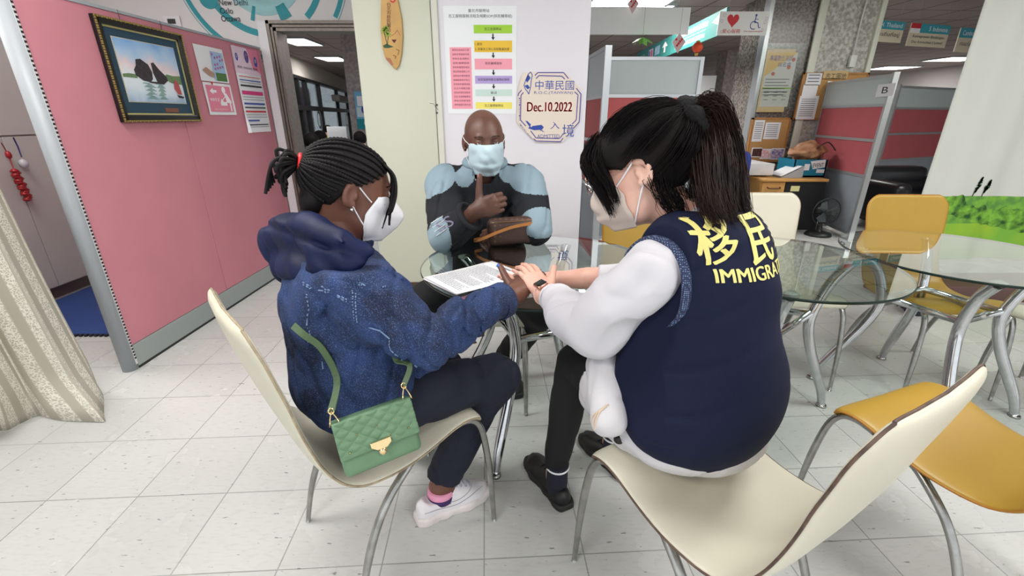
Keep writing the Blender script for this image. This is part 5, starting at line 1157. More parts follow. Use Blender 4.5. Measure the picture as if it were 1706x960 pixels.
def tpath(pts, r, mat, name, parent, n=8, k=4, **kw): return MB().tube(crom(pts, k), r, n, **kw).build(name, mat, parent)
# ================================================================ PEOPLE: shared
def skin(name, rgb, rgb2): return M(name, rgb, .48, noise=(9, .1, rgb2), bump=(220, .12, .001), sss=.08)
def mask_mesh(H, rows, p, mat, parent, pleat=0.0, nu=28, nv=24, name='face_mask'):
    zs_ = [r[0] for r in rows]; b = MB()
    def P(a, c):
        u = a*2-1; z = zs_[0]+(zs_[-1]-zs_[0])*c; q = -z; X_ = [-r[0] for r in rows]; f = lambda k: float(np.interp(q, X_, [r[k] for r in rows]))
        yc, hw, ysd = f(1), f(2), f(3); pl = pleat*abs(math.sin(c*math.pi*3.5))*(1-u**4)
        cr_ = pleat*.8*math.sin(u*7+c*5)*math.sin(c*9+u*3)
        return H.w(hw*u, ysd+(yc-ysd)*(1-abs(u)**p)+pl+cr_, z)
    b.grid(P, nu, nv); f = H.field(); Q = np.array([tuple(v) for v in b.v], F32); e = .0015
    for _ in range(4):
        d = f(Q); g = np.stack([(f(Q+np.array(a_, F32)*e)-d)/e for a_ in ((1, 0, 0), (0, 1, 0), (0, 0, 1))], 1); g /= np.linalg.norm(g, axis=1)[:, None]+1e-6; Q = Q+g*np.maximum(0, .0028-d)[:, None]
    b.v = [V(tuple(map(float, q))) for q in Q]; return b.build(name, mat, parent, solid=.0018)
def strap(pts, parent, mat, r=.0016, H=None): return MB().tube(hug(H, pts, r*1.1) if H else crom(pts, 5), r, 6).build('ear_loop', mat, parent)
def shoe_field(heel, toe, Ls, wid, top, sole, z0=0.0):
    h_, t_ = V(heel), V(toe); u = (t_-h_).normalized(); s_ = V((u.y, -u.x, 0)); un = np.array(u, F32)[:2]; sn = np.array(s_, F32)[:2]; hp_ = np.array(h_, F32)
    X_ = np.linspace(0, 1, len(wid)); T_ = np.linspace(0, 1, len(top))
    def loc(P): q = P-hp_; return (q[:, :2]@un)/Ls, q[:, :2]@sn, P[:, 2]-z0
    def upper(P):
        x, y, z = loc(P); w = np.interp(x, X_, wid); tp = np.interp(x, T_, top); zz_ = np.clip(z/np.maximum(tp, .01), 0, 1.2); w2 = w*(1-.45*zz_**2.2)
        a = np.abs(y)-w2; b = z-tp; e = np.maximum(-x, x-1)*Ls
        d = smin(-a, smin(-b, -e, .02), .03); return np.maximum(-d, -z)
    def sol(P):
        x, y, z = loc(P); w = np.interp(x, X_, wid)+.004+.003*np.sin(x*22); a = np.abs(y)-w; b = np.abs(z-sole/2-.004*np.maximum(0, x-.8)*5)-sole/2; e = np.maximum(-x-.02, x-1.02)*Ls
        return -smin(-a, smin(-b, -e, .01), .012)
    return upper, sol, u, s_
def ray_mesh(obj):
    from mathutils.bvhtree import BVHTree
    me = obj.data; off = parent_loc(obj.parent) if obj.parent else V((0, 0, 0)); return BVHTree.FromPolygons([v.co+off for v in me.vertices], [tuple(p.vertices) for p in me.polygons])
def drape_text(bvh, body, O, R_, U__, D_, w, h, mat, name, parent, lift=.0016, sub=2):
    """print on cloth: each point of the lettering is laid onto the surface along D_"""
    vs, fs, W_, H_ = text_geo(body); import bmesh as _b
    bm = _b.new(); bv = [bm.verts.new((v.x*w, v.y*h, 0)) for v in vs]
    for f in fs:
        try: bm.faces.new([bv[i] for i in f])
        except ValueError: pass
    for _ in range(sub): _b.ops.subdivide_edges(bm, edges=[e for e in bm.edges if e.calc_length() > .006], cuts=1, use_grid_fill=True)
    _b.ops.triangulate(bm, faces=bm.faces); bm.verts.index_update(); b = MB(); pts = []; ok = []
    for v in bm.verts:
        p = V(O)+V(R_)*v.co.x+V(U__)*v.co.y; hit = bvh.ray_cast(p-V(D_)*.3, V(D_), .8)
        if hit[0] is None: pts.append(p); ok.append(False)
        else: nn = hit[1] if hit[1].dot(V(D_)) < 0 else -hit[1]; pts.append(hit[0]+nn*lift); ok.append(True)
    fs = [[v.index for v in f.verts] for f in bm.faces if all(ok[v.index] for v in f.verts)]; bm.free()
    b.add(pts, fs, None, False); return b.build(name, mat, parent)
def surf_line(bvh, pts, toward, r, mat, name, parent, lift=.0012, n=6, k=6, dash=False):
    """seam or strap laid on a cloth surface: pts near the surface, pulled onto it"""
    out = []
    for p in crom(pts, k):
        hit = bvh.find_nearest(p)
        if hit[0] is None: continue
        d = (p-hit[0]); nn = hit[1] if hit[1].dot(V(toward)) > 0 else -hit[1]; out.append(hit[0]+nn*lift)
    b = MB()
    if dash:
        for i in range(0, len(out)-1, 2): b.tube([out[i], out[i+1]], r, 5)
    else: b.tube(out, r, n)
    return b.build(name, mat, parent)
# ================================================================ PERSON IN THE DENIM JACKET
skA = skin('skin_deep', (118, 78, 62), (98, 62, 50)); hairA = M('hair_black', (19, 16, 17), .62, bump=(700, .5), spec=.25)
pA = thing('person', 'person in blue denim jacket with navy hood, braided hair and white mask, hands held out', 'person', (-.42, 1.05, 0))
HA = Head((-.402, 1.118, 1.074), (.885, .45, -.24), roll=-.04, scale=1.0, female=True)
shR, elR, wrR = V((-.35, .935, .885)), V((-.186, .894, .785)), V((.0154, 1.18, .781)); shL, elL, wrL = V((-.52, 1.17, .885)), V((-.40, 1.29, .70)), V((-.23, 1.32, .60))
hipR, knR, anR = V((-.37, .985, .535)), V((-.05, 1.185, .50)), V((-.235, 1.150, .10)); hipL, knL, anL = V((-.47, 1.10, .535)), V((-.24, 1.27, .475)), V((-.42, 1.40, .09)); nbA = V((-.432, 1.058, .93))
tF = V((.80, .60, 0)); BT = basis(tF)
core = U_(.04, ell((-.43, 1.05, .80), (.14, .10, .15), BT), ell((-.42, 1.05, .58), (.14, .10, .10), BT), cone((-.43, 1.06, .90), nbA, .05, .05), chain([shR, elR, wrR], [.045, .038, .025]), chain([shL, elL, wrL], [.045, .038, .026]), chain([hipR, knR, anR], [.06, .045, .034]), chain([hipL, knL, anL], [.06, .045, .034]))
dB = (V((.0983, 1.335, .822))-wrR); nB_ = V((-.12, -.35, 1))
hB, tipsB, knB = hand_field(wrR, dB, nB_, -1, curls=((.1, .35, .2), (.12, .35, .2), (.15, .4, .25), (.2, .4, .3)), thumb=(.95, .1, -.35), L=.175)
forB = U_(.02, hB, cone(wrR, wrR+(elR-wrR).normalized()*.09, .025, .031))
hL_, tipsL, _k = hand_field(wrL, (.85, .45, -.1), (.1, -.1, 1), 1, curls=(.4, .45, .5, .5), thumb=(.6, .2, .3), L=.17)
hd = U_(.02, HA.field(), HA.neck(nbA, .047, .058))
lo1, hi1 = bounds([HA.c], .17); lo1[2] = .90
lo2, hi2 = bounds([wrR, V((.0983, 1.335, .822)), wrR+(elR-wrR).normalized()*.09], .055)
anf = U_(.02, cone(V((-.19, 1.155, .23)), anR, .042, .034), cone(anR, (-.20, 1.155, .05), .034, .03), ell(anR+V((0, 0, .0)), (.037, .034, .02)))
sdf_multi('body', [(hd, lo1, hi1, .0026), (core, (-.62, .8, .06), (.06, 1.46, .98), .012), (forB, lo2, hi2, .0019), (hL_, *bounds([wrL, wrL+V((.17, .09, 0))], .05), .004), (anf, (-.30, 1.08, .02), (-.13, 1.23, .27), .005)], skA, pA)
eyes(HA, pA); brows(HA, pA, hairA)
nails(tipsB, M('nail_dark', (96, 62, 66), .25), pA, (1, 2, 3)); nails(tipsB, M('nail_blue', (40, 110, 200), .2), pA, (4,))
# hair: braided rows gathered in a knot
G = V((0, -.112, .047))
capA = cut(HA.skull(.004), lambda P: -(((P-np.array(HA.c, F32))@HA.Rn)[:, 2]-np.interp(((P-np.array(HA.c, F32))@HA.Rn)[:, 1], [-.12, -.06, -.02, .02, .05, .08], [-.07, -.055, .012, .03, .052, .072])))
sdf_obj('hair', U_(.006, capA, HA.e((0, -.085, -.03), (.045, .03, .04))), *bounds([HA.c], .14), .0035, hairA, pA)
hair_o = MB(); skf = HA.skull(.005)
def onskull(d, lift=0):
    d = V(d).normalized(); c0 = V((0, -.022, .030)); r = .09
    for _ in range(7):
        p = HA.w(*(c0+d*r)); v = float(skf(np.array([p], F32))[0]); r -= v*.95
    return HA.w(*(c0+d*(r+lift)))
starts = []
for k in range(15):
    a = -1.25+2.5*k/14; starts.append(V((math.sin(a)*.075, .072*math.cos(a)**1.2+.002, .072-.045*abs(math.sin(a))**2)))
for sx_ in (-1, 1):
    for q in ((.078, .012, .026), (.078, .002, .030), (.078, -.012, .028), (.078, -.028, .020), (.076, -.042, .004), (.070, -.056, -.016), (.058, -.07, -.036), (.042, -.082, -.05), (.022, -.09, -.056)): starts.append(V((sx_*q[0], q[1], q[2])))
c0 = V((0, -.022, .030))
for sidx, s_ in enumerate(starts):
    d0 = (s_-c0).normalized(); d1 = (G-c0).normalized(); pts = []; om = math.acos(max(-1, min(1, d0.dot(d1)))); arc = V((0, 0, 1))*.25 if s_.y > .0 else V((0, 0, 0))
    m_ = 26
    for i in range(m_+1):
        t_ = i/m_; d = (d0*math.sin((1-t_)*om)+d1*math.sin(t_*om))/math.sin(om)+arc*math.sin(t_*math.pi)*.4; pts.append(onskull(d, .001))
    pts = pts[:-1]+[HA.w(*(G+V((s_.x*.12, -.004, s_.z*.1))))]; pf_ = []; rs = []
    for i in range(len(pts)-1):
        for j in range(3): pf_.append(pts[i].lerp(pts[i+1], j/3)); rs.append(.0040+.0010*math.sin((i*3+j)*2.1))
    hair_o.tube(pf_, rs, 7)
hair_o.build('braids', hairA, pA)
b = MB(); rr = np.random.default_rng(5)
for k in range(16):
    a = k*2.4; L_ = .03+.02*rr.random(); p0 = G+V((0, -.008, 0)); o_ = V((math.cos(a)*.02, -.012-.012*rr.random(), math.sin(a)*.02)); pts = [p0, p0+o_, p0+o_*1.6+V((0, -.01, -.012)), p0+V((o_.x*.8, -.03, -.03-.012*(k % 3))), p0+V((o_.x*1.2, -.022, -.05-.01*(k % 4)))]
    b.tube([HA.w(*p) for p in crom(pts, 5)], .0042, 7)
for k in range(5): p0 = G+V((0, -.02, .0)); b.tube([HA.w(*p) for p in crom([p0, p0+V((.01*(k-2), -.03, .004)), p0+V((.012*(k-2), -.045, -.02)), p0+V((.008*(k-2), -.035-.004*k, -.055-.006*k))], 6)], .0038, 7)
b.build('knot', hairA, pA)
b = MB(); cc = G+V((0, -.004, .001)); b.tube([HA.w(*(cc+V((.019*math.cos(a), -.002, .019*math.sin(a))))) for a in np.linspace(0, 2*math.pi, 24)[:-1]], .0055, 8, closed=True); b.build('hair_band', M('band_red', (226, 36, 44), .5), pA)
b = MB()
for k, (x0_, z1_) in enumerate(((.052, -.062), (.060, -.05), (.043, -.03), (.066, -.035), (.030, -.075))): b.tube([HA.w(*p) for p in crom([(x0_*.7, .062, .082), (x0_*.95, .086, .06), (x0_*1.08, .090+.004*(k % 2), .02), (x0_*1.1+.002*k, .088, -.02), (x0_*1.05, .092-.003*k, z1_)], 6)], [.0034]*20+[.0028]*5, 6)
b.build('front_braids', hairA, pA)
MB().lathe([(.0005, -.005), (.0035, -.003), (.0035, .003), (.0005, .005)], HA.w(.0835, -.006, -.034), 12, V((0, 0, 1))).build('earring', M('earring_silver', (230, 230, 232), .15, .9), pA)
mw = M('mask_white', (232, 232, 236), .75)
o = mask_mesh(HA, [(.004, .104, .054, .050), (-.03, .136, .066, .034), (-.042, .141, .068, .028), (-.07, .128, .064, .026), (-.112, .090, .042, .036)], 1.2, mw, pA)
for a, c in (((.062, .038, -.010), (.082, .006, .020)), ((.060, .030, -.072), (.0815, -.004, -.026))): strap([HA.w(*a), HA.w((a[0]+c[0])/2+.003, (a[1]+c[1])/2, (a[2]+c[2])/2), HA.w(*c)], o, mw, .0017, HA)
# denim jacket
dn = M('denim', (34, 66, 128), .85); nt, N, L, bs = nodes(dn); tc = N.new('ShaderNodeTexCoord')
n1 = N.new('ShaderNodeTexNoise'); n1.inputs['Scale'].default_value = 420; n1.inputs['Detail'].default_value = 5; L.new(tc.outputs['Object'], n1.inputs['Vector']); n2 = N.new('ShaderNodeTexNoise'); n2.inputs['Scale'].default_value = 11; n2.inputs['Detail'].default_value = 4; L.new(tc.outputs['Object'], n2.inputs['Vector'])
r1 = N.new('ShaderNodeMapRange'); r1.inputs['From Min'].default_value = .53; r1.inputs['From Max'].default_value = .70; L.new(n1.outputs['Fac'], r1.inputs['Value']); r2 = N.new('ShaderNodeMapRange'); r2.inputs['From Min'].default_value = .38; r2.inputs['From Max'].default_value = .62; L.new(n2.outputs['Fac'], r2.inputs['Value'])
x1 = N.new('ShaderNodeMix'); x1.data_type = 'RGBA'; L.new(r2.outputs[0], x1.inputs['Factor']); x1.inputs['A'].default_value = lin((16, 27, 56))+(1,); x1.inputs['B'].default_value = lin((34, 56, 102))+(1,)
x2 = N.new('ShaderNodeMix'); x2.data_type = 'RGBA'; L.new(math_node(nt, 'MULTIPLY', r1.outputs[0], .6), x2.inputs['Factor']); L.new(x1.outputs['Result'], x2.inputs['A']); x2.inputs['B'].default_value = lin((96, 122, 172))+(1,); L.new(x2.outputs['Result'], bs.inputs['Base Color'])
bp = N.new('ShaderNodeBump'); bp.inputs['Strength'].default_value = .35; bp.inputs['Distance'].default_value = .001; L.new(n1.outputs['Fac'], bp.inputs['Height']); L.new(bp.outputs[0], bs.inputs['Normal'])
cuff = wrR+(elR-wrR).normalized()*.075
jk = U_(.05, ell((-.432, 1.052, .79), (.185, .148, .175), BT), ell((-.425, 1.04, .62), (.19, .155, .15), BT), cone(shR+V((-.01, .02, -.005)), shL, .078, .078), cone((-.41, 1.03, .60), (-.28, 1.11, .585), .14, .085))
slR = U_(.03, chain([shR, shR.lerp(elR, .55), elR, elR.lerp(cuff, .5), cuff], [.082, .078, .070, .056, .044])); slL = chain([shL, elL, wrL], [.082, .066, .045])
jf = U_(.035, jk, slR, slL); jf = wrinkle(jf, .011, 19, 3, (1, 1, .7)); jf = wrinkle(jf, .0035, 48, 8); jf = crease(jf, .009, 17, 5, (1, 1, .6))
jf = cut(jf, plane(cuff, (cuff-elR)), lambda P: (.475+.0*P[:, 0])-P[:, 2], plane(nbA+V((0, 0, .012)), (.0, 0, 1)))
jk_o = sdf_obj('denim_jacket', jf, (-.68, .78, .45), (.06, 1.42, 1.0), .0058, dn, pA)
bvJ = ray_mesh(jk_o); seam = M('denim_seam', (112, 136, 172), .8); seamy = M('denim_thread', (176, 160, 130), .8)
dC = (cuff-elR).normalized(); a_, b__ = frame_of(dC); b = MB(); b.tube([cuff-dC*.03, cuff-dC*.022, cuff+dC*.006, cuff+dC*.008, cuff-dC*.0], [.047, .0505, .0505, .045, .041], 26, cap=False); b.build('cuff', dn, jk_o)
def pj(L_): return [AT(*q) for q in L_]
for L_ in ([(637, 440, .86), (600, 455, .84), (578, 490, .84), (568, 530, .86), (566, 560, .88)], [(645, 437, .86), (608, 452, .84), (585, 488, .84), (574, 530, .86), (572, 562, .88)],
           [(480, 468, .95), (520, 488, .9), (565, 510, .86)], [(478, 474, .95), (518, 495, .9), (563, 517, .86)], [(497, 488, .95), (482, 530, .93), (478, 580, .93), (492, 640, .93)], [(600, 575, .86), (602, 620, .87), (604, 660, .88), (612, 680, .88)], [(693, 618, .98), (670, 655, .94), (625, 682, .92)]):
    surf_line(bvJ, pj(L_), -tF.cross(V((0, 0, -1))) if False else V((.2, -1, .2)), .0016, seam, 'seam', jk_o, dash=True, k=9)
# hood of navy satin
hm = M('satin_navy', (18, 28, 66), .55, noise=(14, .3), bump=(60, .2, .003), spec=.22)
hf = U_(.06, chain([AT(474, 405, 1.16), AT(478, 392, 1.12), AT(520, 385, 1.02), AT(566, 402, .955), AT(600, 416, .96)], [.048, .052, .045, .032, .012]), chain([AT(476, 448, 1.12), AT(520, 448, 1.03), AT(575, 436, .96), AT(604, 424, .96)], [.042, .040, .024, .008]), chain([AT(478, 395, 1.2), AT(545, 370, 1.3), AT(600, 385, 1.25), AT(612, 405, 1.14)], [.05, .045, .033, .012]))
hf = wrinkle(hf, .013, 26, 12, (1, 1, 1.6)); hf = crease(hf, .011, 17, 14, (.8, .8, 1.2), 3, .3); hf = sub(hf, chain([HA.w(0, -.03, -.06), nbA], [.055, .06]), .02)
sdf_obj('hood', hf, (-.72, .85, .82), (-.2, 1.42, 1.1), .005, hm, pA)
# trousers, sock, shoe
tr = M('trouser_navy', (13, 18, 38), .8, bump=(300, .2)); hem = V((-.22, 1.158, .155))
tf_ = U_(.05, ell((-.42, 1.04, .555), (.175, .14, .085), BT), chain([hipR, hipR.lerp(knR, .5), knR], [.088, .080, .064]), chain([knR, knR.lerp(hem, .5), hem+V((-.01, 0, -.03))], [.064, .058, .060]), chain([hipL, knL], [.088, .066]), chain([knL, anL+V((0, 0, .05))], [.064, .055]))
tf_ = crease(wrinkle(tf_, .005, 26, 6), .006, 22, 8); tf_ = cut(tf_, plane(hem+V((0, 0, -.02)), (-.25, -.05, -1)), plane((-.42, 1.4, .12), (0, 0, -1)) if False else (lambda P: .105-P[:, 2]))
sdf_obj('trousers', tf_, (-.66, .84, .08), (.06, 1.52, .66), .0065, tr, pA)
sk1 = M('sock_pink', (236, 160, 190), .8); MB().lathe([(.040, .074), (.045, .078), (.043, .096), (.038, .098)], (-.238, 1.142, 0), 24).build('sock', sk1, pA); MB().lathe([(.043, .055), (.045, .074), (.040, .075)], (-.238, 1.142, 0), 24).build('sock_band', M('sock_purple', (62, 34, 92), .8), pA)
shw = M('shoe_white', (226, 222, 226), .5, noise=(30, .06)); shs = M('shoe_sole', (222, 214, 212), .6, noise=(20, .1))
def sneaker(heel, toe, label=None):
    L_ = (V(toe)-V(heel)).length; up_, so_, u, s_ = shoe_field(heel, toe, L_, [.026, .037, .036, .037, .043, .047, .044, .026], [.088, .092, .098, .108, .098, .078, .062, .052], .034)
    mid = V(heel)+u*.055; upc = sub(up_, ell(mid+V((0, 0, .118)), (.050, .034, .050), basis(u)), .008); upc = wrinkle(upc, .0022, 70, 4); lo, hi = bounds([heel, toe], .07); lo[2] = -.002; hi[2] = .125
    o = sdf_obj('shoe', upc, lo, hi, .003, shw, pA); so = wrinkle(so_, .003, 50, 9); q = sdf_obj('sole', cut(so, lambda P: -P[:, 2]), lo, hi, .003, shs, o); bv = ray_mesh(o)
    b = MB()
    for k in range(6):
        c = V(heel)+u*(.105+.017*k)+V((0, 0, .12-.009*k)); pts = [c+s_*x_ for x_ in (-.018, -.006, .006, .018)]; out = []
        for p_ in pts:
            h_ = bv.ray_cast(p_+V((0, 0, .05)), V((0, 0, -1)), .2)
            if h_[0]: out.append(h_[0]+V((0, 0, .003)))
        if len(out) > 2: b.tube(crom(out, 3), .0034, 6)
    if b.v: b.build('laces', M('lace_grey', (190, 190, 204), .7), o)
    b = MB(); 
    for z_, x0_, x1_ in ((.050, .02, .235), (.064, .10, .20)):
        pts_ = []
        for x_ in np.linspace(x0_, x1_, 12):
            p_ = V(heel)+u*float(x_)+V((0, 0, z_+.006*math.sin(x_*40))); h_ = bv.ray_cast(p_+s_*.3, -s_, .4)
            if h_[0]: pts_.append(h_[0]+s_*.0006)
        if len(pts_) > 4: b.tube(pts_, .0013, 5)
    if b.v: b.build('panel_stitching', M('stitch_grey', (168, 166, 174), .7), o)
    drape_text(bv, 'IAN', V(heel)+u*.085+V((0, 0, .052)), u, V((0, 0, 1)), -s_, .024, .007, ink, 'side_print', o) if True else None
    return o
sneaker((-.312, 1.088, 0), (-.092, 1.222, 0)); sneaker((-.50, 1.36, 0), (-.30, 1.50, 0))
# green quilted crossbody bag lying against the hip
gmt = M('bag_green', (96, 130, 98), .5, noise=(30, .08), bump=(300, .15)); gst = M('bag_stitch', (126, 156, 124), .5); pg = M('pale_gold', (226, 200, 150), .2, .9)
bTL, bTR, bBR, bBL = AT(556, 710, .90), AT(684, 665, .96), AT(704, 748, .96), AT(574, 802, .885)
Ub = ((bTR-bTL)+(bBR-bBL)).normalized(); Wb = ((bTR-bTL).length+(bBR-bBL).length)/2; Db = ((bBL-bTL)+(bBR-bTR)); Db = (Db-Ub*Db.dot(Ub)).normalized(); Hb = ((bBL-bTL).length+(bBR-bTR).length)/2; Nb = Ub.cross(Db).normalized(); Nb = -Nb if Nb.dot(-bTL) < 0 else Nb; Ob = (bTL+bTR+bBR+bBL)/4; thk = .055
bg = thing('crossbody_bag', 'green quilted crossbody bag with gold clasp resting on the chair seat', 'bag', Ob); Rb = Matrix((Ub, -Db, Nb)).transposed()
if Rb.determinant() < 0: Rb = Matrix((Ub, -Db, -Nb)).transposed()
MB().box(Ob-Nb*thk*.5, (Wb, Hb, thk), Rb, None, .012).build('body', gmt, bg)
b = MB(); hF = Hb*.68
def PF(a, c):
    x = (a-.5)*Wb*1.01; y = c; 
    if c < .12: k = c/.12; p = V((x, Hb/2+.004, -thk*(1-k)))
    else: k = (c-.12)/.88; puff = .004*abs(math.sin((a*5.2+k*3.2)*math.pi)*math.sin((a*5.2-k*3.2)*math.pi))**.6*min(1, 6*(1-k)); p = V((x, Hb/2+.003-k*hF, .006+puff))
    return Ob+Ub*p.x-Db*p.y+Nb*p.z
b.grid(PF, 70, 60); b.build('flap', gmt, bg, solid=.003)
ctr = Ob+Db*(hF-Hb/2-.006)+Nb*.012-Ub*.0
b = MB(); b.prism([ctr-Ub*.021-Db*.012, ctr+Ub*.021-Db*.012, ctr+Ub*.021-Db*.002, ctr+Ub*.010+Db*.006, ctr-Ub*.010+Db*.006, ctr-Ub*.021-Db*.002], Nb, .004); cl = b.build('clasp', pg, bg, bevel=.001); MB().lathe([(.001, 0), (.008, 0), (.008, .003), (.001, .004)], ctr+Db*.011+Nb*.0, 14, Nb).build('clasp_stud', pg, cl)
for q in ((.25, .28), (.5, .26), (.75, .25), (.12, .55), (.88, .5), (.38, .5), (.62, .5)):
    MB().lathe([(.0002, 0), (.0022, .0004), (.0002, .0018)], Ob+Ub*(q[0]-.5)*Wb+Db*(q[1]-.5)*Hb+Nb*.0095, 8, Nb).build('stud', pg, bg)
stp = M('strap_green', (84, 106, 76), .5)
def ribbon(pts, w, th, side, k=8):
    P_ = crom(pts, k); b = MB(); 
    vs = []
    for i, p in enumerate(P_):
        t_ = (P_[min(i+1, len(P_)-1)]-P_[max(i-1, 0)]).normalized(); s_ = (V(side)-t_*V(side).dot(t_)).normalized(); n_ = t_.cross(s_)
        vs += [p-s_*w/2-n_*th/2, p+s_*w/2-n_*th/2, p+s_*w/2+n_*th/2, p-s_*w/2+n_*th/2]
    fs = []
    for i in range(len(P_)-1):
        for j in range(4): fs.append((i*4+j, i*4+(j+1) % 4, (i+1)*4+(j+1) % 4, (i+1)*4+j))
    fs += [(3, 2, 1, 0), tuple(len(vs)-4+j for j in range(4))]; b.add(vs, fs, None, False); return b
cL = Ob-Ub*Wb*.46-Db*Hb*.5; cR = Ob+Ub*Wb*.47-Db*Hb*.5
def pull(pts):
    out = []
    for p in pts:
        h_ = bvJ.find_nearest(p); nn = h_[1] if h_[1].dot(V((.1, -1, .3))) > 0 else -h_[1]; out.append(h_[0]+nn*.006)
    return out
eL, eR = cL-Db*.03+Nb*.004, cR-Db*.032+Nb*.004
ribbon([eL]+pull([AT(528, 655, .91), AT(500, 610, .93), AT(482, 570, .95), AT(474, 545, .98)]), .016, .003, (1, 0, .3)).build('strap', stp, bg); ribbon([eR]+pull([AT(668, 625, .97), AT(661, 600, 1.0), AT(655, 588, 1.03)]), .012, .003, (1, 0, .1)).build('strap', stp, bg)
for e_, c_ in ((eL, cL), (eR, cR)):
    b = MB(); b.tube([e_+Ub*.005*math.cos(a)-Db*.006*math.sin(a) for a in np.linspace(0, 2*math.pi, 14)[:-1]], .0015, 6, closed=True); b.tube([e_, e_.lerp(c_, .5)-Ub*.006, c_-Ub*.010], .0015, 6); b.tube([e_, e_.lerp(c_, .5)+Ub*.006, c_+Ub*.010], .0015, 6); b.build('strap_hook', pg, bg)
# ================================================================ PERSON IN THE NAVY VEST
skB = skin('skin_light', (226, 184, 166), (214, 160, 142)); hairB = M('hair_dark_brown', (17, 15, 16), .7, noise=(18, .3, (26, 20, 20)), bump=(500, .4), spec=.12)
pB = thing('person', 'person in navy vest with yellow lettering, white blouse, long ponytail and glasses', 'person', (.44, .92, 0))
hairT = M('hair_tail_brown', (50, 33, 29), .6, noise=(14, .35, (24, 17, 17)), spec=.15)
HB = Head((.283, .990, 1.140), (-.90, .36, -.34), roll=.10, scale=1.0, female=True)
tB_ = V((-.49, .87, 0)).normalized(); rB_ = V((.87, .49, 0)).normalized(); BB = basis(tB_)
sL, eL_, wL = V((.272, .835, .962)), V((.197, .905, .812)), V((.0895, 1.160, .787)); sR, eR_, wR = V((.515, .985, .95)), V((.41, 1.18, .82)), V((.135, 1.325, .766))
hL, kL, aL = V((.345, .965, .53)), V((.205, 1.275, .50)), V((.150, 1.205, .10)); hR, kR, aR = V((.52, 1.06, .53)), V((.40, 1.37, .50)), V((.375, 1.355, .10)); nb = V((.395, .915, 1.03))
coreB = U_(.04, ell((.42, .90, .93), (.14, .09, .13), BB), ell((.435, .925, .62), (.14, .10, .14), BB), cone((.41, .905, .99), nb, .05, .05), chain([sL, eL_, wL], [.045, .036, .024]), chain([sR, eR_, V((.237, 1.25, .80)), wR], [.045, .036, .033, .023]), chain([hL, kL, aL], [.065, .046, .034]), chain([hR, kR, aR], [.065, .046, .034]))
dA = V((.0277, 1.309, .838))-wL
hA, tA, kA = hand_field(wL, dA, (.25, -.45, 1), 1, curls=((.05, .25, .2), (.05, .3, .2), (.05, .35, .25), (.1, .5, .4)), thumb=(.62, .1, -.25), L=.172, wrist_r=.023)
fA = U_(.02, hA, cone(wL, wL+(eL_-wL).normalized()*.10, .024, .029))
dC_ = V((-.98, .20, -.03))
hC, tC, kC = hand_field(wR, dC_, (0, -.1, -1), 1, curls=((.0, .15, .1), (.0, .15, .1), (.0, .2, .1), (.1, .2, .2)), thumb=(.5, .1, .0), L=.172, wrist_r=.023, spread=.13)
fC = U_(.02, hC, cone(wR, wR+(V((.237, 1.25, .80))-wR).normalized()*.12, .024, .033))
hdB = U_(.02, HB.field(), HB.neck(nb, .045, .055)); lo, hi = bounds([HB.c], .17); lo[2] = .95
sdf_multi('body', [(hdB, lo, hi, .0026), (coreB, (.02, .74, .06), (.70, 1.5, 1.08), .012), (fA, *bounds([wL, V((.0277, 1.309, .838)), wL+(eL_-wL).normalized()*.10], .05), .0018), (fC, *bounds([wR, wR+dC_*.18, V((.237, 1.25, .80))], .05), .0019), (cut(chain([kL, aL, aL-V((0, 0, .05))], [.045, .033, .03]), lambda P: P[:, 2]-.3), *bounds([aL, V((.17, 1.23, .3))], .06), .005)], skB, pB)
eyes(HB, pB, iris=(40, 26, 20)); brows(HB, pB, hairB); nails(tA, M('nail_pink', (236, 186, 180), .25), pB); nails(tC, M('nail_pink', (236, 186, 180), .25), pB, (0, 1, 2, 3))
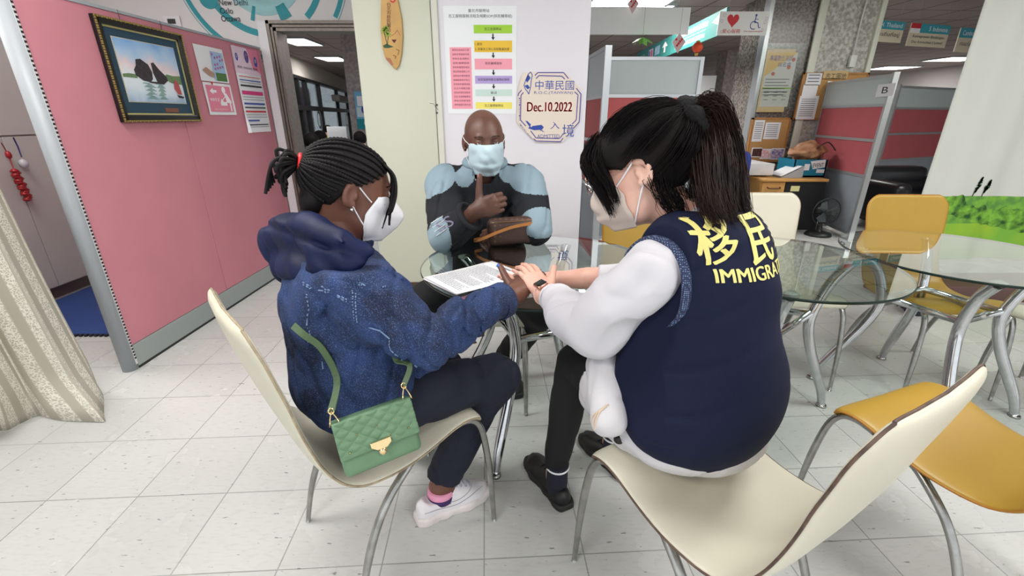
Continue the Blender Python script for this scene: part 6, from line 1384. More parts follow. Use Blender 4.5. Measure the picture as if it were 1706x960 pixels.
# hair: cap, fringe, tail
HRn = HB.Rn; hc = np.array(HB.c, F32)
def hcap(P):
    q = (P-hc)@HRn; z = q[:, 2]; y = q[:, 1]; x = np.abs(q[:, 0]); low = np.interp(y, [-.12, -.075, -.035, -.015, .005, .03, .06, .09], [-.045, -.085, -.070, .020, .026, .010, .030, .050]); return low-z
capB = lambda P: np.maximum(HB.skull(.013)(P), hcap(P)*.8)
capB2 = U_(.02, capB, HB.e((0, -.045, .09), (.045, .05, .022)), HB.e((-.05, .05, .05), (.026, .036, .030)), HB.e((.05, .05, .05), (.026, .036, .030)), HB.e((0, .07, .058), (.05, .026, .026)))
sdf_obj('hair', capB2, *bounds([HB.c], .16), .0035, hairB, pB)
def strands(name, roots, n, spread, r, par, mat, seed=1, seg=16, fray=1.0, taper=.3):
    """n thin locks following the guide curves in roots, spread about them"""
    rr = np.random.default_rng(seed); VV = []; FF = []; o = 0
    gs = []
    for g in roots: gs.append(np.array([tuple(p) for p in crom(g, max(2, seg//(len(g)-1)))]))
    for i in range(n):
        g = gs[i % len(gs)]; m_ = len(g); t_ = np.linspace(0, 1, m_)
        off = rr.normal(size=3); off /= np.linalg.norm(off)+1e-9; off *= rr.random()**.5; off2 = rr.normal(size=3)*.35*fray; w = np.interp(t_, [0, .12, .5, 1], spread); wav = .004*fray*np.sin(t_*(5+6*rr.random())+rr.random()*6)[:, None]*rr.normal(size=3)
        L_ = 1-.25*rr.random()*fray; P_ = np.stack([np.interp(t_*L_, t_, g[:, k]) for k in range(3)], 1)+(off+off2*t_[:, None]**2)*w[:, None]+wav
        T_ = np.gradient(P_, axis=0); T_ /= np.linalg.norm(T_, axis=1)[:, None]+1e-9; a = np.cross(T_, [.31, .2, .93]); a /= np.linalg.norm(a, axis=1)[:, None]+1e-9; b_ = np.cross(T_, a); rad = r*np.interp(t_, [0, .7, 1], [1, .9, taper])*(.7+.6*rr.random())
        ring = [(P_+a*(np.cos(q)*rad)[:, None]+b_*(np.sin(q)*rad)[:, None]) for q in (0, 2.094, 4.189)]; vs = np.stack(ring, 1).reshape(-1, 3); VV.append(vs)
        for s_ in range(m_-1):
            for j in range(3): FF.append((o+s_*3+j, o+s_*3+(j+1) % 3, o+(s_+1)*3+(j+1) % 3, o+(s_+1)*3+j))
        o += len(vs)
    return mesh_np(name, np.concatenate(VV), np.array(FF), mat, par)
T0 = HB.w(0, -.125, .078)
g1 = [T0, HB.w(0, -.155, .082), AT(1206, 226, .91), AT(1220, 290, .91), AT(1230, 345, .89), AT(1247, 400, .87)]
g2 = [T0, AT(1168, 198, .92), AT(1190, 240, .90), AT(1198, 300, .875), AT(1205, 350, .85), AT(1228, 392, .84)]
g3 = [T0, AT(1162, 210, .91), AT(1172, 250, .895), AT(1176, 300, .86), AT(1184, 345, .83), AT(1200, 372, .81)]
g4 = [T0, AT(1176, 192, .95), AT(1205, 235, .95), AT(1215, 300, .95), AT(1225, 350, .92), AT(1240, 380, .90)]
strands('ponytail', [g1, g2, g3, g4], 2600, [.012, .030, .032, .016], .0008, pB, hairT, 3, 20, .9)
# locks drawn back over the head to the tie, and loose ones at the face
gu = []
for k in range(26):
    a = -1.35+2.7*k/25; s0_ = V((math.sin(a)*.078, .078*math.cos(a), .078-.04*abs(math.sin(a))**2)) if abs(a) < 1.0 else V((math.copysign(.082, a), .025-.05*(abs(a)-1)/.35, .03))
    d0 = (s0_-V((0, -.022, .03))).normalized(); d1 = V((0, -.9, .62)).normalized(); om = math.acos(max(-1, min(1, d0.dot(d1)))); pts = []
    for i in range(7):
        t_ = i/6; d = (d0*math.sin((1-t_)*om)+d1*math.sin(t_*om))/math.sin(om); rr_ = (1/math.sqrt((d.x/.0885)**2+(d.y/.109)**2+(d.z/.1)**2)); pts.append(HB.w(*(V((0, -.022, .032))+d*rr_)))
    gu.append(pts)
for k in range(16):
    a = k/15; side = -1
    for side in (-1, 1):
        s0_ = V((side*.08, -.03-.05*a, -.01-.06*a)); d0 = (s0_-V((0, -.022, .03))).normalized(); d1 = V((0, -.9, .62)).normalized(); om = math.acos(max(-1, min(1, d0.dot(d1)))); pts = []
        for i in range(7):
            t_ = i/6; d = (d0*math.sin((1-t_)*om)+d1*math.sin(t_*om))/math.sin(om); rr_ = (1/math.sqrt((d.x/.088)**2+(d.y/.109)**2+(d.z/.105)**2)); pts.append(HB.w(*(V((0, -.022, .03))+d*rr_)))
        gu.append(pts)
strands('drawn_back_hair', gu, 1500, [.010, .012, .012, .008], .0007, pB, hairB, 5, 14, .5, .6)
gf_ = [[HB.w(-.030, .075, .085), HB.w(-.052, .100, .055), HB.w(-.064, .092, .015), HB.w(-.070, .080, -.03), HB.w(-.066, .072, -.075)], [HB.w(-.01, .07, .095), HB.w(-.025, .108, .06), HB.w(-.04, .104, .025), HB.w(-.05, .098, .0)], [HB.w(.02, .07, .095), HB.w(.02, .110, .06), HB.w(.022, .108, .03)], [HB.w(-.05, .06, .075), HB.w(-.076, .072, .04), HB.w(-.079, .060, -.01), HB.w(-.075, .056, -.055)]]
strands('fringe', gf_, 420, [.016, .016, .013, .008], .0009, pB, hairB, 9, 14, .6)
gn = [[HB.w(-.07, -.05, -.05), HB.w(-.06, -.06, -.085), HB.w(-.05, -.07, -.12)], [HB.w(-.03, -.085, -.06), HB.w(-.02, -.09, -.10), HB.w(-.02, -.095, -.135)], [HB.w(-.078, -.03, -.02), HB.w(-.076, -.035, -.06), HB.w(-.06, -.05, -.12)]]
strands('nape_wisps', gn, 160, [.02, .02, .018, .014], .0008, pB, hairB, 12, 10, .8)
b = MB(); c0_ = HB.w(0, -.118, .074); ax_ = (c0_-HB.w(0, -.04, .05)).normalized(); u_, w_ = frame_of(ax_); rs = []; pts = []
for k in range(60): a = 2*math.pi*k/60; pts.append(c0_+(u_*math.cos(a)+w_*math.sin(a))*(.024+.004*math.sin(a*9))+ax_*.004*math.sin(a*7)); rs.append(.018+.004*math.sin(a*13))
b.tube(pts, rs, 12, closed=True); b.build('scrunchie', M('scrunchie', (7, 7, 8), .95, bump=(200, .8, .003)), pB)
b = MB(); b.box(AT(1160, 208, .905), (.012, .004, .03), None, None, .001); b.build('hair_clip', M('clip', (216, 212, 214), .2, .8), pB)
# glasses
gold2 = M('glasses_metal', (176, 140, 120), .2, 1.0); gt = MB()
for sx_ in (-1, 1): gt.tube([HB.w(sx_*.034+.023*math.cos(a), .116-.006*abs(math.cos(a)), .004+.021*math.sin(a)) for a in np.linspace(0, 2*math.pi, 33)[:-1]], .0011, 6, closed=True); gt.tube(crom([HB.w(sx_*.056, .112, .012), HB.w(sx_*.072, .07, .013), HB.w(sx_*.082, .0, .012), HB.w(sx_*.082, -.018, .0)], 5), .0011, 6)
gt.tube([HB.w(-.011, .118, .008), HB.w(0, .120, .011), HB.w(.011, .118, .008)], .0011, 6); go = gt.build('glasses', gold2, pB)
gl2 = glass_mat('lens_glass', (246, 246, 246), 1, .02)
for sx_ in (-1, 1): MB().lathe([(.0001, .0), (.0215, 0)], HB.w(sx_*.034, .1145, .004), 24, HB.R @ V((0, 1, 0)), gl2).build('lens', gl2, go)
mkB = M('mask_beige', (196, 182, 172), .8)
o = mask_mesh(HB, [(-.010, .108, .056, .050), (-.04, .126, .062, .036), (-.08, .118, .062, .030), (-.112, .088, .048, .030)], 1.8, mkB, pB, .0035)
for a, c in (((.055, .048, -.018), (.083, .006, .018)), ((.046, .034, -.104), (.082, -.006, -.028))):
    for s_ in (-1, 1): strap([HB.w(s_*a[0], a[1], a[2]), HB.w(s_*((a[0]+c[0])/2+.005), (a[1]+c[1])/2, (a[2]+c[2])/2), HB.w(s_*c[0], c[1], c[2])], o, mw, .0018, HB)
# blouse sleeves and collar
bl_m = M('blouse_white', (204, 202, 208), .75, noise=(4, .03), bump=(12, .25, .004)); cA = wL+(eL_-wL).normalized()*.045
sf = U_(.03, chain([sL+V((.01, 0, 0)), sL.lerp(eL_, .5)+V((-.012, -.005, 0)), eL_+V((-.004, .0, -.008)), eL_.lerp(cA, .5)+V((-.004, 0, -.012)), eL_.lerp(cA, .85), cA], [.064, .066, .068, .064, .046, .034]))
sf = wrinkle(sf, .010, 26, 21, (1, 1, .6)); sf = crease(sf, .009, 18, 9, (1, 1, .7), 3, .28); sf = cut(sf, plane(cA, cA-eL_))
sRf = wrinkle(cut(U_(.03, chain([sR, sR.lerp(eR_, .5), eR_, V((.262, 1.24, .803))], [.06, .062, .060, .042])), plane((.255, 1.243, .803), (-.9, .15, 0))), .007, 26, 5)
blo = sdf_obj('blouse', U_(.01, sf, sRf, cone((.405, .91, .98), nb, .075, .060)), (-.02, .7, .70), (.72, 1.36, 1.12), .0048, bl_m, pB)
u_, w_ = frame_of((cA-eL_).normalized()); MB().tube([cA+(u_*math.cos(a)+w_*math.sin(a))*.034 for a in np.linspace(0, 2*math.pi, 30)[:-1]], .0042, 8, closed=True).build('cuff', bl_m, blo)
# vest
vm = M('vest_navy', (21, 27, 53), .8, noise=(5, .12), bump=(420, .12), spec=.2); 
vf = U_(.07, ell((.435, .893, .665), (.212, .172, .205), BB), ell((.412, .888, .86), (.158, .145, .20), BB), cone((.315, .850, .985), (.460, .935, .985), .066, .064), ell((.40, .905, 1.02), (.085, .075, .05), BB))
vf = wrinkle(vf, .0075, 15, 31, (1, 1, .8)); vf = crease(vf, .006, 11, 3, (.7, .7, 1.5), 3, .3); arm_c = V((.262, .83, .965))
vf = cut(vf, plane(V((.287, .838, .95)), -rB_+V((0, 0, .12))), plane((.535, .99, .95), rB_+V((0, 0, .12))), lambda P: .462-P[:, 2], lambda P: P[:, 2]-1.075)
vf = sub(vf, chain([HB.w(0, -.03, -.06), nb+V((0, 0, -.01))], [.05, .06]), .01)
vo = sdf_obj('vest', vf, (.16, .66, .44), (.72, 1.14, 1.10), .0052, vm, pB); bvV = ray_mesh(vo)
# ribbed armhole band
pts = []; cN = (-rB_+V((0, 0, .12))).normalized(); u_ = V((0, 0, 1)); u_ = (u_-cN*u_.dot(cN)).normalized(); w_ = cN.cross(u_)
for k in range(40):
    a = 2*math.pi*k/40; d_ = u_*math.cos(a)*1.0+w_*math.sin(a); c_ = V((.290, .842, .945)); pts.append(c_+d_*(.083+.022*max(0, -math.cos(a)))+cN*(.010-.02*max(0, -math.cos(a))))
vr = M('vest_rib', (50, 66, 104), .8); nt, N, L, bs = nodes(vr); tc = N.new('ShaderNodeTexCoord'); vv = N.new('ShaderNodeTexVoronoi'); vv.inputs['Scale'].default_value = 260; vv.inputs['Randomness'].default_value = .2; L.new(tc.outputs['Object'], vv.inputs['Vector']); mr = N.new('ShaderNodeMapRange'); mr.inputs['From Min'].default_value = .25; mr.inputs['From Max'].default_value = .4; L.new(vv.outputs['Distance'], mr.inputs['Value']); mx = N.new('ShaderNodeMix'); mx.data_type = 'RGBA'; L.new(mr.outputs[0], mx.inputs['Factor']); mx.inputs['A'].default_value = lin((120, 140, 170))+(1,); mx.inputs['B'].default_value = lin((32, 42, 76))+(1,); L.new(mx.outputs['Result'], bs.inputs['Base Color'])
sm_ = [(pts[i-2]+pts[i-1]+pts[i]+pts[(i+1) % 40]+pts[(i+2) % 40])/5 for i in range(40)]
MB().tube(sm_, .0115, 10, closed=True, flat=.6).build('armhole_band', vr, vo)
# lettering across the back
yl = M('letter_yellow', (224, 214, 128), .6); BK = V((-.49, .87, 0)).normalized(); up_ = V((-.02, .05, 1)).normalized(); rB2 = rB_
def onV(px, py):
    d = ray(px, py).normalized(); h_ = bvV.ray_cast(V((0, 0, CAMH)), d, 4); return h_[0]
a0 = onV(1164, 440); b0 = onV(1192, 472)
if a0 and b0:
    ch = .083
    for k, c_ in enumerate('移民署'): drape_text(bvV, c_+'|b', a0+rB2*(k*.098)-up_*.003-up_*.004*k, rB2, up_, BK, ch*.9, ch, yl, 'lettering', vo)
    drape_text(bvV, 'IMMIGRATION|b', b0+up_*.0, rB2, up_+rB2*.0, BK, .235, .024, yl, 'lettering', vo)
# skirt shorts, leggings, socks, shoes
wh = M('culotte_white', (206, 204, 208), .75, noise=(6, .04), bump=(10, .3, .004)); 
cf = U_(.06, ell((.435, .93, .555), (.205, .185, .10), BB), chain([hL+V((-.01, .01, .0)), hL.lerp(kL, .46)+V((.0, .0, -.005))], [.105, .094]), chain([hR, hR.lerp(kR, .5)], [.105, .095])); cf = crease(wrinkle(cf, .005, 24, 44), .006, 26, 4)
cf = cut(cf, lambda P: .452-P[:, 2], plane(hL.lerp(kL, .52), kL-hL), plane((.435, .93, .66), (0, 0, 1)))
drp = crease(cone(AT(1008, 610, 1.07), AT(1014, 700, 1.0), .045, .040), .005, 30, 2); cf = U_(.03, cf, cut(drp, lambda P: .44-P[:, 2]))
co = sdf_obj('culottes', cf, (.14, .68, .40), (.74, 1.40, .70), .006, wh, pB); lf_ = M('culotte_tail', (220, 218, 222), .8)
fr1 = hL.lerp(kL, .40); b = MB()
def PT(a, c): p = AT(982+34*a, 592+135*c, 1.02-.03*a); return p+V((0, .0, .006*math.sin(a*9+c*4)))
b.grid(PT, 14, 20); 

bvC = ray_mesh(co); b = MB()
for k in range(3):
    tp_ = []
    for q in crom([V((1014-k*4, 674+k*4, 0)), V((1003-k*5, 682+k*3, 0)), V((994-k*4, 698, 0)), V((990-k*3, 720, 0))], 4):
        h_ = bvC.ray_cast(V((0, 0, CAMH)), ray(q.x, q.y).normalized(), 4)
        if h_[0]: tp_.append(h_[0]+V((0, -.001, .001)))
    if len(tp_) > 3: b.tube(tp_, .0020, 6)
b.build('frayed_trim', M('trim_beige', (206, 186, 164), .8), co)
h_ = bvC.ray_cast(V((0, 0, CAMH)), ray(1031, 731).normalized(), 4)
MB().lathe([(.0005, 0), (.011, .001), (.012, .005), (.0005, .008)], h_[0] if h_[0] else AT(1031, 731, .955), 16, V((-.3, -1, .2))).build('black_button', M('button_black', (22, 22, 24), .4), co)
lg_m = M('legging_black', (13, 13, 15), .85)
lf = U_(.04, chain([hL.lerp(kL, .3), kL, kL.lerp(aL, .45), aL+V((0, 0, .045))], [.072, .060, .058, .042]), chain([hR.lerp(kR, .3), kR, kR.lerp(aR, .45), aR+V((0, 0, .045))], [.072, .060, .056, .042])); lf = wrinkle(lf, .003, 40, 3); sdf_obj('leggings', cut(lf, lambda P: .135-P[:, 2]), (.06, 1.0, .1), (.52, 1.48, .62), .006, lg_m, pB)
sk2 = M('sock_navy', (22, 24, 38), .85); bk2 = M('shoe_black', (17, 17, 18), .45)
def derby(heel, toe, ank, side):
    L_ = (V(toe)-V(heel)).length; up2, so2, u, s_ = shoe_field(heel, toe, L_, [.026, .035, .034, .036, .043, .048, .045, .028], [.070, .072, .074, .078, .072, .062, .056, .046], .026); mid = V(heel)+u*.055; upc = sub(up2, ell(mid+V((0, 0, .098)), (.055, .031, .05), basis(u)), .006); lo, hi = bounds([heel, toe], .07); lo[2] = -.002; hi[2] = .11
    o = sdf_obj('shoe', upc, lo, hi, .0032, bk2, pB); sdf_obj('sole', cut(so2, lambda P: -P[:, 2]), lo, hi, .0032, M('sole_black', (26, 25, 24), .6), o)
    b = MB(); b.lathe([(.036, .04), (.037, .08), (.036, .12), (.039, .15), (.036, .152)], (ank[0], ank[1], 0), 24); q = b.build('sock', sk2, pB); MB().lathe([(.0395, .136), (.0405, .138), (.0405, .141), (.0395, .143)], (ank[0], ank[1], 0), 24).build('sock_stripe', paper, q)
    bv = ray_mesh(o); b = MB()
    for k in range(3):
        c = V(heel)+u*(.115+.02*k); out = []
        for x_ in (-.016, -.005, .005, .016):
            h_ = bv.ray_cast(c+s_*x_+V((0, 0, .2)), V((0, 0, -1)), .3)
            if h_[0]: out.append(h_[0]+V((0, 0, .002)))
        if len(out) > 2: b.tube(crom(out, 3), .0022, 6)
    if b.v: b.build('laces', bk2, o)
derby((.185, 1.138, 0), (.075, 1.375, 0), (.155, 1.195), 1); derby((.42, 1.275, 0), (.30, 1.505, 0), (.378, 1.345), -1)
# wrist watch
wd_ = (wL-eL_).normalized(); u_, w_ = frame_of(wd_); cW = wL-wd_*.004; topn = (V((-.12, -.62, .9))-wd_*V((-.12, -.62, .9)).dot(wd_)).normalized(); sdn = wd_.cross(topn)
wt = thing('wrist_watch', 'black faced square watch with pale pink band on the wrist above the joined hands', 'watch', cW)
MB().tube([cW+(topn*math.cos(a)+sdn*math.sin(a))*.0262 for a in np.linspace(0, 2*math.pi, 41)[:-1]], .0085, 10, closed=True, flat=.22, up=wd_).build('band', M('watch_band', (232, 190, 178), .5), wt)
Rw = Matrix((sdn, wd_, topn)).transposed(); Rw = Rw if Rw.determinant() > 0 else Matrix((-sdn, wd_, topn)).transposed()
MB().box(cW+topn*.031, (.033, .038, .009), Rw, None, .004).build('case', M('rose_gold', (226, 180, 164), .2, .9), wt); MB().box(cW+topn*.0352, (.028, .033, .003), Rw, None, .0012).build('screen', M('watch_screen', (10, 10, 14), .08), wt)
# ================================================================ MAN WITH THUMB UP
skM = skin('skin_brown', (104, 70, 58), (84, 54, 44)); pM = thing('person', 'bald man in black and pale blue fleece jacket and surgical mask giving a thumbs up', 'person', (-.13, 2.15, 0))
HM = Head((-.122, 2.06, 1.145), (.20, -.96, -.10), roll=.04, scale=1.12)
mR, mRe, mRw = V((-.315, 2.13, .945)), V((-.285, 1.875, .765)), V((-.140, 1.80, .895)); mL, mLe, mLw = V((.062, 2.13, .945)), V((.105, 1.93, .785)), V((-.015, 1.975, .765)); BM = basis((0, -1, 0)); nbM = V((-.125, 2.125, 1.0))
mh, mk, ma = V((-.23, 2.08, .52)), V((-.37, 1.79, .50)), V((-.36, 1.86, .10)); nh, nk, na = V((-.03, 2.08, .52)), V((.12, 1.70, .50)), V((-.02, 1.98, .12))
coreM = U_(.04, ell((-.13, 2.17, .82), (.15, .10, .17), BM), ell((-.13, 2.16, .57), (.15, .10, .10), BM), cone((-.13, 2.15, .95), nbM, .06, .06), chain([mR, mRe, mRw], [.05, .042, .03]), chain([mL, mLe, mLw], [.05, .042, .03]), chain([mh, mk, ma], [.07, .05, .035]), chain([nh, nk, na], [.07, .05, .035]))
fw_, ftp, _ = hand_field(mRw, (.80, -.40, .34), (-.40, -.9, .05), -1, curls=((1.25, 1.75, 1.0),)*4, thumb=(1.30, .12, .05), L=.190, girth=1.12, wrist_r=.028, splay=(.02, .0, -.02, -.05))
fo = U_(.02, fw_, cone(mRw, mRw+(mRe-mRw).normalized()*.08, .029, .036))
gl_, glt, _ = hand_field(mLw, (-.9, -.25, -.15), (-.1, -.5, .8), 1, curls=(.9, 1.0, 1.0, 1.0), thumb=(.6, .3, .3), L=.185, girth=1.1)
hdM = U_(.02, HM.field(), HM.neck(nbM, .060, .068)); lo, hi = bounds([HM.c], .19); lo[2] = .95
sdf_multi('body', [(hdM, lo, hi, .003), (coreM, (-.45, 1.6, .06), (.2, 2.32, 1.06), .014), (fo, *bounds([mRw, mRw+V((.13, -.07, .1)), mRw+(mRe-mRw).normalized()*.08], .06), .0024), (gl_, *bounds([mLw, mLw+V((-.14, -.04, -.02))], .05), .004)], skM, pM)
eyes(HM, pM, iris=(30, 20, 16)); brows(HM, pM, M('brow_black', (22, 18, 18), .8)); nails(ftp, M('nail_brown', (150, 108, 96), .3), pM, (4,))
# squinting lids
for sx_ in (-1, 1):
    b = MB(); b.lathe([(.0122*math.sin(a), .0122*math.cos(a)) for a in np.linspace(.02, 1.35, 10)], HM.w(sx_*.0315, .0795, .0115), 20, HM.R @ V((0, .35, .95))); b.build('eyelid', skM, pM)
HM_m = M('mask_blue', (186, 208, 218), .8); o = mask_mesh(HM, [(.006, .112, .060, .052), (-.03, .128, .066, .038), (-.075, .122, .064, .032), (-.115, .088, .048, .036)], 2.0, HM_m, pM, .0045)
for a, c in (((.058, .050, -.002), (.083, .002, .024)), ((.046, .038, -.108), (.081, -.006, -.028))):
    for s_ in (-1, 1): strap([HM.w(s_*a[0], a[1], a[2]), HM.w(s_*((a[0]+c[0])/2+.006), (a[1]+c[1])/2, (a[2]+c[2])/2), HM.w(s_*c[0], c[1], c[2])], o, mw, .0017, HM)
jb = M('fleece_black', (20, 23, 30), .9, bump=(200, .3)); jl = M('fleece_pale_blue', (134, 156, 168), .85, noise=(8, .08), bump=(200, .25))
mcf = mRw+(mRe-mRw).normalized()*.05
mj = U_(.06, ell((-.13, 2.18, .80), (.20, .135, .20), BM), ell((-.13, 2.17, .60), (.20, .135, .13), BM), cone(mR+V((.02, .01, 0)), mL+V((-.02, .01, 0)), .092, .092), cone((-.13, 2.15, .98), (-.125, 2.12, 1.035), .085, .080))
ms = U_(.03, mj, cut(chain([mR, mR.lerp(mRe, .5), mRe, mRe.lerp(mcf, .5), mcf], [.092, .086, .076, .068, .060]), plane(mcf, mcf-mRe)), cut(chain([mL, mL.lerp(mLe, .5), mLe, mLw+V((.05, 0, .01))], [.092, .084, .072, .058]), plane(mLw+V((.03, 0, 0)), (-1, -.2, 0)))); ms = wrinkle(ms, .010, 20, 13); ms = crease(ms, .010, 16, 3, (1, 1, .7))
ms = cut(ms, lambda P: .50-P[:, 2], lambda P: P[:, 2]-1.05); ms = sub(ms, chain([HM.w(0, -.03, -.03), nbM+V((0, -.02, 0))], [.06, .072]), .008)
reg = U_(0, ell((-.36, 2.08, .985), (.105, .14, .095)), ell((.10, 2.08, .985), (.115, .14, .085)), ell((-.30, 1.86, .775), (.10, .10, .065), Matrix.Rotation(-.9, 3, 'Y')), ell((.125, 1.90, .82), (.09, .12, .065)), ell((-.215, 2.04, 1.02), (.05, .07, .07)), ell((-.02, 2.06, 1.02), (.04, .06, .05)))
neck_pl = lambda c: (reg(c.astype(F32)) < 0).astype(int)
mjo = sdf_obj('fleece_jacket', ms, (-.50, 1.66, .48), (.26, 2.36, 1.08), .006, jb, pM, mats=[jb, jl], matf=neck_pl); bvM = ray_mesh(mjo)
b = MB(); b.tube([nbM+V((.084*math.cos(a), .070*math.sin(a)-.005, .052+.012*math.sin(a))) for a in np.linspace(-math.pi*.5+.45, math.pi*1.5-.45, 26)], .022, 10, flat=1.0); b.build('collar', jl, mjo)
u_, w_ = frame_of((mcf-mRe).normalized()); MB().tube([mcf+(u_*math.cos(a)+w_*math.sin(a))*.058 for a in np.linspace(0, 2*math.pi, 30)[:-1]], .011, 10, closed=True).build('cuff', jb, mjo)
p_ = AT(742, 382, 1.78); D_ = ray(742, 382).normalized(); drape_text(bvM, 'SS', p_-V((.02, 0, .015)), V((.85, .0, .5)).normalized(), V((-.5, 0, .85)).normalized(), D_, .07, .045, M('sleeve_print', (120, 116, 140), .8), 'sleeve_print', mjo)
b = MB()
for k in range(4):
    q0, q1 = AT(718+k*3, 372+k*7, 1.78), AT(738+k*2, 360+k*7, 1.78); b_pts = []
    for t_ in np.linspace(0, 1, 8):
        p_ = q0.lerp(q1, t_); h_ = bvM.ray_cast(V((0, 0, CAMH)), (p_-V((0, 0, CAMH))).normalized(), 4)
        if h_[0]: b_pts.append(h_[0]+V((0, -.002, 0)))
    if len(b_pts) > 3: b.tube(b_pts, .0016, 5)
if b.v: b.build('sleeve_stripes', paper, mjo)
for k, q in enumerate(((793, 288), (793, 300), (823, 292))):
    h_ = bvM.ray_cast(V((0, 0, CAMH)), ray(*q).normalized(), 4)
    if h_[0]: MB().lathe([(.0005, 0), (.007, .001), (.0005, .004)], h_[0], 12, V((0, -1, .2))).build('snap_button', M('snap', (150, 150, 156), .3, .8), mjo)
tk = M('trouser_black', (17, 18, 22), .85); mt_ = U_(.05, ell((-.13, 2.12, .54), (.19, .15, .09), BM), chain([mh, mk], [.092, .074]), chain([mk, ma+V((0, 0, .02))], [.074, .062]), chain([nh, nk], [.092, .074]), chain([nk, na+V((0, 0, .0))], [.074, .064])); mt_ = wrinkle(mt_, .006, 24, 7)
sdf_obj('trousers', cut(mt_, lambda P: .11-P[:, 2]), (-.52, 1.55, .08), (.24, 2.34, .66), .008, tk, pM)
for (hl, to) in (((-.03, 2.04, 0), (.02, 1.79, 0)), ((-.36, 1.94, 0), (-.40, 1.68, 0))):
    up3, so3, u, s_ = shoe_field(hl, to, .27, [.028, .038, .037, .039, .046, .05, .046, .03], [.10, .11, .11, .105, .085, .07, .062, .05], .03); lo, hi = bounds([hl, to], .07); lo[2] = -.002; hi[2] = .13; o = sdf_obj('shoe', up3, lo, hi, .005, M('boot_black', (24, 24, 28), .5), pM); sdf_obj('sole', cut(so3, lambda P: -P[:, 2]), lo, hi, .005, black, o)
# ================================================================ THINGS ON THE MAIN TABLE
TZ = .7205
pcs = [V((-.309, 1.433)), V((-.076, 1.622)), V((.014, 1.433)), V((-.161, 1.251))]
pO = AZ(820, 437, TZ); pU = (AZ(703, 465, TZ)-pO); pU.z = 0; pD = V((-pU.y, pU.x, 0)).normalized(); pU.normalize()
if pD.dot(AZ(860, 470, TZ)-pO) < 0: pD = -pD
# the sheet lies with its head at the right, text rows running along its short side
def sheet(O, U, D, w, h, z, label, curl=.003):
    b = MB(); O = V((O.x, O.y, 0)); b.grid(lambda u, v: O+U*(u*w)+D*(v*h)+V((0, 0, z+curl*(abs(u-.5)*2)**3*(.4+.6*v))), 10, 10); o = b.build('document', paper, solid=.0004); tag(o, label, 'document', 'papers on the main glass table'); return o
sh2 = sheet(pO+pU*.015-pD*.012, (pU+pD*.05).normalized(), (pD-pU*.05).normalized(), .290, .205, TZ+.0015, 'under sheet of the printed pages on the main glass table, edge peeking out', .0)
sh1 = sheet(pO, pU, pD, .297, .212, TZ+.004, 'top printed page with a small black seal lying on the main glass table')
S = Sheet(V((pO.x, pO.y, TZ+.0072)), pD, pU, (0, 0, 1)); rr = random.Random(4); gry = M('print_grey', (150, 152, 158), .8)
for k in range(26):
    y_ = .055+k*.0086; x_ = .018; n_ = 0; full = .175 if k % 7 != 6 else .09
    while x_ < full: wl = .006+rr.random()*.016; S.rect(x_, y_, min(wl, .194-x_), .0030, gry if k % 9 else inkg); x_ += wl+.003
S.rect(.085, .018, .06, .006, inkg); S.ell(.075, .026, .012, .008, ink); S.line([(.085, .03), (.10, .024), (.112, .032)], .004, ink)
S.build('print', sh1)
# brown wrist pouch with tan strap
bx = V((-.002, 1.905, TZ)); pch = thing('wrist_pouch', 'brown patterned zip pouch with tan leather strap standing on the glass table before the man', 'bag', bx)
mono = M('pouch_brown', (74, 52, 44), .5, bump=(300, .15)); nt, N, L, bs = nodes(mono); tc = N.new('ShaderNodeTexCoord'); vv = N.new('ShaderNodeTexVoronoi'); vv.inputs['Scale'].default_value = 42; vv.inputs['Randomness'].default_value = .1; L.new(tc.outputs['Object'], vv.inputs['Vector']); mr = N.new('ShaderNodeMapRange'); mr.inputs['From Min'].default_value = .18; mr.inputs['From Max'].default_value = .3; L.new(vv.outputs['Distance'], mr.inputs['Value']); mx = N.new('ShaderNodeMix'); mx.data_type = 'RGBA'; L.new(mr.outputs[0], mx.inputs['Factor']); mx.inputs['A'].default_value = lin((104, 78, 60))+(1,); mx.inputs['B'].default_value = lin((70, 49, 42))+(1,); L.new(mx.outputs['Result'], bs.inputs['Base Color'])
Rz = Matrix.Rotation(.12, 3, 'Z') @ Matrix.Rotation(-.05, 3, 'Y'); MB().box(bx+V((0, 0, .064)), (.212, .075, .118), Rz, None, .028).build('body', mono, pch); tan = M('tan_leather', (190, 126, 68), .5, noise=(20, .15))
b = MB(); R2 = lambda x, y, z: bx+V((0, 0, .064))+Rz @ V((x, y, z))
b.tube([R2(x*.086, -.030-.006*(1-abs(x)), .047) for x in np.linspace(-1, 1, 12)], .0022, 6); b.build('zip', M('zip_gold', (150, 120, 80), .3, .8), pch)
ribbon([R2(.108, -.02, .030), R2(.07, -.043, .034), R2(0, -.046, .026), R2(-.07, -.05, .008), R2(-.12, -.055, -.008), R2(-.155, -.04, -.022), R2(-.165, 0, -.03), R2(-.13, .03, -.03)], .013, .003, (0, 0, 1)).build('strap', tan, pch)
MB().tube([R2(.108+.006*math.cos(a), -.022, .016+.012*math.sin(a)) for a in np.linspace(0, 2*math.pi, 16)[:-1]], .0016, 6, closed=True).build('ring', gold, pch)
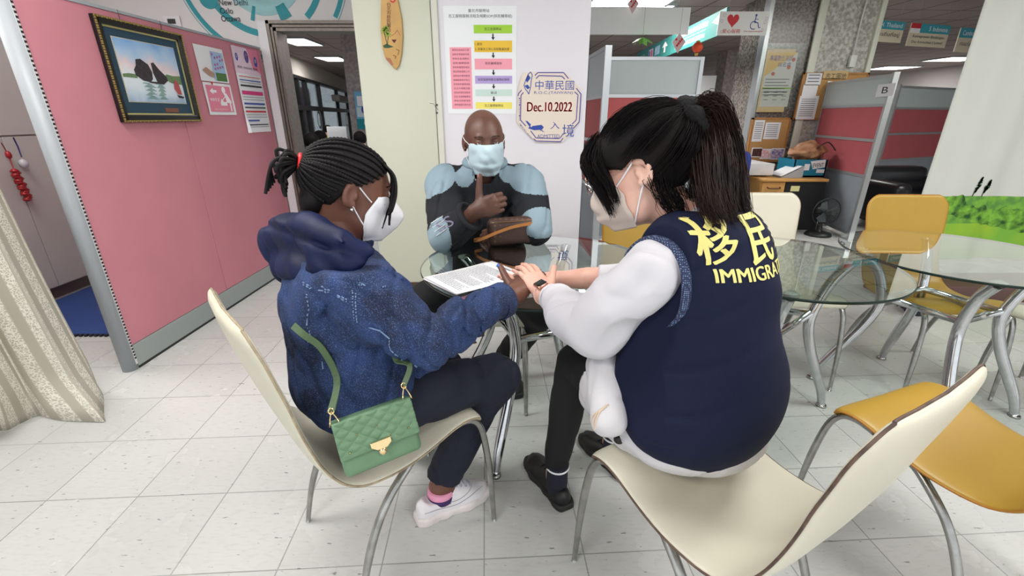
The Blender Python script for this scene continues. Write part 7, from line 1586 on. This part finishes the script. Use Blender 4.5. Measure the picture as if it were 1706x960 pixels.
# ================================================================ PEOPLE IN THE FAR HALL
def far_person(label, x, y, yaw, shirt, seated=True, sc=1.0, mask=False, screen=False, hairm=None):
    f = V((math.cos(yaw), math.sin(yaw), 0)); r = V((f.y, -f.x, 0)); B_ = basis(f); c = V((x, y, 0)); hz = .34; sc = .80
    t = thing('person', label, 'person', (x, y, 0)); hs = hz+.55*sc; H_ = Head(c+f*.03+V((0, 0, hz+.74*sc)), f+V((0, 0, -.05)), scale=.98)
    pe = c+V((0, 0, hz)); sh = [c+r*s_*.19+V((0, 0, hs)) for s_ in (-1, 1)]; el = [c+r*s_*.22+f*.06+V((0, 0, hs-.27)) for s_ in (-1, 1)]; wr = [c+r*s_*.14+f*.28+V((0, 0, hs-.30)) for s_ in (-1, 1)]
    kn = [pe+r*s_*.11+(f*.42 if seated else V((0, 0, -.42))) for s_ in (-1, 1)]; an = [V((k.x, k.y, .09)) for k in kn]
    body = U_(.03, H_.field(ears=True), H_.neck(c+V((0, 0, hs+.03))), ell(c+V((0, 0, hz+.3)), (.15, .10, .24), B_), *[chain([sh[i], el[i], wr[i], wr[i]+f*.09], [.045, .038, .026, .03]) for i in (0, 1)], *[chain([pe+r*(.09*(2*i-1)), kn[i], an[i], an[i]+f*.14-V((0, 0, .05))], [.08, .05, .035, .035]) for i in (0, 1)])
    lo, hi = bounds([c, c+V((0, 0, hz+.9)), *wr, *kn, *an, c-f*.12], .16); sdf_obj('body', body, lo, hi, .014, skB, t)
    cl_ = U_(.04, ell(c+V((0, 0, hz+.28)), (.20, .14, .30), B_), *[chain([sh[i], el[i], wr[i].lerp(el[i], .2)], [.075, .06, .048]) for i in (0, 1)]); sdf_obj('shirt', cut(cl_, lambda P: P[:, 2]-(hs+.06)), lo, hi, .014, shirt, t)
    tr_ = U_(.03, *[chain([pe+r*(.09*(2*i-1)), kn[i], an[i]+V((0, 0, .06))], [.105, .075, .06]) for i in (0, 1)]); sdf_obj('trousers', tr_, lo, hi, .014, tk, t)
    hc2 = np.array(H_.c, F32); hr = lambda P: np.maximum(H_.skull(.014)(P), np.interp(((P-hc2)@H_.Rn)[:, 1], [-.1, 0, .04, .1], [-.10, -.04, .03, .05])-((P-hc2)@H_.Rn)[:, 2]); sdf_obj('hair', hr, *bounds([H_.c], .16), .008, hairm or hairB, t)
    if mask: mask_mesh(H_, [(-.010, .112, .058, .050), (-.06, .126, .062, .034), (-.112, .088, .048, .030)], 1.8, mw, t)
    return t
navy_s = M('shirt_navy', (36, 46, 84), .85); yel_s = M('shirt_yellow', (222, 190, 80), .85); teal_s = M('shirt_teal', (40, 84, 104), .85)
def hall_chair(x, y, yaw, label):
    f = V((math.cos(yaw), math.sin(yaw), 0)); r = V((f.y, -f.x, 0)); R = Matrix.Rotation(yaw, 3, 'Z'); c = V((x, y, 0)); t = thing('waiting_chair', label, 'chair', (x, y, 0), 'navy chairs in the far hall'); cm = M('hall_chair_navy', (34, 46, 92), .6)
    MB().box(c+V((0, 0, .25)), (.42, .44, .035), R, None, .012).build('seat', cm, t); MB().box(c-f*.22+V((0, 0, .50)), (.035, .44, .42), R, None, .015).build('backrest', cm, t)
    for a in (-1, 1):
        for b_ in (-1, 1): MB().tube([c+f*.17*a+r*.18*b_+V((0, 0, .235)), c+f*.19*a+r*.2*b_], .011, 8).build('leg', chrome_w, t)
for x_, y_, w_, l_ in ((AY(549, 240, 11.5).x, 11.5, -.2, 'navy chair under the person in yellow'), (AY(518, 240, 6.0).x, 6.0, 1.3, 'navy chair under the nearest seated person in the doorway, at left'), (AY(534, 240, 7.0).x, 7.0, 1.4, 'navy chair under the person in grey in the doorway'), (AY(600, 240, 6.7).x, 6.7, 1.6, 'navy chair under the person in teal by the pillar'), (AY(1216, 225, 8.5).x, 8.5, 1.4, 'navy chair under the person in dark clothes at the counter'), (AY(1240, 225, 10.9).x, 10.9, -1.4, 'navy chair behind the service counter below the green board')): hall_chair(x_, y_, w_, l_)
def head_at(px, py, hz_c):      # floor point under a head whose centre is at height hz_c
    p = AZ(px, py, hz_c); return p.x, p.y
x, y = head_at(548, 212, 1.10); y_ = 7.4
def at_row(px, yy): return AY(px, 240, yy).x
far_person('person in a yellow top and white mask seated by the far glass doors', at_row(549, 11.5), 11.5, -.2, yel_s, mask=True)
far_person('person in navy seen through the doorway, left above the braided hair', at_row(518, 6.0), 6.0, 1.3, navy_s)
far_person('dark haired person in grey seen through the doorway, between two in navy', at_row(534, 7.0), 7.0, 1.4, M('shirt_grey', (80, 76, 84), .85))
far_person('dark haired person in teal seen through the doorway, next to the pillar', at_row(600, 6.7), 6.7, 1.6, teal_s)
far_person('person in dark clothes at the service counter, nearer the grey pillar', AY(1216, 225, 8.5).x, 8.5, 1.4, M('shirt_dark', (54, 54, 62), .85))
far_person('dark haired person at the service counter below the green notice board', AY(1240, 225, 10.9).x, 10.9, -1.4, M('shirt_white2', (190, 190, 196), .85))
mp = AY(562, 224, 10.2); t = thing('reception_desk', 'pale reception desk in the far hall under the white monitor', 'desk', (mp.x, 10.3, 0)); MB().span((mp.x-.5, 10.0, mp.z-.28), (mp.x+.5, 10.5, mp.z-.25), None, .004).build('desktop', mt, t); MB().span((mp.x-.45, 10.1, 0), (mp.x+.45, 10.4, mp.z-.28)).build('front_panel', M('kiosk_white', (222, 222, 224), .5), t)
t = thing('computer_monitor', 'white backed computer monitor beside the person in yellow', 'monitor', mp); MB().box(mp, (.42, .03, .32), None, None, .004).build('casing', M('monitor_white', (216, 216, 220), .5), t); MB().span((mp.x-.03, 10.18, mp.z-.25), (mp.x+.03, 10.23, mp.z-.15)).build('stand', M('monitor_white', (216, 216, 220), .5), t)
